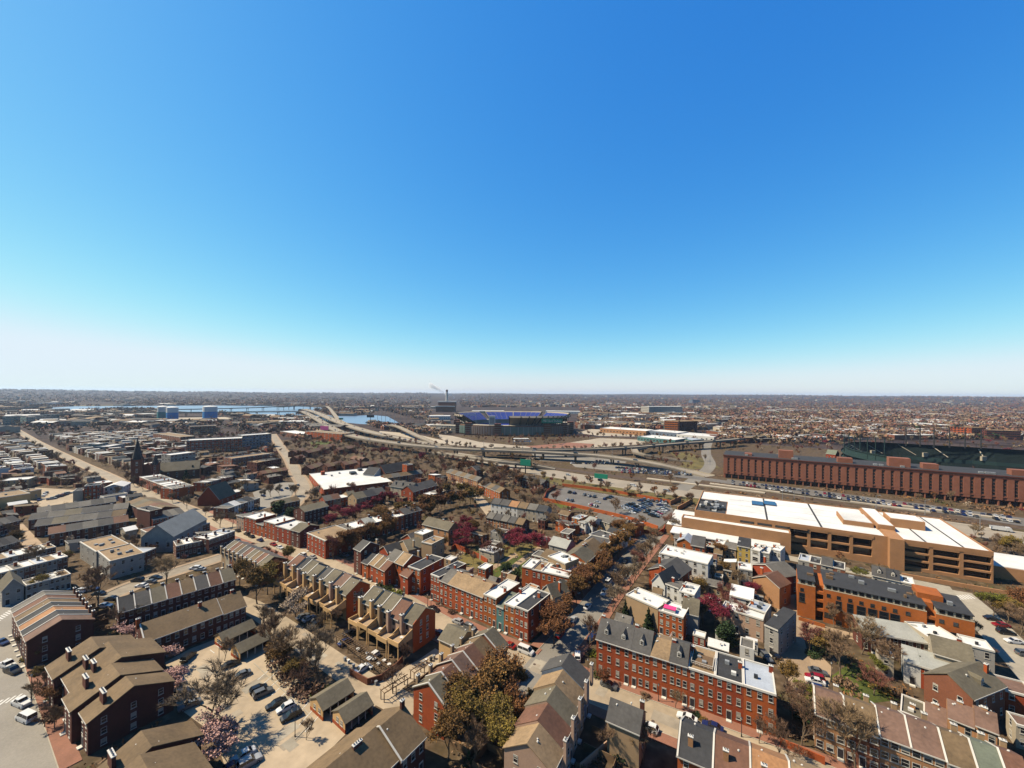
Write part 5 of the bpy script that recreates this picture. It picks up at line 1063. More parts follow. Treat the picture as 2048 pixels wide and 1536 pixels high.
row('dark brick blocks right of the red-tan warehouse', (514, 925), (563, 917), 11, 14, 3, walls='dark_brick', roofs=['r_tan', 'r_grey', 'r_dark'], win=(4, 3), detail=0)
WB, RB = ['brown_brick', 'dark_brick', 'brick', 'dark_brick', 'brown_brick', 'beige', 'grey_wall'], ['r_white', 'r_grey', 'r_brown', 'r_dark', 'r_slate', 'r_grey', 'r_brown', 'r_red']
zone('the church hall yards', [(230, 1000), (420, 1010), (470, 1060), (430, 1100), (330, 1120), (250, 1080)], 44, WB, RB, 1)
zone('the block behind the modern church', [(400, 930), (560, 890), (615, 960), (520, 1015), (440, 985)], 64, WB, RB, 2, sz=(6, 14))
zone('the blocks under the cream warehouse', [(0, 955), (230, 960), (260, 1000), (60, 1030), (0, 1030)], 30, WB, RB, 3, sz=(5, 12))
zone('the blocks beyond the spires', [(240, 895), (380, 900), (470, 935), (400, 965), (300, 950)], 50, WB, RB, 4, sz=(6, 14))
zone('the gardens around the chapel', [(640, 985), (880, 950), (960, 1000), (830, 1010), (720, 1010)], 14, WB, RB, 5)
zone('the middle gardens', [(900, 1060), (1110, 1040), (1190, 1100), (1090, 1160), (960, 1130)], 8, WB, RB, 6)
zone('yards right of the cross street', [(1290, 1090), (1560, 1110), (1550, 1270), (1300, 1230)], 26, ['brick', 'white', 'grey_wall', 'tan'], RB, 7, sz=(3, 6.5))
zone('yards behind the upper brick row', [(890, 1140), (1060, 1180), (1100, 1190), (1060, 1225), (880, 1145)], 14, ['brick', 'brown_brick', 'tan'], ['r_grey', 'r_tan', 'r_dark', 'r_white'], 8, sz=(3, 6))
zone('yards behind the red terrace', [(1230, 1220), (1450, 1250), (1560, 1330), (1500, 1345), (1210, 1260)], 16, ['brick', 'white', 'beige'], ['r_grey', 'r_white', 'r_dark', 'r_tan'], 9, sz=(3, 6))
zone('the left edge blocks', [(-20, 1030), (120, 1075), (150, 1110), (60, 1170), (-20, 1180)], 18, WB, RB, 10)
zone('lanes left of the school', [(470, 945), (560, 925), (600, 1000), (540, 1030), (480, 1010)], 14, WB, RB, 11)
zone('the lower right yards', [(1780, 1290), (2040, 1380), (2040, 1500), (1900, 1440), (1780, 1390)], 10, ['brick', 'tan_brick', 'beige'], ['r_brown', 'r_mauve', 'r_grey'], 12, sz=(3, 7))
# row houses of the neighbourhood on the left, street by street, u rows and v rows
REG = [(-40, 905), (-40, 848), (60, 840), (300, 843), (300, 868), (372, 885), (372, 905), (460, 905), (470, 935), (250, 935), (240, 962), (140, 965), (80, 958), (0, 952), (-60, 955)]
LEFT = []
t0 = W(120, 960)
for j in range(-5, 42):
    for side in (0, 1):
        bv = j * 33 + side * 15
        for i in range(-90, 60):
            x = t0[0] + UX * i * 5.2 + VX * bv; y = t0[1] + UY * i * 5.2 + VY * bv
            if y < 250 or y > 1350: continue
            px, py = P(x, y, 6)
            if not inpoly(px, py, REG) or i % 17 in (0, 1): continue
            cx, cy = x + VX * 5.5, y + VY * 5.5
            if not (free(cx, cy, 5.5) and free(x + UX * 4, y + UY * 4, 2)): continue
            LEFT.append((y, x, j, side, i))
LEFT.sort()
wl_c, rf_c = ['brick', 'brown_brick', 'dark_brick', 'beige', 'grey_wall', 'brick', 'white'], ['r_white', 'r_grey', 'r_silver', 'r_white', 'r_dark', 'r_tan', 'r_white']
FARM = MB(); FMAT = ['dark_brick', 'brown_brick', 'beige', 'grey_wall', 'r_white', 'r_grey', 'r_tan', 'r_dark', 'pane', 'white', 'r_brown']
def far_house(x, y, w, d, h, a, wi, ri, gable=0.0, wins=True):
    ca, sa = math.cos(a), math.sin(a); T = lambda p: (x + ca * p[0] - sa * p[1], y + sa * p[0] + ca * p[1], p[2])
    k = MB(); z = hillz(x, y, math.hypot(x, y)) if math.hypot(x, y) > 3000 else 0; k.box(0, w, 0, d, z - 1, z + h, wi, ri, False)
    if gable:
        k.f.pop(0); k.m.pop(0); k.face([(0, 0, z + h), (w, 0, z + h), (w, d / 2, z + h + gable), (0, d / 2, z + h + gable)], ri); k.face([(w, d, z + h), (0, d, z + h), (0, d / 2, z + h + gable), (w, d / 2, z + h + gable)], ri); k.face([(0, 0, z + h), (0, d / 2, z + h + gable), (0, d, z + h)], wi); k.face([(w, 0, z + h), (w, d, z + h), (w, d / 2, z + h + gable)], wi)
    if wins:
        for f in range(max(1, int(h / 3))):
            for c in range(max(1, int(w / 3))):
                xx = (c + .3) * w / max(1, int(w / 3)); k.face([(xx, -.03, z + f * 3 + 1), (xx + 1, -.03, z + f * 3 + 1), (xx + 1, -.03, z + f * 3 + 2.5), (xx, -.03, z + f * 3 + 2.5)], 8)
    n = len(FARM.v); FARM.v += [T(p) for p in k.v]; FARM.f += [tuple(n + q for q in f) for f in k.f]; FARM.m += k.m
NIND = max(0, 298 - CREATED.get('row_house', 0)); rowids = {}
sel = LEFT[:NIND]
for y, x, j, side, i in sorted(sel, key=lambda q: (q[2], q[3], q[4])):
    key = (j, side); rowids.setdefault(key, []).append((x, y))
names = sorted(rowids, key=lambda k: min(p[1] for p in rowids[k]))
for rk, key in enumerate(names):
    for k, (x, y) in enumerate(sorted(rowids[key])):
        h = R.uniform(6, 9); wl, rf = R.choice(wl_c), R.choice(rf_c)
        house((x, y), (x + UX * 5.2, y + UY * 5.2), 11, h, R.choice(('flat', 'flat', 'shed')), R.choice((-1, 1)), wl, rf, (2, 2 if h < 7.5 else 3), '', 0, 'row_house', f"{NAME_ROOF[rf]}-roofed {NAME_WALL[wl]} house, {ordw(k)} from left in far-left street row {ordw(rk)} from front", 'house', 'row houses of the far left neighbourhood', [(.7, .6)] if R.random() < .5 else ())
for y, x, j, side, i in LEFT[NIND:]:
    far_house(x, y, 5.15, 11, R.uniform(5.5, 9), UA, R.choice((0, 1, 2, 3, 0, 9)), R.choice((4, 5, 6, 4, 7, 4)))
# ---------------------------------------------------------------- the long warehouse, the ball park, the bank building, the stadium
def frame_at(A, B, h):
    a, b = W(*A, h), W(*B, h); return a, math.atan2(b[1] - a[1], b[0] - a[0]), math.hypot(b[0] - a[0], b[1] - a[1])
def local(a, ang, px, py, h):
    x, y = W(px, py, h); dx, dy = x - a[0], y - a[1]; return (dx * math.cos(ang) + dy * math.sin(ang), -dx * math.sin(ang) + dy * math.cos(ang))
def warehouse():
    a, ang, L = frame_at((1447, 909.5), (2048, 955), 22); L *= 1.22; D = 36
    t = thing('brick_warehouse', 'very long red brick warehouse with dark roof and rows of small windows', 'warehouse', a[0], a[1], 0, ang)
    ca, sa = math.cos(ang), math.sin(ang); mark_poly([a, (a[0] + ca * L, a[1] + sa * L), (a[0] + ca * L - sa * D, a[1] + sa * L + ca * D), (a[0] - sa * D, a[1] + ca * D)])
    n = 42; bay = L / n; b = MB()
    b.box(0, L, .5, D, 4.2, 21.4); b.box(0, L, 2.0, D - .1, -.3, 4.2)
    for i in range(n):
        x = i * bay; b.box(x, x + bay * .62, 0, .5, 4.2, 19.6)
        b.box(x + bay * .2, x + bay * .32, 0.3, 2, -.2, 4.2)
    b.box(0, L, -.05, .5, 6.2, 6.7); b.box(0, L, 0, .5, 19.6, 21.4)
    b.build('wall', ['warehouse_brick'], t)
    b = MB(); b.box(-.4, L + .4, -.5, .1, 21.41, 22.2); b.box(0, L, -.12, -.051, 19.7, 20.2); b.build('cornice', ['dark_brick'], t)
    b = MB(); b.box(0, L, .11, D, 21.42, 21.9); b.build('roof', ['r_dark'], t)
    cells = [(i, f) for f in range(5) for i in range(n)]; cells.sort(key=lambda c: -c[0]); rest = MB()
    for k, (i, f) in enumerate(cells):
        x = i * bay + bay * .81; z = 7.6 + f * 2.45
        if k < 100: window(t, x, .49, z, 1.25, 1.6, data=WIN_D)
        else: rest.face([(x - .5, .46, z), (x + .5, .46, z), (x + .5, .46, z + 1.45), (x - .5, .46, z + 1.45)], 1); rest.box(x - .62, x + .62, .44, .497, z - .2, z - .02, 0)
    o = rest.build('window', ['dark_trim', 'pane'], t); o['kind'] = 'stuff'
    g = MB()
    for i in range(n): x = i * bay; g.box(x + bay * .34, x + bay * 1.16, 1.7, 2.0, .3, 3.9)
    g.build('shop_front', ['pane'], t)
    for px, py, w, h in ((1569, 911, 11, 7), (1782, 925, 13, 7), (1675, 914, 10, 4), (1842, 930, 9, 4), (2005, 940, 10, 4), (1497, 905, 6, 2)):
        x, y = local(a, ang, px, py, 22); b = MB(); b.box(x - w / 2, x + w / 2, 8, 15, 21.903, 22 + h); b.build('roof_tower', ['warehouse_brick'], t)
    for k in range(9):
        x = R.uniform(10, L - 10); b = MB(); b.box(x, x + 2.5, 6, 8, 21.903, 23.2); b.build('air_unit', ['metal_grey'], t)
warehouse()
def ballpark():
    rim = [(1800, 914.5), (1768, 910), (1725, 902), (1700, 896), (1689, 890), (1692, 886), (1706, 883), (1740, 883), (1786, 885), (1856, 889), (1920, 892), (1986, 896), (2060, 900), (2140, 906), (2220, 914)]
    pts = smooth_line([W(*p, 27) for p in rim], 9); c = (478, 385)
    t = thing('ball_park', 'dark green seating bowl of the ball park behind the long warehouse', 'stadium', c[0], c[1], 0); T = lambda p, z: (p[0] - c[0], p[1] - c[1], z)
    inn = []
    for p in pts:
        dx, dy = c[0] - p[0], c[1] - p[1]; l = math.hypot(dx, dy); k = min(38, l * .55); inn.append((p[0] + dx / l * k, p[1] + dy / l * k))
    lerp = lambda p, q, s: (p[0] + (q[0] - p[0]) * s, p[1] + (q[1] - p[1]) * s)
    st, up, ais, wl = MB(), MB(), MB(), MB()
    for i in range(len(pts) - 1):
        p, q, r, s = pts[i], pts[i + 1], inn[i + 1], inn[i]
        for e in range(10):
            f0, f1 = e / 20, (e + 1) / 20; z0, z1 = 26 - e * 1.25, 26 - (e + 1) * 1.25
            A_, B_, C_, D_ = lerp(p, s, f0), lerp(q, r, f0), lerp(q, r, f1), lerp(p, s, f1)
            up.face([T(D_, z1), T(C_, z1), T(B_, z1), T(A_, z1)]); up.face([T(A_, z1), T(B_, z1), T(B_, z0), T(A_, z0)])
        for e in range(8):
            f0, f1 = .58 + e / 20, .58 + (e + 1) / 20; z0, z1 = 10 - e * 1.0, 10 - (e + 1) * 1.0
            A_, B_, C_, D_ = lerp(p, s, f0), lerp(q, r, f0), lerp(q, r, f1), lerp(p, s, f1); st.face([T(D_, z1), T(C_, z1), T(B_, z1), T(A_, z1)]); st.face([T(A_, z1), T(B_, z1), T(B_, z0), T(A_, z0)])
        if i % 3 == 1:
            A_, B_ = lerp(p, s, .10), lerp(p, s, .48); d = lerp((0, 0), (q[0] - p[0], q[1] - p[1]), .09)
            ais.face([T(A_, 25.2), T((A_[0] + d[0], A_[1] + d[1]), 25.2), T((B_[0] + d[0], B_[1] + d[1]), 15.3), T(B_, 15.3)])
        if i % 5 == 2:
            m_ = lerp(p, s, .45); ais.box(m_[0] - c[0] - 2.5, m_[0] - c[0] + 2.5, m_[1] - c[1] - 1, m_[1] - c[1] + 1, 14, 18.5)
        wl.face([T(p, 4), T(q, 4), T(q, 26.5), T(p, 26.5)]); wl.face([T(lerp(p, s, .5), 9), T(lerp(q, r, .5), 9), T(lerp(q, r, .5), 13.5), T(lerp(p, s, .5), 13.5)])
        for z in (8, 14, 20):
            o_, o2 = lerp(p, s, -.08), lerp(q, r, -.08); wl.face([T(o_, z), T(o2, z), T(o2, z + 1.2), T(o_, z + 1.2)], 1); wl.face([T(p, z), T(q, z), T(o2, z), T(o_, z)], 1)
    up.build('upper_deck', ['seat_green'], t); st.build('lower_deck', ['seat_green'], t); ais.build('aisles', ['concrete'], t); wl.build('wall', ['steel_green', 'steel_green'], t)
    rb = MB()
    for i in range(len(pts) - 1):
        p, q = pts[i], pts[i + 1]; p2, q2 = lerp(p, inn[i], .36), lerp(q, inn[i + 1], .36)  # canopy widened: its dark top stands in for the shaded upper seats
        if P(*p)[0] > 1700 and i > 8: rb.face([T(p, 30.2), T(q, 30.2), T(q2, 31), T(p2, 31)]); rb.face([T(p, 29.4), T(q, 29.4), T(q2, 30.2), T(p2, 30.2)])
        rb.tube(T(p, 26), T(p, 30), .15, .15, 4)
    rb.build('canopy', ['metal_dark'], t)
    for px, py, h in ((1688, 890, 40), (1698, 894, 40), (1709, 897, 40), (1720, 900, 41), (1735, 904, 41), (1751, 907, 42), (1769, 910, 42)):
        x, y = W(px, py, 27); b = MB(); b.tube((x - c[0], y - c[1], -.2), (x - c[0], y - c[1], h), .5, .4, 6, 0, True); b.build('column', ['steel_green'], t)
    for px in (1812, 1840, 1868, 1899, 1930, 1962):
        x, y = W(px, 890 + (px - 1812) * .04, 27); l = MB(); l.tube((x - c[0], y - c[1], 26), (x - c[0], y - c[1], 46), .6, .5, 5); l.build('light_mast', ['metal_dark'], t)
    p, q = W(1800, 889, 27), W(1965, 896, 27); l = MB()
    for z in (44, 46, 47.5): l.tube((p[0] - c[0], p[1] - c[1], z), (q[0] - c[0], q[1] - c[1], z), .35, .35, 4)
    l.build('light_truss', ['metal_dark'], t)
    f = [W(1700, 912), W(1830, 930), W(2000, 950), W(2150, 960), W(2150, 935), W(1950, 915), W(1780, 905)]; patch('playing_field', f, 'grass', .04, 'house')
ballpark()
one((1652, 907), (1671, 909), 13, 12, 'gx', 'brick', 'r_copper', 'small brick house with pale green roof beside the ball park', rise=4, win=(3, 2), name='brick_block', cat='building', detail=1)
def bank():
    H_ = 13; a, ang, L = frame_at((1389, 1022), (1986, 1106), H_); D = 53
    t = thing('bank_building', 'huge orange-brick bank building with broad white roof and deep window bays', 'building', a[0], a[1], 0, ang)
    ca, sa = math.cos(ang), math.sin(ang); T = lambda x, y: (a[0] + ca * x - sa * y, a[1] + sa * x + ca * y)
    mark_poly([T(-12, -20), T(45, -20), T(45, -3), T(L, -3), T(L, D), T(-12, D)])
    xl = local(a, ang, 1781, 1082, H_)[0]; xr = xl + 5; Bm = 'tan_brick'; walls = MB()
    def bays(x0, x1, n, rows, z0, z1, y0):
        # a front made of piers and beams with dark recesses between them
        w = (x1 - x0) / n; ph = (z1 - z0) / rows
        walls.box(x0, x1, y0 + 2.6, D, -.3, H_)
        for i in range(n + 1): xx = x0 + i * w; walls.box(max(x0, xx - .65), min(x1, xx + .65), y0, y0 + 2.6, -.3, z1)
        for r in range(rows + 1):
            z = z0 + r * ph
            for i in range(n): walls.box(x0 + i * w + .65, x0 + (i + 1) * w - .65, y0 - .15 + (.0 if r == rows else .15), y0 + 2.597, z - (.75 if r else z0 + .3), z)
        walls.box(x0, x1, y0 - .2, y0 + 2.6, z1 + .003, H_)
        for i in range(n):
            for r in range(rows):
                g = MB(); g.box(x0 + i * w + .67, x0 + (i + 1) * w - .67, y0 + 2.3, y0 + 2.55, z0 + r * ph + .01, z0 + (r + 1) * ph - .76); g.build('window_bay', ['pane'], t)
    x38 = local(a, ang, 1580, 1054, H_)[0]; x75 = local(a, ang, 1752, 1077, H_)[0]
    walls.box(0, x38 - .01, 0, D, -.3, H_); bays(x38, x75, 4, 2, 3.0, 11.8, 0); walls.box(x75 + .01, xl, 0, D, -.3, H_)
    walls.box(xl + .01, xr - .01, -3.5, D, -.3, H_ + 1); bays(xr, L, 3, 3, 1.4, 11.8, -.5)
    walls.box(-6, 45, -7, -.01, -.3, 9.6); walls.box(-10, 40, -18, -7.01, -.3, 4.2); walls.box(-14, -.01, -7, 26, -.3, 5)
    for p0, p1, q0, q1, z in ((0, xl, 0, D, H_), (xr, L, -.7, D, H_), (-6, 45, -7, 0, 9.6)):                                  # parapets
        for u in ((p0, p1, q0, q0 + .5), (p0, p1, q1 - .5, q1), (p0, p0 + .5, q0 + .5, q1 - .5), (p1 - .5, p1, q0 + .5, q1 - .5)): walls.box(u[0], u[1], u[2], u[3], z + .002, z + .7)
    walls.build('wall', [Bm], t); r = MB()
    r.box(16, xl - .6, .6, D - .6, H_ + .003, H_ + .25); r.box(xr + .6, L - .6, .1, D - .6, H_ + .003, H_ + .26); r.box(-5.4, 44.4, -6.4, -.6, 9.603, 9.8); r.box(-10.4, 40.4, -18.5, -7.0, 4.203, 4.6); r.box(-14, -.02, -6.9, 26, 5.003, 5.3); r.box(.6, 16, 32, D - .6, H_ + .003, H_ + .2)
    r.build('roof', ['r_white'], t)
    k = MB(); k.box(.6, 15.5, .6, 31, H_ + .003, H_ + .12)
    for i in (2, 3): pass
    for y in (13, 26, 39): k.box(16.5, xl - .7, y, y + .18, H_ + .251, H_ + .27)
    for x in (xl * .42, xl * .7): k.box(x, x + .9, .8, D - 1, H_ + .252, H_ + .32)
    for x in (xr + 8, xr + 20): k.box(x, x + .7, .8, D - 1, H_ + .262, H_ + .33)
    k.build('roof_seam', ['r_dark'], t)
    for i in range(26):
        b = MB(); x, y = R.uniform(1, 13.5), R.uniform(2, 29); b.box(x, x + R.uniform(1, 2.4), y, y + R.uniform(1, 3.5), H_ + .125, H_ + R.uniform(.7, 2)); b.build('air_unit', [R.choice(('metal_grey', 'metal_dark', 'white'))], t)
    for px in (1515, 1540):
        x, y = local(a, ang, px, 1010, H_); b = MB(); b.box(x - 3, x + 3, y - 3, y + 6, H_ + .3, H_ + 1.0); s = b.build('skylight', ['blue_glass'], t)
    for (x0, x1, y0, y1, z) in ((xr + 1, xr + 14, 22, 34, 17.5), (xl - 14, xl - 2, 14, 32, 15.5), (xl - 1, xr + .5, 12, 46, 16)):
        b = MB(); b.box(x0, x1, y0, y1, H_ + .27, z); o = b.build('roof_tower', [Bm], t); b = MB(); b.box(x0 + .5, x1 - .5, y0 + .5, y1 - .5, z + .002, z + .15); b.build('tower_roof', ['r_white'], o)
    n = 24
    for i in range(n): window(t, -9 + 48 * (i + .5) / n, -18, 1.6, 1.5, 2.0)
    for i in range(4): window(t, 26 + i * 8, -.02, 9.9 + .1, 6.5, 1.6, data=WIN_D)
    b = MB(); b.box(L + 1, L + 22, 8, 30, -.3, 5.2); b.build('annex', [Bm], t); b = MB(); b.box(L + 1.4, L + 21.6, 8.4, 29.6, 5.203, 5.5); b.build('roof', ['r_white'], t)
    w_ = MB(); w_.box(xl + 2, L + 16, -12, -11.4, -.3, 1.6); tag(w_.build('garden_wall', [Bm]), 'low tan brick wall in front of the bank building', 'wall').matrix_world = t.matrix_basis.copy()
bank()
def stadium():
    cx, cy = W(1027, 872); cy += 95; cx = (1027 - CX) / F * cy; a_, b_ = 118, 100
    t = thing('football_stadium', 'big football stadium with blue upper seats and a green name sign', 'stadium', cx, cy, 0)
    mark_poly([(cx + (a_ + 8) * math.cos(i / 16 * math.pi), cy + (b_ + 8) * math.sin(i / 16 * math.pi)) for i in range(32)])
    ZS = .80
    def ring(mb, r0, z0, r1, z1, d0, d1, m=0, n=None):
        n = n or max(2, int(abs(d1 - d0) / 4))
        for i in range(n):
            t0, t1 = math.radians(d0 + (d1 - d0) * i / n), math.radians(d0 + (d1 - d0) * (i + 1) / n)
            q = lambda r, t_, z: (a_ * r * math.copysign(abs(math.cos(t_)) ** .8, math.cos(t_)), b_ * r * math.copysign(abs(math.sin(t_)) ** .8, math.sin(t_)), z * ZS)
            mb.face([q(r0, t0, z0), q(r0, t1, z0), q(r1, t1, z1), q(r1, t0, z1)], m)
    w = MB(); ring(w, 1, -.5, 1, 24, 0, 360); ring(w, 1, 24, .93, 24.5, 0, 360, 1); ring(w, .80, 10, .80, 24, 0, 360, 1); ring(w, .93, 24.5, .80, 24, 0, 360, 1)
    for z in (6, 11, 16, 21): ring(w, 1.006, z, 1.006, z + .9, 0, 360, 2)
    w.build('wall', ['brown_brick', 'concrete', 'pier'], t)
    for d0, d1, mt in ((262, 296, 'glass_green'), (232, 258, 'glass_brown'), (196, 224, 'glass_green'), (300, 330, 'glass_brown')):
        g = MB(); ring(g, 1.012, 3, 1.012, 21, d0, d1); f = g.build('glazing', [mt], t)
        for i in range(11): dd = d0 + (d1 - d0) * i / 10; k = MB(); ring(k, 1.018, 3, 1.018, 22, dd - .25, dd + .25, 0, 1); k.build('mullion', ['metal_grey'], f)
    for d in (208, 228, 260, 297, 322, 345, 180, 20, 160):
        r = math.radians(d); x, y = a_ * 1.0 * math.copysign(abs(math.cos(r)) ** .8, math.cos(r)), b_ * math.copysign(abs(math.sin(r)) ** .8, math.sin(r)); b = MB(); b.box(x - 6, x + 6, y - 5, y + 5, -.5, 29 * ZS)
        for z in (5, 10, 15, 20, 25): b.box(x - 6.1, x + 6.1, y - 5.1, y + 5.1, z * ZS, z * ZS + .6, 1)
        b.build('corner_pillar', ['brown_brick', 'concrete'], t)
    lo = MB(); ring(lo, .80, 14, .5, 1, 0, 360); lo.build('lower_deck', ['seat_blue'], t)
    f = MB(); ring(f, .5, .9, .0, .9, 0, 360); f.build('playing_field', ['grass'], t)
    for d0, d1 in ((62, 118), (126, 172), (8, 54), (268, 330), (194, 222)):
        u = MB(); ring(u, 1.0, 44, .77, 25, d0, d1); s = u.build('upper_deck', ['seat_blue'], t)
        k = MB(); ring(k, 1.01, 43.8, .78, 23.6, d0, d1, 0); ring(k, 1.0, 44, 1.03, 47, d0, d1, 0); ring(k, 1.03, 47, 1.05, 43, d0, d1, 0); ring(k, .77, 25, .77, 23, d0, d1); k.build('deck_soffit', ['deck_concrete'], t)
        rk = MB(); n = max(4, int((d1 - d0) / 5.5))
        for i in range(n + 1):
            r = math.radians(d0 + (d1 - d0) * i / n); e = lambda s_, z: (a_ * s_ * math.copysign(abs(math.cos(r)) ** .8, math.cos(r)), b_ * s_ * math.copysign(abs(math.sin(r)) ** .8, math.sin(r)), z * ZS)
            rk.tube(e(1.06, 46), e(.86, 25), 1.0, .8, 4); rk.tube(e(1.03, 44), e(1.0, 24), .5, .5, 4)
        rk.build('raker_beams', ['steel_green'], t)
        al = MB()
        for i in range(n + 1):
            dd = d0 + (d1 - d0) * i / n; ring(al, .99, 43.5, .78, 26, dd - .10, dd + .10, 0, 1)
        o = al.build('aisles', ['concrete'], s); o.location = (0, 0, .4)
    sg = MB(); sg.box(52, 90, -104.5, -103, 25, 33); s = sg.build('name_sign', ['sign_green'], t)
    for x in (56, 70, 86):
        b = MB(); b.tube((x, -98, 20), (x, -103, 32), .5, .5, 4); b.build('sign_post', ['metal_dark'], t)
    cu = bpy.data.curves.new('lettering', 'FONT'); cu.body = 'M&T Bank Stadium'; cu.size = 5.0; cu.align_x = 'CENTER'; cu.align_y = 'CENTER'; cu.extrude = .15; cu.materials.append(MT['lamp_white'])
    o = bpy.data.objects.new('lettering', cu); COL.objects.link(o); o.parent = s; o.location = (71, -104.7, 29); o.rotation_euler = (math.pi / 2, 0, 0); o.scale = (.88, 1.15, 1)
    tm = bpy.data.meshes.new_from_object(o); o2 = link('lettering', tm, s, tuple(o.location)); o2.rotation_euler = o.rotation_euler; o2.scale = o.scale; bpy.data.objects.remove(o); o2.name = 'lettering'
    b = MB(); b.box(-46, -34, -92, -88, 20, 37); b.box(-44.5, -35.5, -92.3, -92.01, 22, 34, 1); b.build('score_board', ['white', 'metal_grey'], t)
    b = MB()
    for x in (-100, -86, -74): b.tube((x, -50, 18), (x, -50, 38), .6, .6, 4)
    for z in (36, 38): b.tube((-100, -50, z), (-74, -50, z), .6, .6, 4)
    b.build('light_rig', ['white'], t)
stadium()
t = None
x, y = W(1047, 888); t = thing('open_stair', 'white open frame structure at the foot of the stadium', 'structure', x, y, 0); b = MB()
for z in (4, 8): b.box(-16, 16 - z, -4, 4, z, z + .8)
b.build('floor_slab', ['white'], t); b = MB()
for i in range(7): b.box(-16 + i * 4.2, -15.4 + i * 4.2, -4.1, -3.5, -.2, 9)
b.build('columns', ['white'], t)
# ---------------------------------------------------------------- raised highways
def viaduct(label, pts, width, thick=1.6, pier=28, pcols=2, rail=1.0, cat='viaduct', mat='deck_concrete', group=None, hs=None):
    line3 = smooth_line([(*W(x, y, h), h) for x, y, h in pts], 12); line = [(p[0], p[1]) for p in line3]; zs = [p[2] for p in line3]
    o = line[0]; t = thing('viaduct', label, cat, o[0], o[1], 0, 0, group); l, r = offsets(line, width / 2), offsets(line, -width / 2); li, ri = offsets(line, width / 2 - .5), offsets(line, -width / 2 + .5)
    d, p_ = MB(), MB(); q = lambda p, z: (p[0] - o[0], p[1] - o[1], z); n = len(line)
    for i in range(n - 1):
        j = i + 1; z0, z1 = zs[i], zs[j]
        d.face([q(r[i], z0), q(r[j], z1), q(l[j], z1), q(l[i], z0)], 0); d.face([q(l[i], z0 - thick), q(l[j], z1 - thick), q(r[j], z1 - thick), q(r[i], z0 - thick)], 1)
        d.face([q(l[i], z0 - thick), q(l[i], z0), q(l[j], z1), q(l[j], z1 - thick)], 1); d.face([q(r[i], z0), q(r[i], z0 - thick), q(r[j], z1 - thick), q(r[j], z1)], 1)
        for a, c in ((l, li), (r, ri)):
            for u, v, za, zb_ in ((a, a, 0.002, rail), (a, c, rail, rail), (c, c, rail, .002)): p_.face([q(u[i], z0 + za), q(u[j], z1 + za), q(v[j], z1 + zb_), q(v[i], z0 + zb_)])
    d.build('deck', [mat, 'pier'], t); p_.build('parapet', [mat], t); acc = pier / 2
    for i in range(1, n - 1):
        acc += math.hypot(line[i][0] - line[i - 1][0], line[i][1] - line[i - 1][1])
        if acc > pier and zs[i] > 3.5:
            acc = 0; b = MB(); dx, dy = l[i][0] - r[i][0], l[i][1] - r[i][1]
            for k in range(pcols):
                f = (k + .5) / pcols; x, y = r[i][0] + dx * f - o[0], r[i][1] + dy * f - o[1]; b.tube((x, y, -.3), (x, y, zs[i] - thick - 1.2), .9, .9, 8)
            b.tube((*[r[i][k] + (dx, dy)[k] * .08 - o[k] for k in (0, 1)], zs[i] - thick - .65), (*[r[i][k] + (dx, dy)[k] * .92 - o[k] for k in (0, 1)], zs[i] - thick - .65), .8, .8, 6, 0, True); b.build('pier', ['pier'], t)
    for i in range(0, n, 1):
        if zs[i] < 2 or mat != 'deck_concrete': mark_poly([(line[i][0] - 3, line[i][1] - 3), (line[i][0] + 3, line[i][1] - 3), (line[i][0] + 3, line[i][1] + 3), (line[i][0] - 3, line[i][1] + 3)], 'road')
    return line3
V1 = viaduct('long pale highway viaduct sweeping from the river to the ramps', [(604, 822, 14), (624, 832, 14), (662, 855, 12), (687, 866, 11), (720, 875, 11), (762, 882, 10), (824, 890, 10), (912, 897, 9.5), (1024, 901, 9.5), (1124, 906, 9), (1199, 911, 8.5), (1274, 921, 7), (1324, 930, 5), (1380, 943, 1.0), (1420, 953, .3)], 15)
V2 = viaduct('pale highway carriageway running behind the long viaduct', [(608, 818, 14), (632, 825, 14), (667, 840, 12), (712, 856, 10), (762, 869, 7), (800, 876, 4), (862, 889, 1.2), (930, 900, .3)], 17)
V3 = viaduct('narrow ramp splitting off above the river', [(560, 814, 15), (600, 812, 16), (645, 812, 16), (657, 815, 16), (668, 828, 14), (678, 840, 11), (700, 852, 9)], 10, pcols=1)
V4 = viaduct('ramp descending left of the stadium', [(775, 850, 12), (792, 852, 12), (815, 862, 9), (840, 874, 6), (872, 887, 1.5), (890, 893, .3)], 9, pcols=1, group='ramps by the stadium')
V5 = viaduct('straight ramp crossing in front of the stadium yards', [(985, 897, 8.5), (1070, 899, 9), (1150, 899, 9), (1210, 897, 9), (1270, 894, 9.5), (1350, 887, 10), (1437, 881, 11), (1480, 877, 11)], 12)
V6 = viaduct('curled loop ramp below the straight ramp', [(1290, 895, 8.5), (1268, 899, 8), (1272, 905, 6.5), (1290, 910, 5), (1320, 915, 3), (1360, 921, 1), (1385, 924, .3)], 8, pcols=1)
V7 = viaduct('low flyover beside the railway', [(870, 905, 5), (930, 913, 6), (1000, 923, 6), (1060, 929, 4), (1110, 938, .6)], 9, pcols=1)
V8 = viaduct('far river bridge of the interstate in front of the water tanks', [(100, 829, 13), (200, 826, 13), (330, 825, 13), (450, 824, 13), (530, 823.5, 13), (600, 823, 14)], 22, pier=60)
V9 = viaduct('second far river bridge behind the first', [(250, 820, 14), (400, 818, 14), (512, 815, 14), (580, 812, 16), (620, 811.5, 17), (700, 814, 15), (860, 816, 12), (900, 818, 9)], 20, pier=60)
V10 = viaduct('long dark drawbridge at the far left of the river', [(-60, 822, 10), (0, 819.5, 12), (50, 815.5, 12), (96, 812.5, 10)], 16, pier=40, mat='pier', rail=2.5)
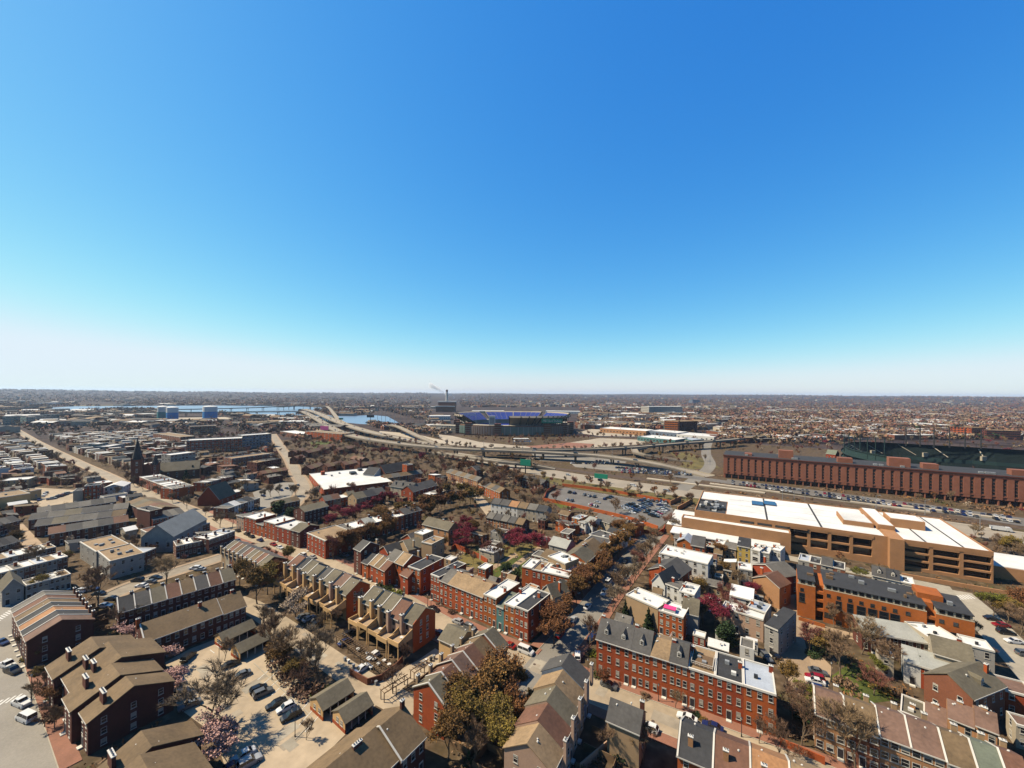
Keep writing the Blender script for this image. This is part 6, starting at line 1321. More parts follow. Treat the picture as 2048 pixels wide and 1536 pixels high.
V11 = viaduct('curved access ramp left of the stadium field', [(800, 850, 6), (860, 852, 7), (900, 850, 7), (935, 846, 6)], 10, pcols=1, group='ramps by the stadium')
# ---------------------------------------------------------------- landmarks far away
def tank(px, py, rad, h, col, lb):
    x, y = W(px, py); t = thing('water_tank', lb, 'tank', x, y, 0); b = MB(); b.tube((0, 0, -.3), (0, 0, h * .62), rad, rad, 28, 1); b.tube((0, 0, h * .62), (0, 0, h), rad, rad, 28, 0); b.build('shell', ['tank_white', col], t)
    b = MB(); b.tube((0, 0, h), (0, 0, h * 1.06), rad, rad * .6, 28, 0); b.tube((0, 0, h * 1.06), (0, 0, h * 1.09), rad * .6, .1, 28, 0); b.build('roof', ['tank_white'], t)
    b = MB(); r = rad + .12; a0 = math.atan2(-y, -x)
    for i in range(7):
        a1, z = a0 + (i - 3) * .13, h * (.3 + .09 * math.sin(i * 1.3)); b.face([(r * math.cos(a1), r * math.sin(a1), z - 2 + abs(i - 3) * .5), (r * math.cos(a1 + .14), r * math.sin(a1 + .14), z - 1.4 + abs(i - 3) * .5), (r * math.cos(a1 + .12), r * math.sin(a1 + .12), z + 2 - abs(i - 3) * .4), (r * math.cos(a1), r * math.sin(a1), z + 2.2 - abs(i - 3) * .4)])
    b.build('painted_fish', ['blue_grey'], t)
tank(326, 840, 12.5, 36, 'tank_green', 'round white water tank with pale green lower half'); tank(344.5, 841, 13, 35, 'tank_blue', 'round white and blue water tank overlapping the green one'); tank(420, 839, 17, 36, 'tank_blue', 'wide white and blue water tank standing alone')
def incinerator():
    x, y = W(890, 824); t = thing('incinerator_plant', 'white and brown waste plant with one tall chimney trailing steam', 'plant', x, y, 0)
    b = MB(); b.box(-38, 38, 0, 50, -1, 22); b.box(-30, 40, 10, 50, 22.003, 40); b.build('boiler_house', ['brown_brick'], t); b = MB(); b.box(-32, 42, 8, 52, 40.01, 44); b.box(-40, 40, -2, 9.9, 22.003, 25); b.build('roof', ['white'], t)
    b = MB(); b.tube((4, 20, 20), (4, 20, 84), 5.5, 4.4, 14, 0); b.tube((4, 20, 84), (4, 20, 92), 4.5, 4.3, 14, 1, True); b.build('chimney', ['white', 'dark_brick'], t)
incinerator()
def steam():
    m = bpy.data.materials.new('steam'); m.use_nodes = True; n, l = m.node_tree.nodes, m.node_tree.links; n.remove(n['Principled BSDF']); v = n.new('ShaderNodeVolumePrincipled'); v.inputs['Color'].default_value = (.97, .97, .98, 1); v.inputs['Density'].default_value = .06
    l.new(v.outputs[0], n['Material Output'].inputs['Volume']); MT['steam'] = m; x, y = W(890, 824); b = MB(); r = random.Random(5)
    for pts in ([(0, 20, 70), (-14, 25, 82), (-30, 30, 94), (-50, 35, 104), (-72, 40, 112)], [(10, 20, 74), (24, 18, 68), (36, 16, 56)]):
        k = len(b.v); n = 8
        for i, p in enumerate(pts):
            rad = (4 + i * 2.0) if len(pts) > 3 else 4.5
            for j in range(n): a = j / n * 6.283; q = rad * r.uniform(.7, 1.25); b.v.append((x + p[0] + q * .5 * math.cos(a), y + p[1] + q * math.cos(a) * .8, p[2] + q * math.sin(a)))
        for i in range(len(pts) - 1):
            for j in range(n): b.f.append((k + i * n + j, k + i * n + (j + 1) % n, k + (i + 1) * n + (j + 1) % n, k + (i + 1) * n + j)); b.m.append(0)
        b.f.append(tuple(k + j for j in reversed(range(n)))); b.f.append(tuple(k + (len(pts) - 1) * n + j for j in range(n))); b.m += [0, 0]
    so = b.build('steam', ['steam']); import bmesh as _bm; q_ = _bm.new(); q_.from_mesh(so.data); _bm.ops.recalc_face_normals(q_, faces=q_.faces); q_.to_mesh(so.data); q_.free(); tag(so, 'white steam drifting from the waste plant chimney', 'steam', None, 'stuff')
steam()
FARB = [((1298, 813), (1365, 813), 32, 60, 'grey_wall', 'r_white', 'wide pale grey slab building on the far plain', 22, 5), ((1329, 842), (1356, 843), 26, 40, 'orange_brick', 'r_tan', 'orange brick half of the twin far blocks', 8, 6), ((1357, 843), (1395, 842), 24, 40, 'dark_brick', 'r_tan', 'dark brick half of the twin far blocks', 10, 6),
        ((1313, 850), (1344, 851), 9, 30, 'brick', 'r_grey', 'low brick block below the orange far block', 8, 2), ((1345, 854), (1370, 853), 9, 25, 'teal_wall', 'r_dark', 'low teal block below the dark far block', 5, 2),
        ((1165, 831), (1300, 834), 13, 30, 'blue_grey', 'r_dark', 'long dark far shed with a window band', 24, 1), ((1200, 856), (1292, 862), 9, 45, 'tan_brick', 'r_white', 'long tan far building with white roof by the yards', 14, 1), ((1296, 861), (1355, 866), 9, 40, 'blue_grey', 'r_white', 'dark-fronted far shed with white roof', 8, 1),
        ((1275, 873), (1350, 880), 7, 45, 'teal_wall', 'r_white', 'teal-fronted market hall with white roof', 12, 1), ((1351, 876), (1385, 880), 6, 30, 'teal_wall', 'r_silver', 'teal-fronted annex with silver roof', 6, 1), ((1353, 868), (1428, 874), 8, 50, 'white', 'r_white', 'broad white far shed left of the leafless wood', 8, 1),
        ((1732, 845), (1818, 848), 11, 40, 'brown_brick', 'r_brown', 'long brown far hall right of the row houses', 14, 1), ((1820, 846), (1876, 850), 10, 40, 'white', 'r_white', 'white far shed beside the brown hall', 6, 1), ((1943, 856), (1972, 855), 20, 30, 'brick', 'r_tan', 'red brick far tower block at right', 6, 5), ((1973, 860), (2042, 862), 17, 30, 'dark_brick', 'r_tan', 'long dark red far slab at right', 16, 4),
        ((1895, 852), (1945, 855), 10, 40, 'beige', 'r_slate', 'beige far hall with slate roof at right', 8, 1), ((1090, 822), (1160, 823), 10, 60, 'white', 'r_white', 'long white far depot behind the stadium', 12, 1), ((1215, 822), (1260, 822), 9, 60, 'white', 'r_white', 'bright white far shed on the plain', 8, 1), ((1385, 800), (1400, 800), 30, 40, 'blue_grey', 'r_dark', 'dark far tower near the horizon', 4, 5),
        ((945, 822), (1010, 822), 9, 60, 'beige', 'r_white', 'pale far depot behind the blue seats', 12, 1), ((856, 832), (900, 832), 11, 50, 'white', 'r_white', 'white far shed left of the stadium', 10, 2), ((858, 842), (900, 842), 10, 40, 'grey_wall', 'r_grey', 'grey far shed beside the stadium entrance', 8, 2), ((560, 806), (610, 806), 10, 60, 'beige', 'r_white', 'pale far depot across the river', 8, 1), ((80, 806), (130, 805), 12, 60, 'white', 'r_white', 'white far depot at the left horizon', 8, 1),
        ((100, 818), (140, 817), 10, 40, 'beige', 'r_white', 'white-roofed far shed at the river bank', 8, 1), ((1600, 826), (1640, 827), 12, 30, 'brown_brick', 'r_grey', 'brown far school among pale row houses', 8, 2)]
for A, B, h, d, wl, rm, lb, c, f in FARB: big(A, B, h, d, wl, rm, lb, c, f, name='far_block', cat='building', detail=0, ws=(2.6, 2.0))
row('parking garage decks left of the stadium', (860, 850), (925, 852), 14, 25, 1, walls='concrete', roofs='concrete', win=(14, 3), detail=1, labels=['open concrete parking garage left of the stadium'], name='parking_garage', cat='garage', ws=(3, 2), door=False)
# billboards and signs
def billboard(px, py, w, h, top, mat, lb, ang=0.0):
    x, y = W(px, py, top); t = thing('billboard', lb, 'billboard', x, y, 0, ang); b = MB(); b.box(-w / 2, w / 2, -.4, .4, top - h, top); b.build('panel', [mat], t); b = MB(); b.tube((0, 0, -.3), (0, 0, top - h), .6, .6, 8); b.build('post', ['metal_dark'], t)
billboard(649, 852, 17, 7, 20, 'billboard', 'pink and white billboard beside the highway', -.3); billboard(741, 830, 18, 6, 24, 'metal_dark', 'dark billboard on a post in front of the river'); billboard(682, 836, 10, 3.5, 22, 'sign_green', 'green road sign above the highway ramp')
billboard(1051, 919, 11, 6, 14, 'sign_green', 'square green road sign under the long viaduct', -.4); billboard(1202, 948, 12, 4, 8, 'sign_green', 'wide green road sign over the avenue', -.5); billboard(600, 832, 12, 4, 22, 'metal_dark', 'dark billboard left of the viaduct', -.3)
# ---------------------------------------------------------------- car ports, walls, lamps
def carport(A, B, h, depth, lb, legs=3):
    a, b_ = W(*A, h), W(*B, h); L = math.hypot(b_[0] - a[0], b_[1] - a[1]); t = thing('car_port', lb, 'car port', a[0], a[1], 0, math.atan2(b_[1] - a[1], b_[0] - a[0]), 'car ports by the parking lot'); D = depth
    mark_poly([a, b_, (b_[0] - (b_[1] - a[1]) / L * D, b_[1] + (b_[0] - a[0]) / L * D), (a[0] - (b_[1] - a[1]) / L * D, a[1] + (b_[0] - a[0]) / L * D)])
    r = MB(); r.hull([(-.4, h - .1), (D / 2, h + 1.7), (D / 2, h + 1.9), (-.4, h + .1)], -.2, L + .2, 0, 'x'); r.hull([(D + .4, h - .1), (D + .4, h + .1), (D / 2 + .001, h + 1.9), (D / 2 + .001, h + 1.7)], -.2, L + .2, 0, 'x'); r.build('roof', ['r_green'], t)
    for x0 in (0, L - .2):
        w = MB(); w.hull([(0, .9), (D, .9), (D, h), (D / 2, h + 1.7), (0, h)], x0, x0 + .2, 0, 'x'); w.build('gable', ['cream'], t); w = MB(); w.box(x0 - .03, x0 + .23, -.05, D + .05, -.2, .897); w.build('plinth', ['brick'], t)
    for y in (1.5, D - 2.2): window(t, 0, y, 1.2, 1.0, 1.2, -math.pi / 2)
    w = MB(); w.box(.21, L - .21, D - .2, D, -.2, h); w.build('back_wall', ['cream'], t)
    for i in range(legs): xx = L * (i + 1) / (legs + 1); k = MB(); k.box(xx - .1, xx + .1, .1, .3, -.2, h - .05); k.build('post', ['trim'], t)
    k = MB(); k.box(0, L, .05, .3, h - .35, h - .06); k.build('beam', ['trim'], t)
carport((645.5, 1421), (707, 1381), 2.6, 6, 'weathered car port with open front at the near end of the grass strip')
carport((446, 1284), (511, 1254), 2.5, 5.5, 'car port beside the brown apartment row at the back of the lot')
carport((480, 1307), (540, 1277), 2.5, 5.5, 'car port at the far end of the grass strip')
carport((690, 1447), (745, 1409), 2.5, 5.5, 'car port half hidden behind the big brown shingle roof')
def wall_line(pts, h, mat, lb, thick=.3, name='garden_wall', cat='wall', px=True, group=None):
    line = smooth_line([W(*p) if px else p for p in pts], 6); l, r = offsets(line, thick / 2), offsets(line, -thick / 2); b = MB(); cap = MB()
    for i in range(len(line) - 1): b.prism([r[i], r[i + 1], l[i + 1], l[i]], -.2, h)
    o = b.build(name, [mat]); tag(o, lb, cat, group); return o
wall_line([(1085, 1002), (1110, 1006), (1190, 1024), (1260, 1041), (1316, 1060)], 2.4, 'brick', 'long brick wall along the near side of the walled parking lot', .5)
wall_line([(1088, 1002), (1095, 985), (1112, 976)], 2.4, 'brick', 'brick wall at the left end of the walled parking lot', .5); wall_line([(1125, 972), (1220, 984), (1340, 1006)], 2.2, 'brick', 'brick wall along the avenue side of the walled parking lot', .5)
wall_line([(1260, 1062), (1316, 1072), (1330, 1058)], 2.6, 'brick', 'short brick wall at the corner of the dry lawn', .5)
wall_line([(1340, 1010), (1362, 1000)], 3.0, 'tan_brick', 'tan brick wall bay beside the bank, left one', .5); wall_line([(1355, 1022), (1385, 1005)], 3.0, 'tan_brick', 'tan brick wall bay beside the bank, right one', .5)
wall_line([(903, 1102), (910, 1096), (960, 1118), (975, 1128)], 2.2, 'brick', 'brick garden wall around the paved yard by the green', .4)
wall_line([(700, 1350), (735, 1370), (762, 1362), (795, 1336), (806, 1322)], 1.8, 'brown_brick', 'brick wall around the pergola yard of the cream terrace', .3)
wall_line([(1597, 1240), (1650, 1256)], 1.2, 'orange_brick', 'low orange wall at the foot of the orange block', .3)
wall_line([(1640, 1430), (1640, 1470)], 2.2, 'brick', 'brick wall at the left end of the mauve row', .3); wall_line([(1160, 1545), (1235, 1480)], 1.9, 'pinkish', 'pink garden wall right of the stepped row', .25)
wall_line([(1560, 1490), (1600, 1508), (1650, 1530)], 1.7, 'brick', 'brick wall in front of the bare trees at bottom right', .3)
def pergola(A, B, lb, d=2.4):
    a, b_ = W(*A), W(*B); L = math.hypot(b_[0] - a[0], b_[1] - a[1]); t = thing('pergola', lb, 'pergola', a[0], a[1], 0, math.atan2(b_[1] - a[1], b_[0] - a[0])); n = int(L / 1.0)
    b = MB()
    for y in (0, d): b.box(0, L, y, y + .18, 2.3, 2.5)
    for i in range(n): b.box(i * L / n, i * L / n + .1, -.4, d + .6, 2.503, 2.62)
    b.build('beams', ['wood'], t); b = MB()
    for i in range(int(L / 3.5) + 1):
        for y in (0, d): x = min(L - .2, i * 3.5); b.box(x, x + .18, y, y + .18, -.2, 2.3)
    b.build('posts', ['wood'], t)
pergola((672, 1288), (765, 1362), 'long wooden pergola along the yard of the cream terrace'); pergola((768, 1406), (822, 1372), 'wooden pergola over the gate beside the dark bare tree', 1.6); pergola((828, 1364), (864, 1340), 'wooden pergola behind the brown row', 1.6)
def lamp(px, py, h, lb, heads=1, grp='street lamps'):
    x, y = W(px, py); t = thing('street_lamp', lb, 'lamp', x, y, .05, R.uniform(0, 3), grp); b = MB(); b.tube((0, 0, -.1), (0, 0, h), .09, .06, 6); b.tube((0, 0, -.1), (0, 0, .5), .16, .14, 6)
    if heads == 2: b.tube((-.6, 0, h - .05), (.6, 0, h - .05), .04, .04, 4)
    b.build('pole', ['metal_dark'], t)
    for s in ((-.6, .6) if heads == 2 else (0,)): b = MB(); b.tube((s, 0, h), (s, 0, h + .45), .14, .26, 6, 0, True); b.tube((s, 0, h + .45), (s, 0, h + .6), .28, .08, 6, 1, True); b.build('lamp_head', ['lamp_white', 'metal_dark'], t)
for i, (px, py, h, lb, k) in enumerate(((590, 1474, 6, 'twin-headed lamp post on the kerb island of the parking lot', 2), (438, 1325, 6, 'lamp post in the parking lot beside the small bare tree', 1), (544, 1360, 5, 'lamp post on the grass strip', 1), (63, 1400, 6, 'lamp post on the brick corner at lower left', 1), (1032, 1350, 4, 'black lamp at the street corner left of the tan row', 1), (1091, 1276, 4.5, 'lamp at the corner under the red-brown tree', 1),
     (1317, 1403, 4, 'lamp on the brick pavement of the red terrace', 1), (1176, 1350, 4, 'lamp at the near corner of the cross street', 1), (1483, 1474, 4, 'lamp on the brick pavement near the blue car', 1), (1542, 1296, 5, 'lamp at the alley by the slatted roof', 1), (1663, 1364, 5, 'lamp on the plaza beside the park', 1), (855, 1213, 4, 'lamp in front of the three-storey brick house', 1), (862, 1213, 6, 'second taller lamp in front of the three-storey brick house', 1))): lamp(px, py, h, lb, k)
def hpole(px, py, h, lb, base=0.0, mat='metal_grey'):
    x, y = W(px, py, base); t = thing('light_pole', lb, 'light pole', x, y, base, 0, 'highway light poles'); b = MB(); b.tube((0, 0, -.1), (0, 0, h), .22, .12, 5); b.build('pole', [mat], t); b = MB(); b.tube((0, 0, h), (2.2, -.6, h + .4), .12, .1, 4); b.box(1.8, 2.8, -.9, -.3, h + .3, h + .5); b.build('arm', [mat], t)
k = 0
for i in range(6, len(V1) - 6, 4):
    x, y, z = V1[i]; px, py = P(x, y, z)
    if px < 1380: hpole(px, py, 11, f"pale light pole on the long viaduct, {ordw(k)} from the river end", z); k += 1
for i, (px, py) in enumerate(((1155, 905), (1190, 935), (1270, 950), (1350, 962), (1420, 930), (1565, 1003), (1588, 1008), (1610, 1000), (1752, 1020), (1850, 1030), (1960, 1060), (1310, 890), (1240, 880), (1180, 880), (1120, 890))): hpole(px, py, 10, f"light pole in the yards and rail strip at right, {ordw(i)} listed outward from the viaduct" if False else f"thin light pole by the avenue and yards, {ordw(sorted([1155,1190,1270,1350,1420,1565,1588,1610,1752,1850,1960,1310,1240,1180,1120]).index(px))} from left")
nb = thing('driving_range_net', 'tall poles and netting of the driving range beside the river', 'net', *W(800, 850)); ox, oy = W(800, 850); pn, nn = MB(), MB(); PX = [755, 763, 771, 780, 789, 801, 812, 826, 838, 849]
for px in PX: x, y = W(px, 847 + (px - 755) * .02); pn.tube((x - ox, y - oy, -.2), (x - ox, y - oy, 52), .5, .35, 5)
for z in (50,): 
    for i in range(len(PX) - 1): a, b_ = W(PX[i], 847 + (PX[i] - 755) * .02), W(PX[i + 1], 847 + (PX[i + 1] - 755) * .02); nn.tube((a[0] - ox, a[1] - oy, z), (b_[0] - ox, b_[1] - oy, z), .15, .15, 3); nn.tube((a[0] - ox, a[1] - oy, 30), (b_[0] - ox, b_[1] - oy, 30), .1, .1, 3)
pn.build('poles', ['metal_grey'], nb); nn.build('net_cables', ['metal_grey'], nb)
# ---------------------------------------------------------------- cars
lotdir = VA + math.pi * .62
def C(lst, ang, where):
    for px, py, col, kind in lst: car(px, py, ang + R.choice((0, math.pi)), col, kind, where)
A1 = UA + .95
C([(377, 1318, 'black', 'suv')], VA + .6, 'beside the brown apartment row in the parking lot')
C([(461, 1333, 'black', 'sedan'), (482, 1354, 'grey', 'sedan'), (517, 1382, 'black', 'hatchback'), (526, 1390, 'grey', 'suv'), (552, 1412, 'black', 'sedan'), (571, 1420, 'white', 'hatchback'), (582, 1436, 'black', 'suv')], VA - .25, 'in the bays along the grass strip')
C([(343, 1362, 'blue', 'suv'), (350, 1374, 'grey', 'sedan'), (356, 1392, 'silver', 'sedan'), (379, 1414, 'grey', 'sedan'), (486, 1516, 'white', 'sedan'), (499, 1530, 'silver', 'suv'), (455, 1545, 'blue', 'sedan')], VA - .2, 'under the pink magnolias')
C([(915, 1246, 'silver', 'hatchback'), (940, 1258, 'grey', 'suv'), (1018, 1294, 'red', 'sedan'), (1052, 1306, 'white', 'van')], UA, 'at the kerb of the upper pale street')
C([(877, 1269, 'red', 'sedan'), (868, 1221, 'black', 'sedan'), (1030, 1340, 'black', 'hatchback')], UA, 'on the near side of the upper pale street')
C([(1155, 1316, 'white', 'suv')], VA + .4, 'crossing the street junction')
C([(1218, 1374, 'grey', 'sedan'), (1374, 1440, 'white', 'sedan'), (1425, 1458, 'blue', 'sedan')], UA, 'along the red terrace')
C([(1299, 1460, 'white', 'hatchback'), (1585, 1560, 'grey', 'sedan')], UA, 'beside the small tan house')
C([(1175, 1216, 'white', 'sedan'), (1209, 1188, 'white', 'pickup'), (1217, 1167, 'white', 'van'), (1147, 1242, 'silver', 'sedan'), (1135, 1250, 'grey', 'sedan'), (1120, 1272, 'red', 'suv'), (1184, 1280, 'blue', 'suv'), (1190, 1268, 'black', 'sedan'), (1225, 1158, 'black', 'sedan'), (1232, 1145, 'grey', 'suv'), (1250, 1125, 'black', 'sedan'), (1270, 1105, 'silver', 'sedan')], VA, 'on the tree-lined cross street')
C([(1636, 1347, 'grey', 'sedan'), (1630, 1360, 'red', 'suv'), (1630, 1366, 'white', 'sedan'), (1627, 1381, 'blue', 'suv')], UA + .1, 'on the plaza by the park')
C([(1583, 1182, 'white', 'sedan'), (1532, 1318, 'grey', 'suv'), (1548, 1312, 'black', 'sedan')], VA + .6, 'in the alley by the orange block')
C([(1985, 1240, 'black', 'sedan'), (2002, 1253, 'red', 'sedan'), (2012, 1268, 'black', 'suv'), (2028, 1286, 'white', 'sedan'), (2052, 1312, 'grey', 'suv'), (1721, 1142, 'grey', 'sedan')], VA + 1.9, 'along the right-hand street')
C([(630, 1255, 'black', 'suv'), (618, 1240, 'silver', 'sedan'), (636, 1243, 'black', 'sedan'), (606, 1236, 'grey', 'sedan'), (690, 1287, 'blue', 'sedan'), (700, 1270, 'black', 'suv'), (746, 1316, 'white', 'hatchback'), (725, 1340, 'white', 'sedan')], VA, 'in the yards under the cream terraces')
C([(494, 1070, 'black', 'suv'), (503, 1075, 'black', 'sedan'), (520, 1082, 'blue', 'sedan'), (547, 1091, 'red', 'sedan'), (560, 1097, 'white', 'sedan'), (475, 1063, 'black', 'sedan'), (605, 1112, 'white', 'suv'), (625, 1116, 'silver', 'sedan'), (475, 1083, 'grey', 'sedan'), (690, 1112, 'grey', 'sedan')], UA, 'parked along the left street')
C([(275, 1163, 'black', 'suv'), (283, 1174, 'white', 'sedan'), (300, 1166, 'grey', 'sedan'), (390, 1139, 'white', 'suv'), (400, 1141, 'silver', 'sedan'), (312, 1158, 'black', 'sedan'), (210, 1214, 'white', 'sedan'), (222, 1200, 'black', 'sedan'), (160, 1185, 'white', 'suv'), (172, 1183, 'grey', 'sedan'), (185, 1180, 'blue', 'sedan'), (197, 1190, 'black', 'sedan')], UA + .6, 'around the bare street tree at left')
C([(15, 1334, 'white', 'pickup'), (4, 1288, 'blue', 'sedan'), (42, 1410, 'white', 'pickup'), (52, 1440, 'white', 'van'), (25, 1345, 'black', 'pickup')], UA + .25, 'on the far left street')
R2 = random.Random(11); PAL = ['black', 'white', 'silver', 'grey', 'grey', 'black', 'blue', 'grey', 'red', 'silver', 'black', 'blue']
def lot(A, B, n, ang, where, skip=.15, base=0.0):
    a, b_ = W(*A), W(*B)
    for i in range(n):
        if R2.random() < skip: continue
        t = (i + .5) / n; car(0, 0, ang + R2.choice((0, math.pi)) + R2.uniform(-.04, .04), R2.choice(PAL), R2.choice(('sedan', 'suv', 'hatchback', 'sedan', 'pickup')), where, (a[0] + (b_[0] - a[0]) * t, a[1] + (b_[1] - a[1]) * t))
lot((1250, 1022), (1300, 1005), 9, UA, 'in the left block of the walled parking lot', .0); lot((1262, 1028), (1302, 1010), 8, UA, 'in the left block of the walled parking lot', .05); lot((1300, 1033), (1334, 1012), 7, UA, 'in the right block of the walled parking lot', 0); lot((1308, 1036), (1338, 1016), 7, UA, 'in the right block of the walled parking lot', .1)
lot((1240, 1018), (1288, 1000), 9, UA, 'in the left block of the walled parking lot', .2); lot((1290, 1028), (1328, 1008), 7, UA, 'in the right block of the walled parking lot', .2); lot((1180, 1012), (1225, 994), 8, UA, 'in the emptier half of the walled parking lot', .45); lot((1284, 1000), (1345, 1008), 7, VA, 'along the avenue wall of the walled parking lot', .1); lot((1130, 1000), (1230, 1022), 10, VA, 'along the near wall of the walled parking lot', .6); lot((1135, 985), (1215, 1000), 8, VA, 'in the emptier half of the walled parking lot', .5)
for r_ in range(3): lot((1230 + r_ * 6, 936 + r_ * 4.5), (1372 + r_ * 6, 945 + r_ * 3), 26, VA, ['in the far row of the crowded lot by the ramp', 'in the middle row of the crowded lot by the ramp', 'in the near row of the crowded lot by the ramp'][r_], .05)
lot((1140, 927), (1235, 929), 16, VA, 'under the long viaduct', .2)
for r_ in range(2): lot((1462, 963 + r_ * 5), (2040, 1040 + r_ * 6), 58, VA + R2.uniform(-.1, .1), ['in the row nearest the long warehouse', 'in the row nearest the rail strip'][r_], .25)
lot((1300, 905), (1360, 908), 9, UA, 'behind the loop ramp', .2); lot((1190, 922), (1240, 925), 7, VA, 'beneath the straight ramp', .3)
lot((100, 1000), (145, 985), 8, VA, 'in the lot behind the cream warehouse', .2); lot((75, 1003), (95, 985), 5, UA, 'beside the cream warehouse', .2); lot((412, 1022), (450, 1016), 6, VA, 'beside the modern brick church', .1); lot((520, 995), (600, 970), 7, UA, 'in the lot left of the school', .4)
def on_road(line, n, where, z0=0.0):
    for k in range(n):
        i = R2.randrange(2, len(line) - 2); x, y, z = line[i]; dx, dy = line[i + 1][0] - x, line[i + 1][1] - y; l = math.hypot(dx, dy); o = R2.uniform(-4.5, 4.5)
        CARS.append((x - dy / l * o, y + dx / l * o, math.atan2(dy, dx), R2.choice(PAL), R2.choice(('sedan', 'suv', 'van')), where, z))
trav = []
def moving(line, n, where):
    for k in range(n):
        i = 2 + int((len(line) - 5) * (k + .5) / n); x, y, z = line[i]; dx, dy = line[i + 1][0] - x, line[i + 1][1] - y; l = math.hypot(dx, dy); o = R2.choice((-4.5, -1.5, 1.5, 4.5)); col, kind = R2.choice(PAL), R2.choice(('sedan', 'suv', 'van'))
        ob = link('travelling_car', car_meshes(kind, col)[3], None, (x - dy / l * o, y + dx / l * o, z + .02), math.atan2(dy, dx)); tag(ob, f"{col} {kind} driving on the {where}, {ordw(k)} from the river end", 'car', 'cars driving on the ' + where)
moving(V1, 22, 'long viaduct'); moving(V2, 16, 'rear carriageway'); moving(V5, 6, 'straight ramp')
av = [(*W(x, y), .1) for x, y in ((1080, 945), (1200, 963), (1300, 977), (1410, 991), (1540, 1007), (1750, 1034), (2040, 1076))]; moving(smooth_line(av, 14), 9, 'wide avenue')
tx, ty = W(2000, 1062); ob = thing('truck', 'white box truck with open bed on the wide avenue at right', 'truck', tx, ty, .07, UA); b = MB(); b.box(-4, 2.2, -1.2, 1.2, .9, 1.4); b.box(-4, 2.1, -1.15, -1.05, 1.403, 2.6); b.box(-4, 2.1, 1.05, 1.15, 1.403, 2.6); b.build('bed', ['paint_white'], ob); b = MB(); b.hull([(2.3, .6), (4.6, .6), (4.6, 1.6), (4.0, 2.7), (2.3, 2.7)], -1.2, 1.2, 0, 'y'); b.build('cab', ['paint_white'], ob); b = MB(); b.box(4.3, 4.5, -1.0, 1.0, 1.75, 2.35); b.build('windscreen', ['pane'], ob)
for sx in (-2.8, -1.4, 3.2):
    for sy in (-1.05, 1.05): b = MB(); b.tube((sx, sy - .15, .5), (sx, sy + .15, .5), .5, .5, 10, 0, True); b.build('wheel', ['tyre'], ob)
emit_cars()
tag(wall_line([(508, 1327), (560, 1376), (606, 1416), (628, 1440), (600, 1470), (590, 1480)], .17, 'concrete', None, .22, 'kerb', None), kind='structure')
# garden fences and patios behind the near rows, where there is room
for a, b_, ts, dp, phrase in YARDS:
    dx, dy = b_[0] - a[0], b_[1] - a[1]; L = math.hypot(dx, dy); ux, uy = dx / L, dy / L; nx, ny = -uy, ux; f, pt = MB(), MB(); pd = MB()
    for side in (1, -1):
        off = dp + .3 if side > 0 else -.3
        Q = lambda t, d: (a[0] + dx * t + nx * (off + side * d), a[1] + dy * t + ny * (off + side * d))
        if side < 0 and uy < 0: continue                                # street fronts stay open
        def seg(p, q, h=1.7):
            l = math.hypot(q[0] - p[0], q[1] - p[1]); k = max(1, int(l / 1.5))
            for i in range(k):
                u, v = [(p[0] + (q[0] - p[0]) * s / k, p[1] + (q[1] - p[1]) * s / k) for s in (i, i + 1)]
                if free(*u, 0, ('tree',)) and free(*v, 0, ('tree',)): ox, oy = -(v[1] - u[1]) * .04, (v[0] - u[0]) * .04; f.prism([(u[0] - ox, u[1] - oy), (v[0] - ox, v[1] - oy), (v[0] + ox, v[1] + oy), (u[0] + ox, u[1] + oy)], -.1, h)
        D = 7.5; f = MB()
        for i, t in enumerate(ts):
            seg(Q(t, .2), Q(t, D))
            if i + 1 < len(ts):
                seg(Q(t, D), Q(ts[i + 1], D)); c = Q((t + ts[i + 1]) / 2, 2.2)
                if free(*c, 2) and R.random() < .75:
                    e = (ts[i + 1] - t) * .38; z = .03 + R.random() * .004; pt.face([(*Q((t + ts[i + 1]) / 2 - e, .3), z), (*Q((t + ts[i + 1]) / 2 + e, .3), z), (*Q((t + ts[i + 1]) / 2 + e, R.uniform(2.5, 5)), z), (*Q((t + ts[i + 1]) / 2 - e, 3.5), z)], R.choice((0, 1, 2)))
        if len(f.f) > 20: tag(f.build('garden_fence', ['wood']), ('brown wooden garden fence behind ' if side > 0 else 'brown wooden garden fence before ') + phrase, 'fence')
    if pt.f: tag(pt.build('patio', ['paving', 'brick_pave', 'concrete']), kind='structure')
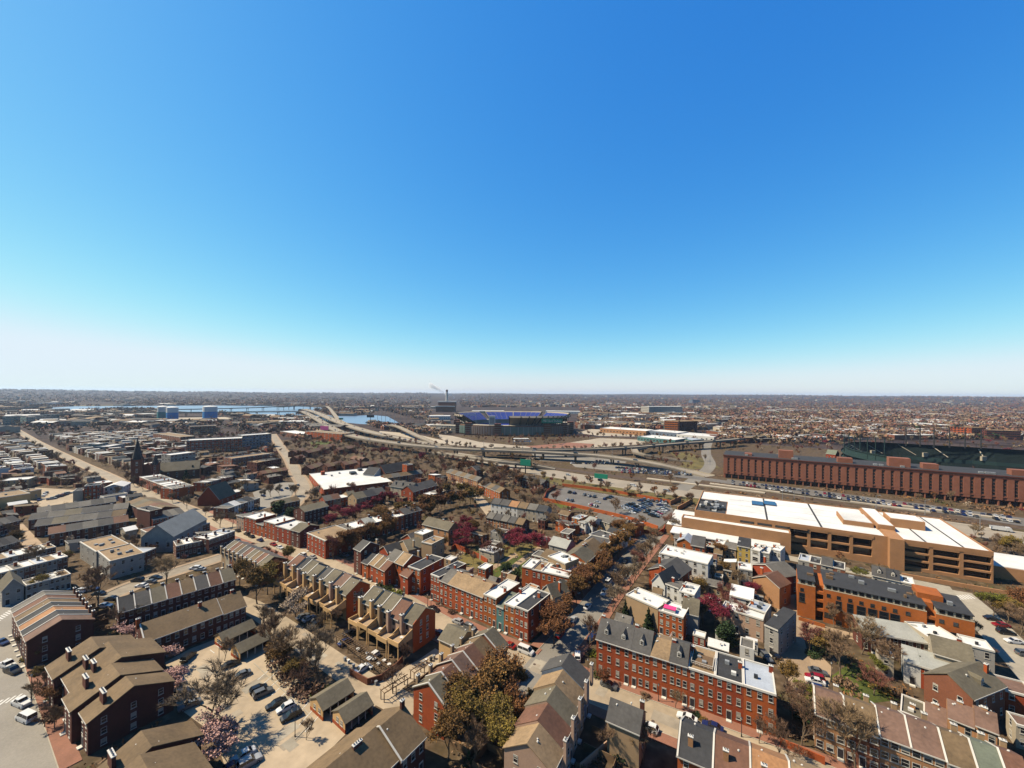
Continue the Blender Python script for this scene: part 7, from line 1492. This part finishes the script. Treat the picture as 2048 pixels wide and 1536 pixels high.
# ---------------------------------------------------------------- trees
P_ = 'in the lower left corner'
for px, py, h, k, pl, w in (
    (195, 1218, 15, 'bare', 'behind the striped-roof row at far left', 1.2), (330, 1175, 12, 'bare', 'at the left cross street', 1.2), (413, 1466, 14.5, 'grey', 'in the middle of the parking lot', 1.5), (448, 1322, 6, 'bare', 'at the back of the parking lot', 1),
    (258, 1290, 7, 'pink', 'at the end of the brown apartment row', 1.2), (312, 1348, 7.5, 'pink', 'beside the jogged brown roofs', 1.2), (338, 1392, 6.5, 'pink', 'near the silver parked car', 1.2), (436, 1512, 8.5, 'pink', 'at the bottom of the parking lot', 1.3),
    (300, 1300, 7, 'brown', 'against the brown apartment row', 1), (345, 1290, 6, 'brown', 'against the brown apartment row', 1), (430, 1415, 5, 'bare', 'beside the magnolias', 1), (60, 1410, 6, 'bare', 'on the brick corner at lower left', 1), (88, 1455, 6, 'dark', 'on the brick corner at lower left', 1), (78, 1325, 7, 'olive', 'along the far left street', .9), (92, 1385, 6, 'bare', 'along the far left street', 1), (100, 1425, 6, 'brown', 'along the far left street', 1), (62, 1300, 6, 'bare', 'along the far left street', 1), (75, 1370, 5, 'olive', 'along the far left street', 1), (110, 1460, 6, 'bare', 'along the far left street', 1), (45, 1305, 6, 'bare', 'along the far left street', 1),
    (75, 1190, 8, 'olive', 'behind the striped roofs', 1.2), (110, 1180, 7, 'bare', 'behind the striped roofs', 1.2), (238, 1262, 8, 'dark', 'below the many-coloured roofs', 1), (268, 1250, 7, 'bare', 'below the many-coloured roofs', 1), (330, 1225, 6, 'bare', 'below the many-coloured roofs', 1), (390, 1200, 6, 'bare', 'below the many-coloured roofs', 1),
    (545, 1305, 13, 'bare', 'on the grass strip', 1.1), (575, 1330, 12, 'bare', 'on the grass strip', 1.1), (600, 1345, 10, 'dark', 'on the grass strip', 1.2), (628, 1345, 13, 'grey', 'on the grass strip', 1), (612, 1372, 7, 'dark', 'on the grass strip', 1.3), (560, 1338, 8, 'olive', 'on the grass strip', 1.3), (588, 1362, 6, 'olive', 'on the grass strip', 1.3), (640, 1362, 11, 'grey', 'on the grass strip', 1), (530, 1270, 10, 'bare', 'on the grass strip', 1.1),
    (515, 1208, 15, 'olive', 'left of the cream terrace', 1.05), (535, 1190, 12, 'olive', 'left of the cream terrace', 1.1), (480, 1172, 11, 'olive', 'left of the cream terrace', 1), (560, 1165, 10, 'brown', 'left of the cream terrace', 1.1), (575, 1130, 9, 'olive', 'left of the cream terrace', 1),
    (592, 1238, 10, 'white', 'in front of the cream terrace', 1.2), (706, 1228, 10, 'white', 'between the two cream terraces', .95), (730, 1215, 8, 'olive', 'between the two cream terraces', .8), (672, 1255, 7, 'dark', 'in front of the cream terrace', 1), (650, 1258, 6, 'bare', 'in front of the cream terrace', 1),
    (786, 1388, 8, 'dark', 'in the alley beside the pergola', 1.1), (806, 1330, 7, 'dark', 'at the brick gable of the cream terrace', 1), (612, 1480, 5, 'bare', 'on the kerb island of the parking lot', .9),
    (905, 1452, 12, 'olive', 'in the big clump right of the brown row', 1.1), (938, 1478, 12, 'olive', 'in the big clump right of the brown row', 1.1), (965, 1430, 13, 'brown', 'in the big clump right of the brown row', 1.2), (1000, 1398, 12, 'brown', 'in the big clump right of the brown row', 1.1), (985, 1492, 11, 'olive', 'in the big clump right of the brown row', 1.1), (895, 1520, 11, 'olive', 'in the big clump right of the brown row', 1.1), (1015, 1455, 10, 'brown', 'in the big clump right of the brown row', 1.1), (930, 1415, 10, 'brown', 'in the big clump right of the brown row', 1.1), (1035, 1395, 9, 'olive', 'in the big clump right of the brown row', 1), (1010, 1525, 10, 'olive', 'in the big clump right of the brown row', 1.1), (950, 1530, 9, 'bare', 'in the big clump right of the brown row', 1.1),
    (1108, 1292, 12, 'brown', 'at the corner of the upper brick row', 1.1), (1090, 1270, 11, 'brown', 'at the corner of the upper brick row', 1.1), (1125, 1255, 11, 'brown', 'at the corner of the upper brick row', 1.05), (1153, 1212, 12, 'olive', 'on the left side of the cross street', 1), (1165, 1195, 12, 'brown', 'on the left side of the cross street', 1.1), (1182, 1180, 11, 'brown', 'on the left side of the cross street', 1.1), (1200, 1160, 12, 'brown', 'on the left side of the cross street', 1.1), (1218, 1140, 12, 'brown', 'on the left side of the cross street', 1.1), (1236, 1120, 12, 'brown', 'on the left side of the cross street', 1.1), (1250, 1105, 11, 'brown', 'on the left side of the cross street', 1.1),
    (1177, 1302, 12, 'dark', 'at the left end of the red terrace', 1), (1268, 1165, 12, 'grey', 'on the right side of the cross street', 1), (1285, 1140, 12, 'bare', 'on the right side of the cross street', 1), (1245, 1180, 11, 'bare', 'on the right side of the cross street', 1.1), (1300, 1115, 11, 'grey', 'on the right side of the cross street', 1), (1310, 1095, 10, 'bare', 'on the right side of the cross street', 1.1), (1260, 1180, 10, 'grey', 'on the right side of the cross street', 1.1), (1235, 1200, 11, 'bare', 'on the right side of the cross street', 1.2), (1225, 1225, 10, 'grey', 'on the right side of the cross street', 1.2), (1278, 1150, 11, 'reddish', 'on the right side of the cross street', 1.1), (1294, 1125, 11, 'bare', 'on the right side of the cross street', 1.2),
    (1251, 1240, 7, 'conifer', 'left of the tan-walled house', 1), (1297, 1262, 8, 'conifer', 'behind the dormered terrace', 1), (1347, 1130, 10, 'conifer', 'before the long white house', .9), (1457, 1300, 8.5, 'evergreen', 'behind the red terrace roof decks', 1.15), (1430, 1255, 11, 'redbud', 'behind the pink cover roof', 1.2), (1465, 1250, 9, 'reddish', 'before the long pink wall', 1.2), (1490, 1265, 9, 'reddish', 'before the long pink wall', 1.1), (1450, 1215, 9, 'reddish', 'above the crimson tree', 1.1), (1405, 1250, 8, 'bare', 'left of the crimson tree', 1.1), (1400, 1200, 9, 'olive', 'right of the white roof terrace', .9), (1395, 1190, 8, 'white', 'right of the white roof terrace', .9),
    (1425, 1160, 7, 'bare', 'in the gardens below the yellow house', 1.2), (1450, 1150, 6, 'olive', 'in the gardens below the yellow house', 1.2), (1480, 1175, 7, 'bare', 'in the gardens below the yellow house', 1.1), (1515, 1190, 8, 'bare', 'in the gardens below the yellow house', 1), (1440, 1120, 8, 'brown', 'in the gardens below the yellow house', 1.1), (1465, 1115, 6, 'brown', 'in the gardens below the yellow house', 1.1),
    (1250, 1500, 9, 'bare', 'before the small tan house', 1.3), (1222, 1515, 8, 'bare', 'before the small tan house', 1.2), (1285, 1525, 8, 'bare', 'before the small tan house', 1.2), (1351, 1417, 5, 'bare', 'on the pavement of the red terrace', .9), (1518, 1487, 7, 'dark', 'on the pavement of the red terrace', .8), (1205, 1370, 4, 'brown', 'on the pavement of the red terrace', 1.2),
    (1618, 1306, 9, 'reddish', 'at the top of the small park', 1.2), (1680, 1352, 12, 'bare', 'in the small park', 1.15), (1650, 1320, 9, 'olive', 'in the small park', 1.2), (1722, 1308, 11, 'bare', 'in the small park', 1.15), (1770, 1345, 10, 'bare', 'in the small park', 1.1), (1840, 1362, 7, 'conifer', 'left of the low brick house', .9), (1752, 1348, 5, 'lime', 'in the small park', 1.2), (1748, 1392, 7, 'reddish', 'beside the park path', 1.3), (1668, 1255, 8, 'bare', 'before the orange block', 1), (1700, 1275, 8, 'bare', 'before the orange block', 1), (1815, 1300, 7, 'reddish', 'before the dark brick pair', 1),
    (1602, 1492, 12, 'dark', 'left of the mauve row', 1), (1585, 1440, 9, 'dark', 'left of the mauve row', 1.1), (1612, 1420, 7, 'lime', 'left of the mauve row', 1), (1712, 1545, 14, 'bare', 'in front of the mauve row', 1), (1560, 1530, 9, 'dark', 'left of the mauve row', 1), (1575, 1380, 8, 'olive', 'left of the mauve row', 1),
    (1985, 1235, 9, 'lime', 'right of the right-hand street', 1.2), (2015, 1245, 9, 'olive', 'right of the right-hand street', 1.2), (2040, 1270, 9, 'bare', 'right of the right-hand street', 1.2), (2050, 1235, 10, 'brown', 'right of the right-hand street', 1.2), (1955, 1275, 6, 'bare', 'left of the right-hand street', 1), (1975, 1325, 6, 'dark', 'left of the right-hand street', 1),
    (1722, 1160, 5, 'lime', 'before the bank building', 1.4), (1690, 1140, 6, 'bare', 'before the bank building', 1.2), (1770, 1165, 5, 'olive', 'before the bank building', 1.3)):
    tree(px, py, h, k, pl, w)
for px, py, h, k, pl, w in ((660, 1058, 9, 'redbud', 'along the lower path of the lawn', 1.2), (690, 1048, 10, 'redbud', 'along the lower path of the lawn', 1.2), (712, 1040, 10, 'redbud', 'along the lower path of the lawn', 1.2), (735, 1030, 9, 'redbud', 'along the lower path of the lawn', 1.2), (672, 1035, 8, 'redbud', 'along the lower path of the lawn', 1.2), (765, 1008, 9, 'redbud', 'above the lawn', 1.1), (785, 1005, 8, 'redbud', 'above the lawn', 1.1),
    (815, 1030, 9, 'olive', 'right of the lawn', 1.3), (845, 1015, 9, 'olive', 'right of the lawn', 1.3), (795, 1028, 8, 'olive', 'right of the lawn', 1.2), (630, 1000, 10, 'white', 'beside the school', 1.3), (785, 985, 9, 'white', 'below the chapel', 1.3), (700, 985, 8, 'white', 'below the school', 1.3), (555, 1030, 9, 'evergreen', 'above the left street row', 1.3), (580, 1040, 8, 'evergreen', 'above the left street row', 1.2), (440, 1055, 10, 'grey', 'at the left street corner', 1.2), (465, 1055, 9, 'grey', 'at the left street corner', 1.1), (385, 955, 11, 'conifer', 'right of the spires', 1.2), (372, 960, 9, 'conifer', 'right of the spires', 1.2),
    (920, 1095, 10, 'redbud', 'on the green', 1.1), (935, 1085, 11, 'redbud', 'on the green', 1.1), (930, 1060, 9, 'redbud', 'on the green', 1.1), (970, 1118, 9, 'reddish', 'on the green', 1.2), (1042, 1112, 10, 'redbud', 'by the corner of the green', 1.25), (1062, 1105, 10, 'redbud', 'by the corner of the green', 1.2), (1085, 1105, 9, 'redbud', 'by the corner of the green', 1.1), (1028, 1100, 9, 'redbud', 'by the corner of the green', 1.2), (995, 1133, 11, 'bare', 'on the green', 1), (1000, 1090, 10, 'bare', 'on the green', 1.1), (950, 1070, 9, 'olive', 'on the green', 1.1), (975, 1080, 9, 'bare', 'on the green', 1.1), (905, 1075, 9, 'redbud', 'on the green', 1.1), (925, 1108, 8, 'redbud', 'on the green', 1.1), (620, 1075, 8, 'redbud', 'along the lower path of the lawn', 1.1), (750, 1015, 8, 'redbud', 'above the lawn', 1.1), (1030, 1085, 8, 'redbud', 'by the corner of the green', 1.2), (675, 912, 8, 'redbud', 'around the red-brown town houses', 1.2), (610, 895, 8, 'redbud', 'around the red-brown town houses', 1.2), (1500, 1205, 8, 'redbud', 'before the long pink wall', 1), (1015, 1160, 7, 'evergreen', 'at the foot of the green', 1.2), (1030, 1168, 6, 'evergreen', 'at the foot of the green', 1.1), (890, 1100, 7, 'olive', 'beside the tan brick house', 1), (1010, 1145, 5, 'lime', 'on the green', 1),
    (1060, 1030, 12, 'bare', 'beside the white terrace', 1.1), (1050, 1015, 10, 'bare', 'beside the white terrace', 1.1), (1105, 1060, 10, 'bare', 'below the white terrace', 1.2), (1130, 1070, 8, 'reddish', 'below the white terrace', 1.2), (1190, 1068, 8, 'brown', 'beside the long beige house', 1), (1085, 1000, 10, 'bare', 'at the left end of the walled lot', 1.2), (1110, 1005, 9, 'reddish', 'at the left end of the walled lot', 1.2), (1231, 1028, 10, 'dark', 'inside the walled lot', 1.2), (1335, 1055, 9, 'reddish', 'left of the bank', 1.2), (1345, 1065, 9, 'grey', 'left of the bank', 1.1), (1258, 1085, 10, 'brown', 'at the top of the cross street', 1.1), (1270, 1075, 10, 'brown', 'at the top of the cross street', 1.1), (1240, 1075, 10, 'brown', 'at the top of the cross street', 1.1), (1285, 1060, 9, 'bare', 'at the top of the cross street', 1.1)): tree(px, py, h, k, pl, w)
trees_along([(720, 1112), (690, 1095), (735, 1085), (790, 1070)], 10, 11, ['brown'], 'in the red-brown wood above the middle row'); trees_along([(660, 1120), (700, 1105)], 4, 11, ['brown', 'reddish'], 'beside the corner block'); trees_along([(740, 1062), (800, 1050), (870, 1035)], 9, 11, ['brown'], 'in the upper red-brown wood'); trees_along([(850, 1030), (900, 1015), (945, 1010)], 10, 11, ['brown', 'brown', 'olive'], 'in the wood right of the lawn'); trees_along([(860, 1000), (930, 990), (960, 1010)], 6, 10, ['brown', 'olive'], 'in the wood below the tan row')
trees_along([(960, 990), (1000, 970), (1050, 975), (1075, 985)], 9, 12, ['bare', 'brown', 'dark'], 'in the leafless wood by the railway'); trees_along([(880, 935), (940, 950), (1000, 960), (1020, 950)], 9, 11, ['bare', 'dark', 'brown'], 'along the railway wood'); trees_along([(1090, 962), (1200, 982), (1330, 1003), (1400, 1012)], 11, 8, ['bare', 'bare', 'white'], 'along the near verge of the avenue'); trees_along([(1040, 935), (1075, 942)], 4, 9, ['white'], 'at the railway end of the avenue')
trees_along([(1440, 1000), (1640, 1025), (1800, 1045), (1990, 1085)], 9, 7, ['white', 'bare', 'reddish'], 'between avenue and bank'); trees_along([(2000, 1100), (2046, 1130)], 4, 10, ['bare', 'olive'], 'at the right edge below the avenue'); trees_along([(1440, 895), (1480, 890), (1530, 885), (1580, 888)], 9, 12, ['bare', 'grey', 'brown'], 'left of the ball park'); trees_along([(1590, 893), (1640, 898)], 5, 10, ['white'], 'beside the small green-roofed house'); trees_along([(1310, 915), (1360, 912), (1420, 925)], 8, 7, ['bare', 'reddish'], 'inside the loop ramp')
trees_along([(560, 905), (590, 890), (640, 905), (700, 895)], 10, 10, ['bare', 'reddish', 'redbud', 'brown'], 'around the red-brown town houses'); trees_along([(580, 930), (640, 925), (720, 935)], 8, 9, ['bare', 'reddish', 'brown'], 'above the school roof'); trees_along([(720, 905), (790, 915), (850, 925)], 9, 10, ['bare', 'reddish', 'redbud', 'olive'], 'behind the dark chapel'); trees_along([(520, 1000), (560, 990), (600, 995)], 5, 9, ['bare', 'grey'], 'in the lot left of the school'); trees_along([(1075, 880), (1150, 872), (1240, 876)], 8, 7, ['bare', 'reddish'], 'in the stadium yards')
trees_along([(240, 960), (300, 985), (420, 1035)], 8, 8, ['bare', 'grey'], 'along the far stretch of the left street'); trees_along([(395, 965), (440, 975), (500, 985)], 6, 8, ['bare'], 'behind the modern brick church'); trees_along([(20, 1075), (40, 1110), (90, 1130), (140, 1135)], 7, 9, ['dark', 'olive', 'bare'], 'left of the tan flat blocks'); trees_along([(270, 875), (305, 870), (370, 866)], 9, 13, ['conifer'], 'behind the long brown block')
TREES.sort(key=lambda t: -t[2] / t[1]); TREES_REST = TREES[296:]; TREES = TREES[:296]
print("TREES", len(TREES), "CARS", len(CARS), CREATED)
emit_trees()
# things standing in the yards
YI = random.Random(8)
def table_set(px, py, lb, grp):
    x, y = W(px, py); t = thing('patio_table', lb, 'table', x, y, .03, YI.uniform(0, 3), grp); b = MB(); b.tube((0, 0, .68), (0, 0, .74), .6, .6, 10, 0, True); b.build('table_top', ['white'], t); b = MB(); b.tube((0, 0, 0), (0, 0, .68), .06, .06, 6); b.tube((0, 0, 0), (0, 0, .05), .3, .25, 8, 0, True); b.build('leg', ['metal_grey'], t)
def bin_(px, py, lb, grp, m):
    x, y = W(px, py); t = thing('rubbish_bin', lb, 'bin', x, y, .06, UA + YI.uniform(-.3, .3), grp); b = MB(); b.hull([(-.26, 0), (.26, 0), (.33, 1.0), (-.33, 1.0)], -.32, .32, 0, 'y'); b.build('body', [m], t); b = MB(); b.box(-.36, .36, -.36, .36, 1.003, 1.08); b.build('lid', [m], t)
for g_, pl, pts in (('patio tables in the pergola yard', 'pergola yard', ((716, 1302), (735, 1310), (748, 1322), (757, 1331), (768, 1325), (778, 1333), (742, 1338))), ('patio tables on the brick pavement', 'gardens by the crimson tree', ((1405, 1215), (1420, 1225), (1398, 1226)))):
    for i, (px, py) in enumerate(sorted(pts)): table_set(px, py, f"round white patio table, {ordw(i)} from left in the {pl}", g_)
for g_, pl, pts in (('bins in the alley by the pergola', 'along the pergola alley', ((690, 1322), (697, 1327), (707, 1336), (722, 1345), (744, 1366), (752, 1370))), ('bins behind the brown row', 'behind the brown row', ((846, 1330), (852, 1326), (862, 1322), (868, 1318))), ('bins in the alley by the orange block', 'in the orange block alley', ((1572, 1222), (1576, 1230), (1582, 1262)))):
    for i, (px, py) in enumerate(sorted(pts)): bin_(px, py, f"upright rubbish bin, {ordw(i)} from left {pl}", g_, YI.choice(('metal_dark', 'metal_grey', 'white')))
# shrubs in yards and on the strip
for px, py, s, k, pl in ((655, 1395, 1.6, 2, 'at the near end of the grass strip'), (642, 1385, 1.8, 0, 'at the near end of the grass strip'), (600, 1380, 2.2, 1, 'under the trees of the grass strip'), (620, 1388, 2.4, 1, 'under the trees of the grass strip'), (575, 1358, 2.4, 1, 'under the trees of the grass strip'), (560, 1330, 2.4, 1, 'under the trees of the grass strip'), (545, 1316, 2, 2, 'under the trees of the grass strip'),
    (1188, 1310, 1.3, 4, 'at the corner of the red terrace'), (1196, 1352, 1.3, 0, 'at the corner of the red terrace'), (1392, 1432, .9, 3, 'on the brick pavement'), (1405, 1440, .8, 2, 'on the brick pavement'), (1290, 1395, 1, 1, 'on the brick pavement'), (790, 1190, 2.2, 4, 'before the tan pair'), (775, 1180, 2, 0, 'before the tan pair'), (765, 1172, 2, 3, 'before the tan pair'), (745, 1160, 1.6, 1, 'before the tan pair'), (880, 1210, 1.2, 1, 'before the upper brick row'), (905, 1226, 1.2, 1, 'before the upper brick row'), (1640, 1305, 1.6, 3, 'in the small park'), (1625, 1312, 1.6, 3, 'in the small park'), (1690, 1370, 2, 1, 'in the small park'), (1740, 1360, 1.8, 0, 'in the small park'), (1760, 1380, 1.8, 2, 'in the small park'), (1625, 1400, 1.6, 4, 'left of the mauve row'), (1605, 1440, 1.8, 3, 'left of the mauve row'), (1590, 1470, 1.6, 1, 'left of the mauve row'),
    (110, 1395, 1.4, 2, 'beside the jogged brown roofs'), (120, 1420, 1.3, 1, 'beside the jogged brown roofs'), (100, 1440, 1.3, 1, 'beside the jogged brown roofs'), (70, 1345, 1.3, 1, 'on the brick corner'), (55, 1320, 1.2, 2, 'on the brick corner'), (210, 1262, 1.6, 1, 'between the striped and brown roofs'), (225, 1275, 1.6, 3, 'between the striped and brown roofs'), (200, 1240, 1.4, 1, 'between the striped and brown roofs'), (1225, 1480, 1.6, 1, 'behind the pink wall'), (1240, 1510, 1.8, 3, 'behind the pink wall'), (1530, 1520, 1.5, 3, 'by the brick wall at the bottom'), (1100, 1345, 1.3, 2, 'at the corner of the stepped row'), (1065, 1390, 1.5, 2, 'at the corner of the stepped row'), (1050, 1410, 1.6, 4, 'at the corner of the stepped row')): shrub(px, py, s, k, pl)
emit_shrubs()
# leafless trees in the gaps of the middle distance: past three hundred of them, one mass
FF = far_forms(); WM_ = ['twig', 'twig_grey', 'twig_dark', 'twig_red', 'bud', 'olive', 'blossom_red', 'blossom_white']; WD = MB(); r = random.Random(9); cnt = 0
for k in range(45000):
    if cnt >= 3100: break
    px, py = r.uniform(-300, 2400), 868 + 262 * r.random() ** 1.25; x, y = W(px, py)
    if k < len(TREES_REST): x, y = TREES_REST[k][:2]; px, py = 500, 880
    elif not free(x, y, 2.4): continue
    if py > 905 and 1040 < px < 2100 and r.random() < .8: continue
    if 1430 < px < 2100 and py < 1000 and r.random() < .7: continue
    kd = r.choice(('bare', 'bare', 'grey', 'dark', 'reddish', 'brown', 'brown', 'olive', 'bare', 'reddish', 'white')) if r.random() > .02 else 'redbud'; b_, mats = r.choice(FF[kd]); s = r.uniform(.45, .95) * (1.0 if y > 300 else .6)
    a = r.uniform(0, 6.28); ca, sa = math.cos(a) * s, math.sin(a) * s; n = len(WD.v); WD.v += [(x + ca * v[0] - sa * v[1], y + sa * v[0] + ca * v[1], v[2] * s) for v in b_.v]
    mi = [WM_.index(m) for m in mats]; WD.f += [tuple(n + q for q in f) for f in b_.f]; WD.m += [mi[m] for m in b_.m]; cnt += 1
    mark_poly([(x - 3.5, y - 3.5), (x + 3.5, y - 3.5), (x + 3.5, y + 3.5), (x - 3.5, y + 3.5)], 'tree')
tag(WD.build('leafless_grove', WM_), 'mass of small leafless and budding trees filling the gaps between distant houses', 'trees', None, 'stuff')
# undergrowth: low leafless brush over unbuilt near ground, too dense to count
UG = MB(); r = random.Random(3)
for k in range(20000):
    px, py = r.uniform(-250, 2350), r.uniform(1000, 1600) if r.random() < .6 else r.uniform(935, 1100); x, y = W(px, py)
    if not free(x, y, 1.2): continue
    s = r.uniform(.3, 1.5); m = r.choice((0, 0, 0, 1, 1, 2)); w = 1 + (y > 220)
    for q in range(14):
        quad(UG, Vector((x + r.gauss(0, .7 * s * w), y + r.gauss(0, .7 * s * w), abs(r.gauss(0, .5)) * s + .1)), r.uniform(.05, .24) * s * w, r, m, r.choice((1.0, 2.5)))
tag(UG.build('undergrowth', ['twig_dark', 'bud', 'hedge']), 'low brown and olive brush filling the yards between houses', 'undergrowth', None, 'stuff')
# ---------------------------------------------------------------- the far plain: masses of houses and leafless trees
r = random.Random(21)
ban = WATER + [[(895, 815), (1160, 815), (1160, 895), (895, 895)], [(600, 815), (700, 840), (900, 900), (850, 900), (640, 870)], [(1680, 880), (2060, 880), (2060, 960), (1680, 960)], [(1150, 860), (1440, 860), (1440, 960), (1100, 960)], [(1000, 885), (1300, 885), (1300, 960), (900, 960)], [(148, 805), (235, 805), (235, 812), (148, 812)], [(310, 815), (440, 815), (440, 845), (310, 845)], [(860, 790), (920, 790), (920, 850), (860, 850)], [(745, 815), (855, 845), (855, 860), (745, 850)]]
def belt(px, py):
    q = py - (px - 1024) * .0068; return math.sin(px * .013 + q * .55) + math.sin(px * .0057 - q * .31 + 1.3) + .7 * math.sin(px * .031 + q * .21 + .4) + .5 * math.sin(px * .061 - q * .5)
def banned(px, py): return any(inpoly(px, py, b) for b in ban)
cnt = 0
while cnt < 6600:
    px = r.uniform(-320, 2420); py = r.uniform(789.5, 884) + (px - 1024) * .0068
    u = r.random()
    if -40 < px < 560 and (py > 855 or (py > 812 and u < .3)): continue
    if banned(px, py) or belt(px, py) < (-.15 if py > 815 else .25): continue
    dense = (px > 1380 and py > 818) or (1000 < px < 1400 and py > 805)
    if not dense and u < .55: continue
    if py - (px - 1024) * .0068 < 812 and r.random() < .62: continue
    x, y = W(px, py)
    if y > 9000 or y < 420: continue
    if not free(x, y, 6): continue
    if dense and px > 1400:
        n = r.randint(4, 11); a = r.choice((.15, .15, .15 + math.pi / 2)); h = r.uniform(6, 9)
        far_house(x, y, n * 5, 11, h, a, r.choice((0, 1, 2, 3, 1)), r.choice((4, 4, 5, 5, 6, 4)))
    else:
        s = r.choice((1, 1, 1, 1.4, 2.2)) * (1 + y / 4500); far_house(x, y, r.uniform(8, 22) * s, r.uniform(8, 14) * s, r.uniform(5, 9) * (1 if s < 2 else 1.3), r.uniform(-.5, .9), r.choice((0, 1, 1, 2, 3, 3)), r.choice((4, 5, 5, 6, 7, 10, 10)), r.choice((0, 0, 2, 3)), y < 2200)
    cnt += 1
tag(FARM.build('distant_houses', FMAT), 'small pale-roofed houses and sheds covering the far plain', 'houses', None, 'stuff')
FT = MB(); cnt = 0
while cnt < 22000:
    px = r.uniform(-320, 2420); py = 792 + (px - 1024) * .0068 + 92 * r.random() ** 1.7
    if -40 < px < 560 and py > 834 and r.random() < .85: continue
    if banned(px, py) or (belt(px, py) > .5 and r.random() < .6): continue
    x, y = W(px, py)
    if y > 8500 or y < 420 or not free(x, y, 3): continue
    R0 = math.hypot(x, y); z = hillz(x, y, R0) if R0 > 3000 else 0; s = r.uniform(4, 8) * (1 + y / 3500); h = r.uniform(8, 13) * (1 if y < 3000 else 1.2); m = r.choice((0, 0, 1, 2, 2, 3, 6, 6)) if r.random() > .03 else r.choice((4, 5))
    for q in range(9 if y > 1800 else 22):
        c = Vector((x + r.gauss(0, s * .42), y + r.gauss(0, s * .42), z + h * r.uniform(.25, 1.0))); quad(FT, c, s * r.uniform(.14, .34), r, m)
    cnt += 1
tag(FT.build('distant_wood', ['twig_dark', 'twig', 'twig_red', 'twig_grey', 'evergreen', 'blossom_white', 'twig_far']), 'leafless brown and purple woodland over the far plain and hills', 'wood', None, 'stuff')
# air between here and the horizon
hm = bpy.data.materials.new('haze'); hm.use_nodes = True; n_, l_ = hm.node_tree.nodes, hm.node_tree.links; n_.remove(n_['Principled BSDF']); v_ = n_.new('ShaderNodeVolumePrincipled'); v_.inputs['Color'].default_value = (.50, .66, .90, 1); v_.inputs['Density'].default_value = HAZE; v_.inputs['Anisotropy'].default_value = .2
l_.new(v_.outputs[0], n_['Material Output'].inputs['Volume']); MT['haze'] = hm
b = MB(); b.box(-16500, 16500, -900, 13200, -4, 128); o = b.build('haze', ['haze']); tag(o, 'thin blue haze over the whole view', 'haze', None, 'stuff')
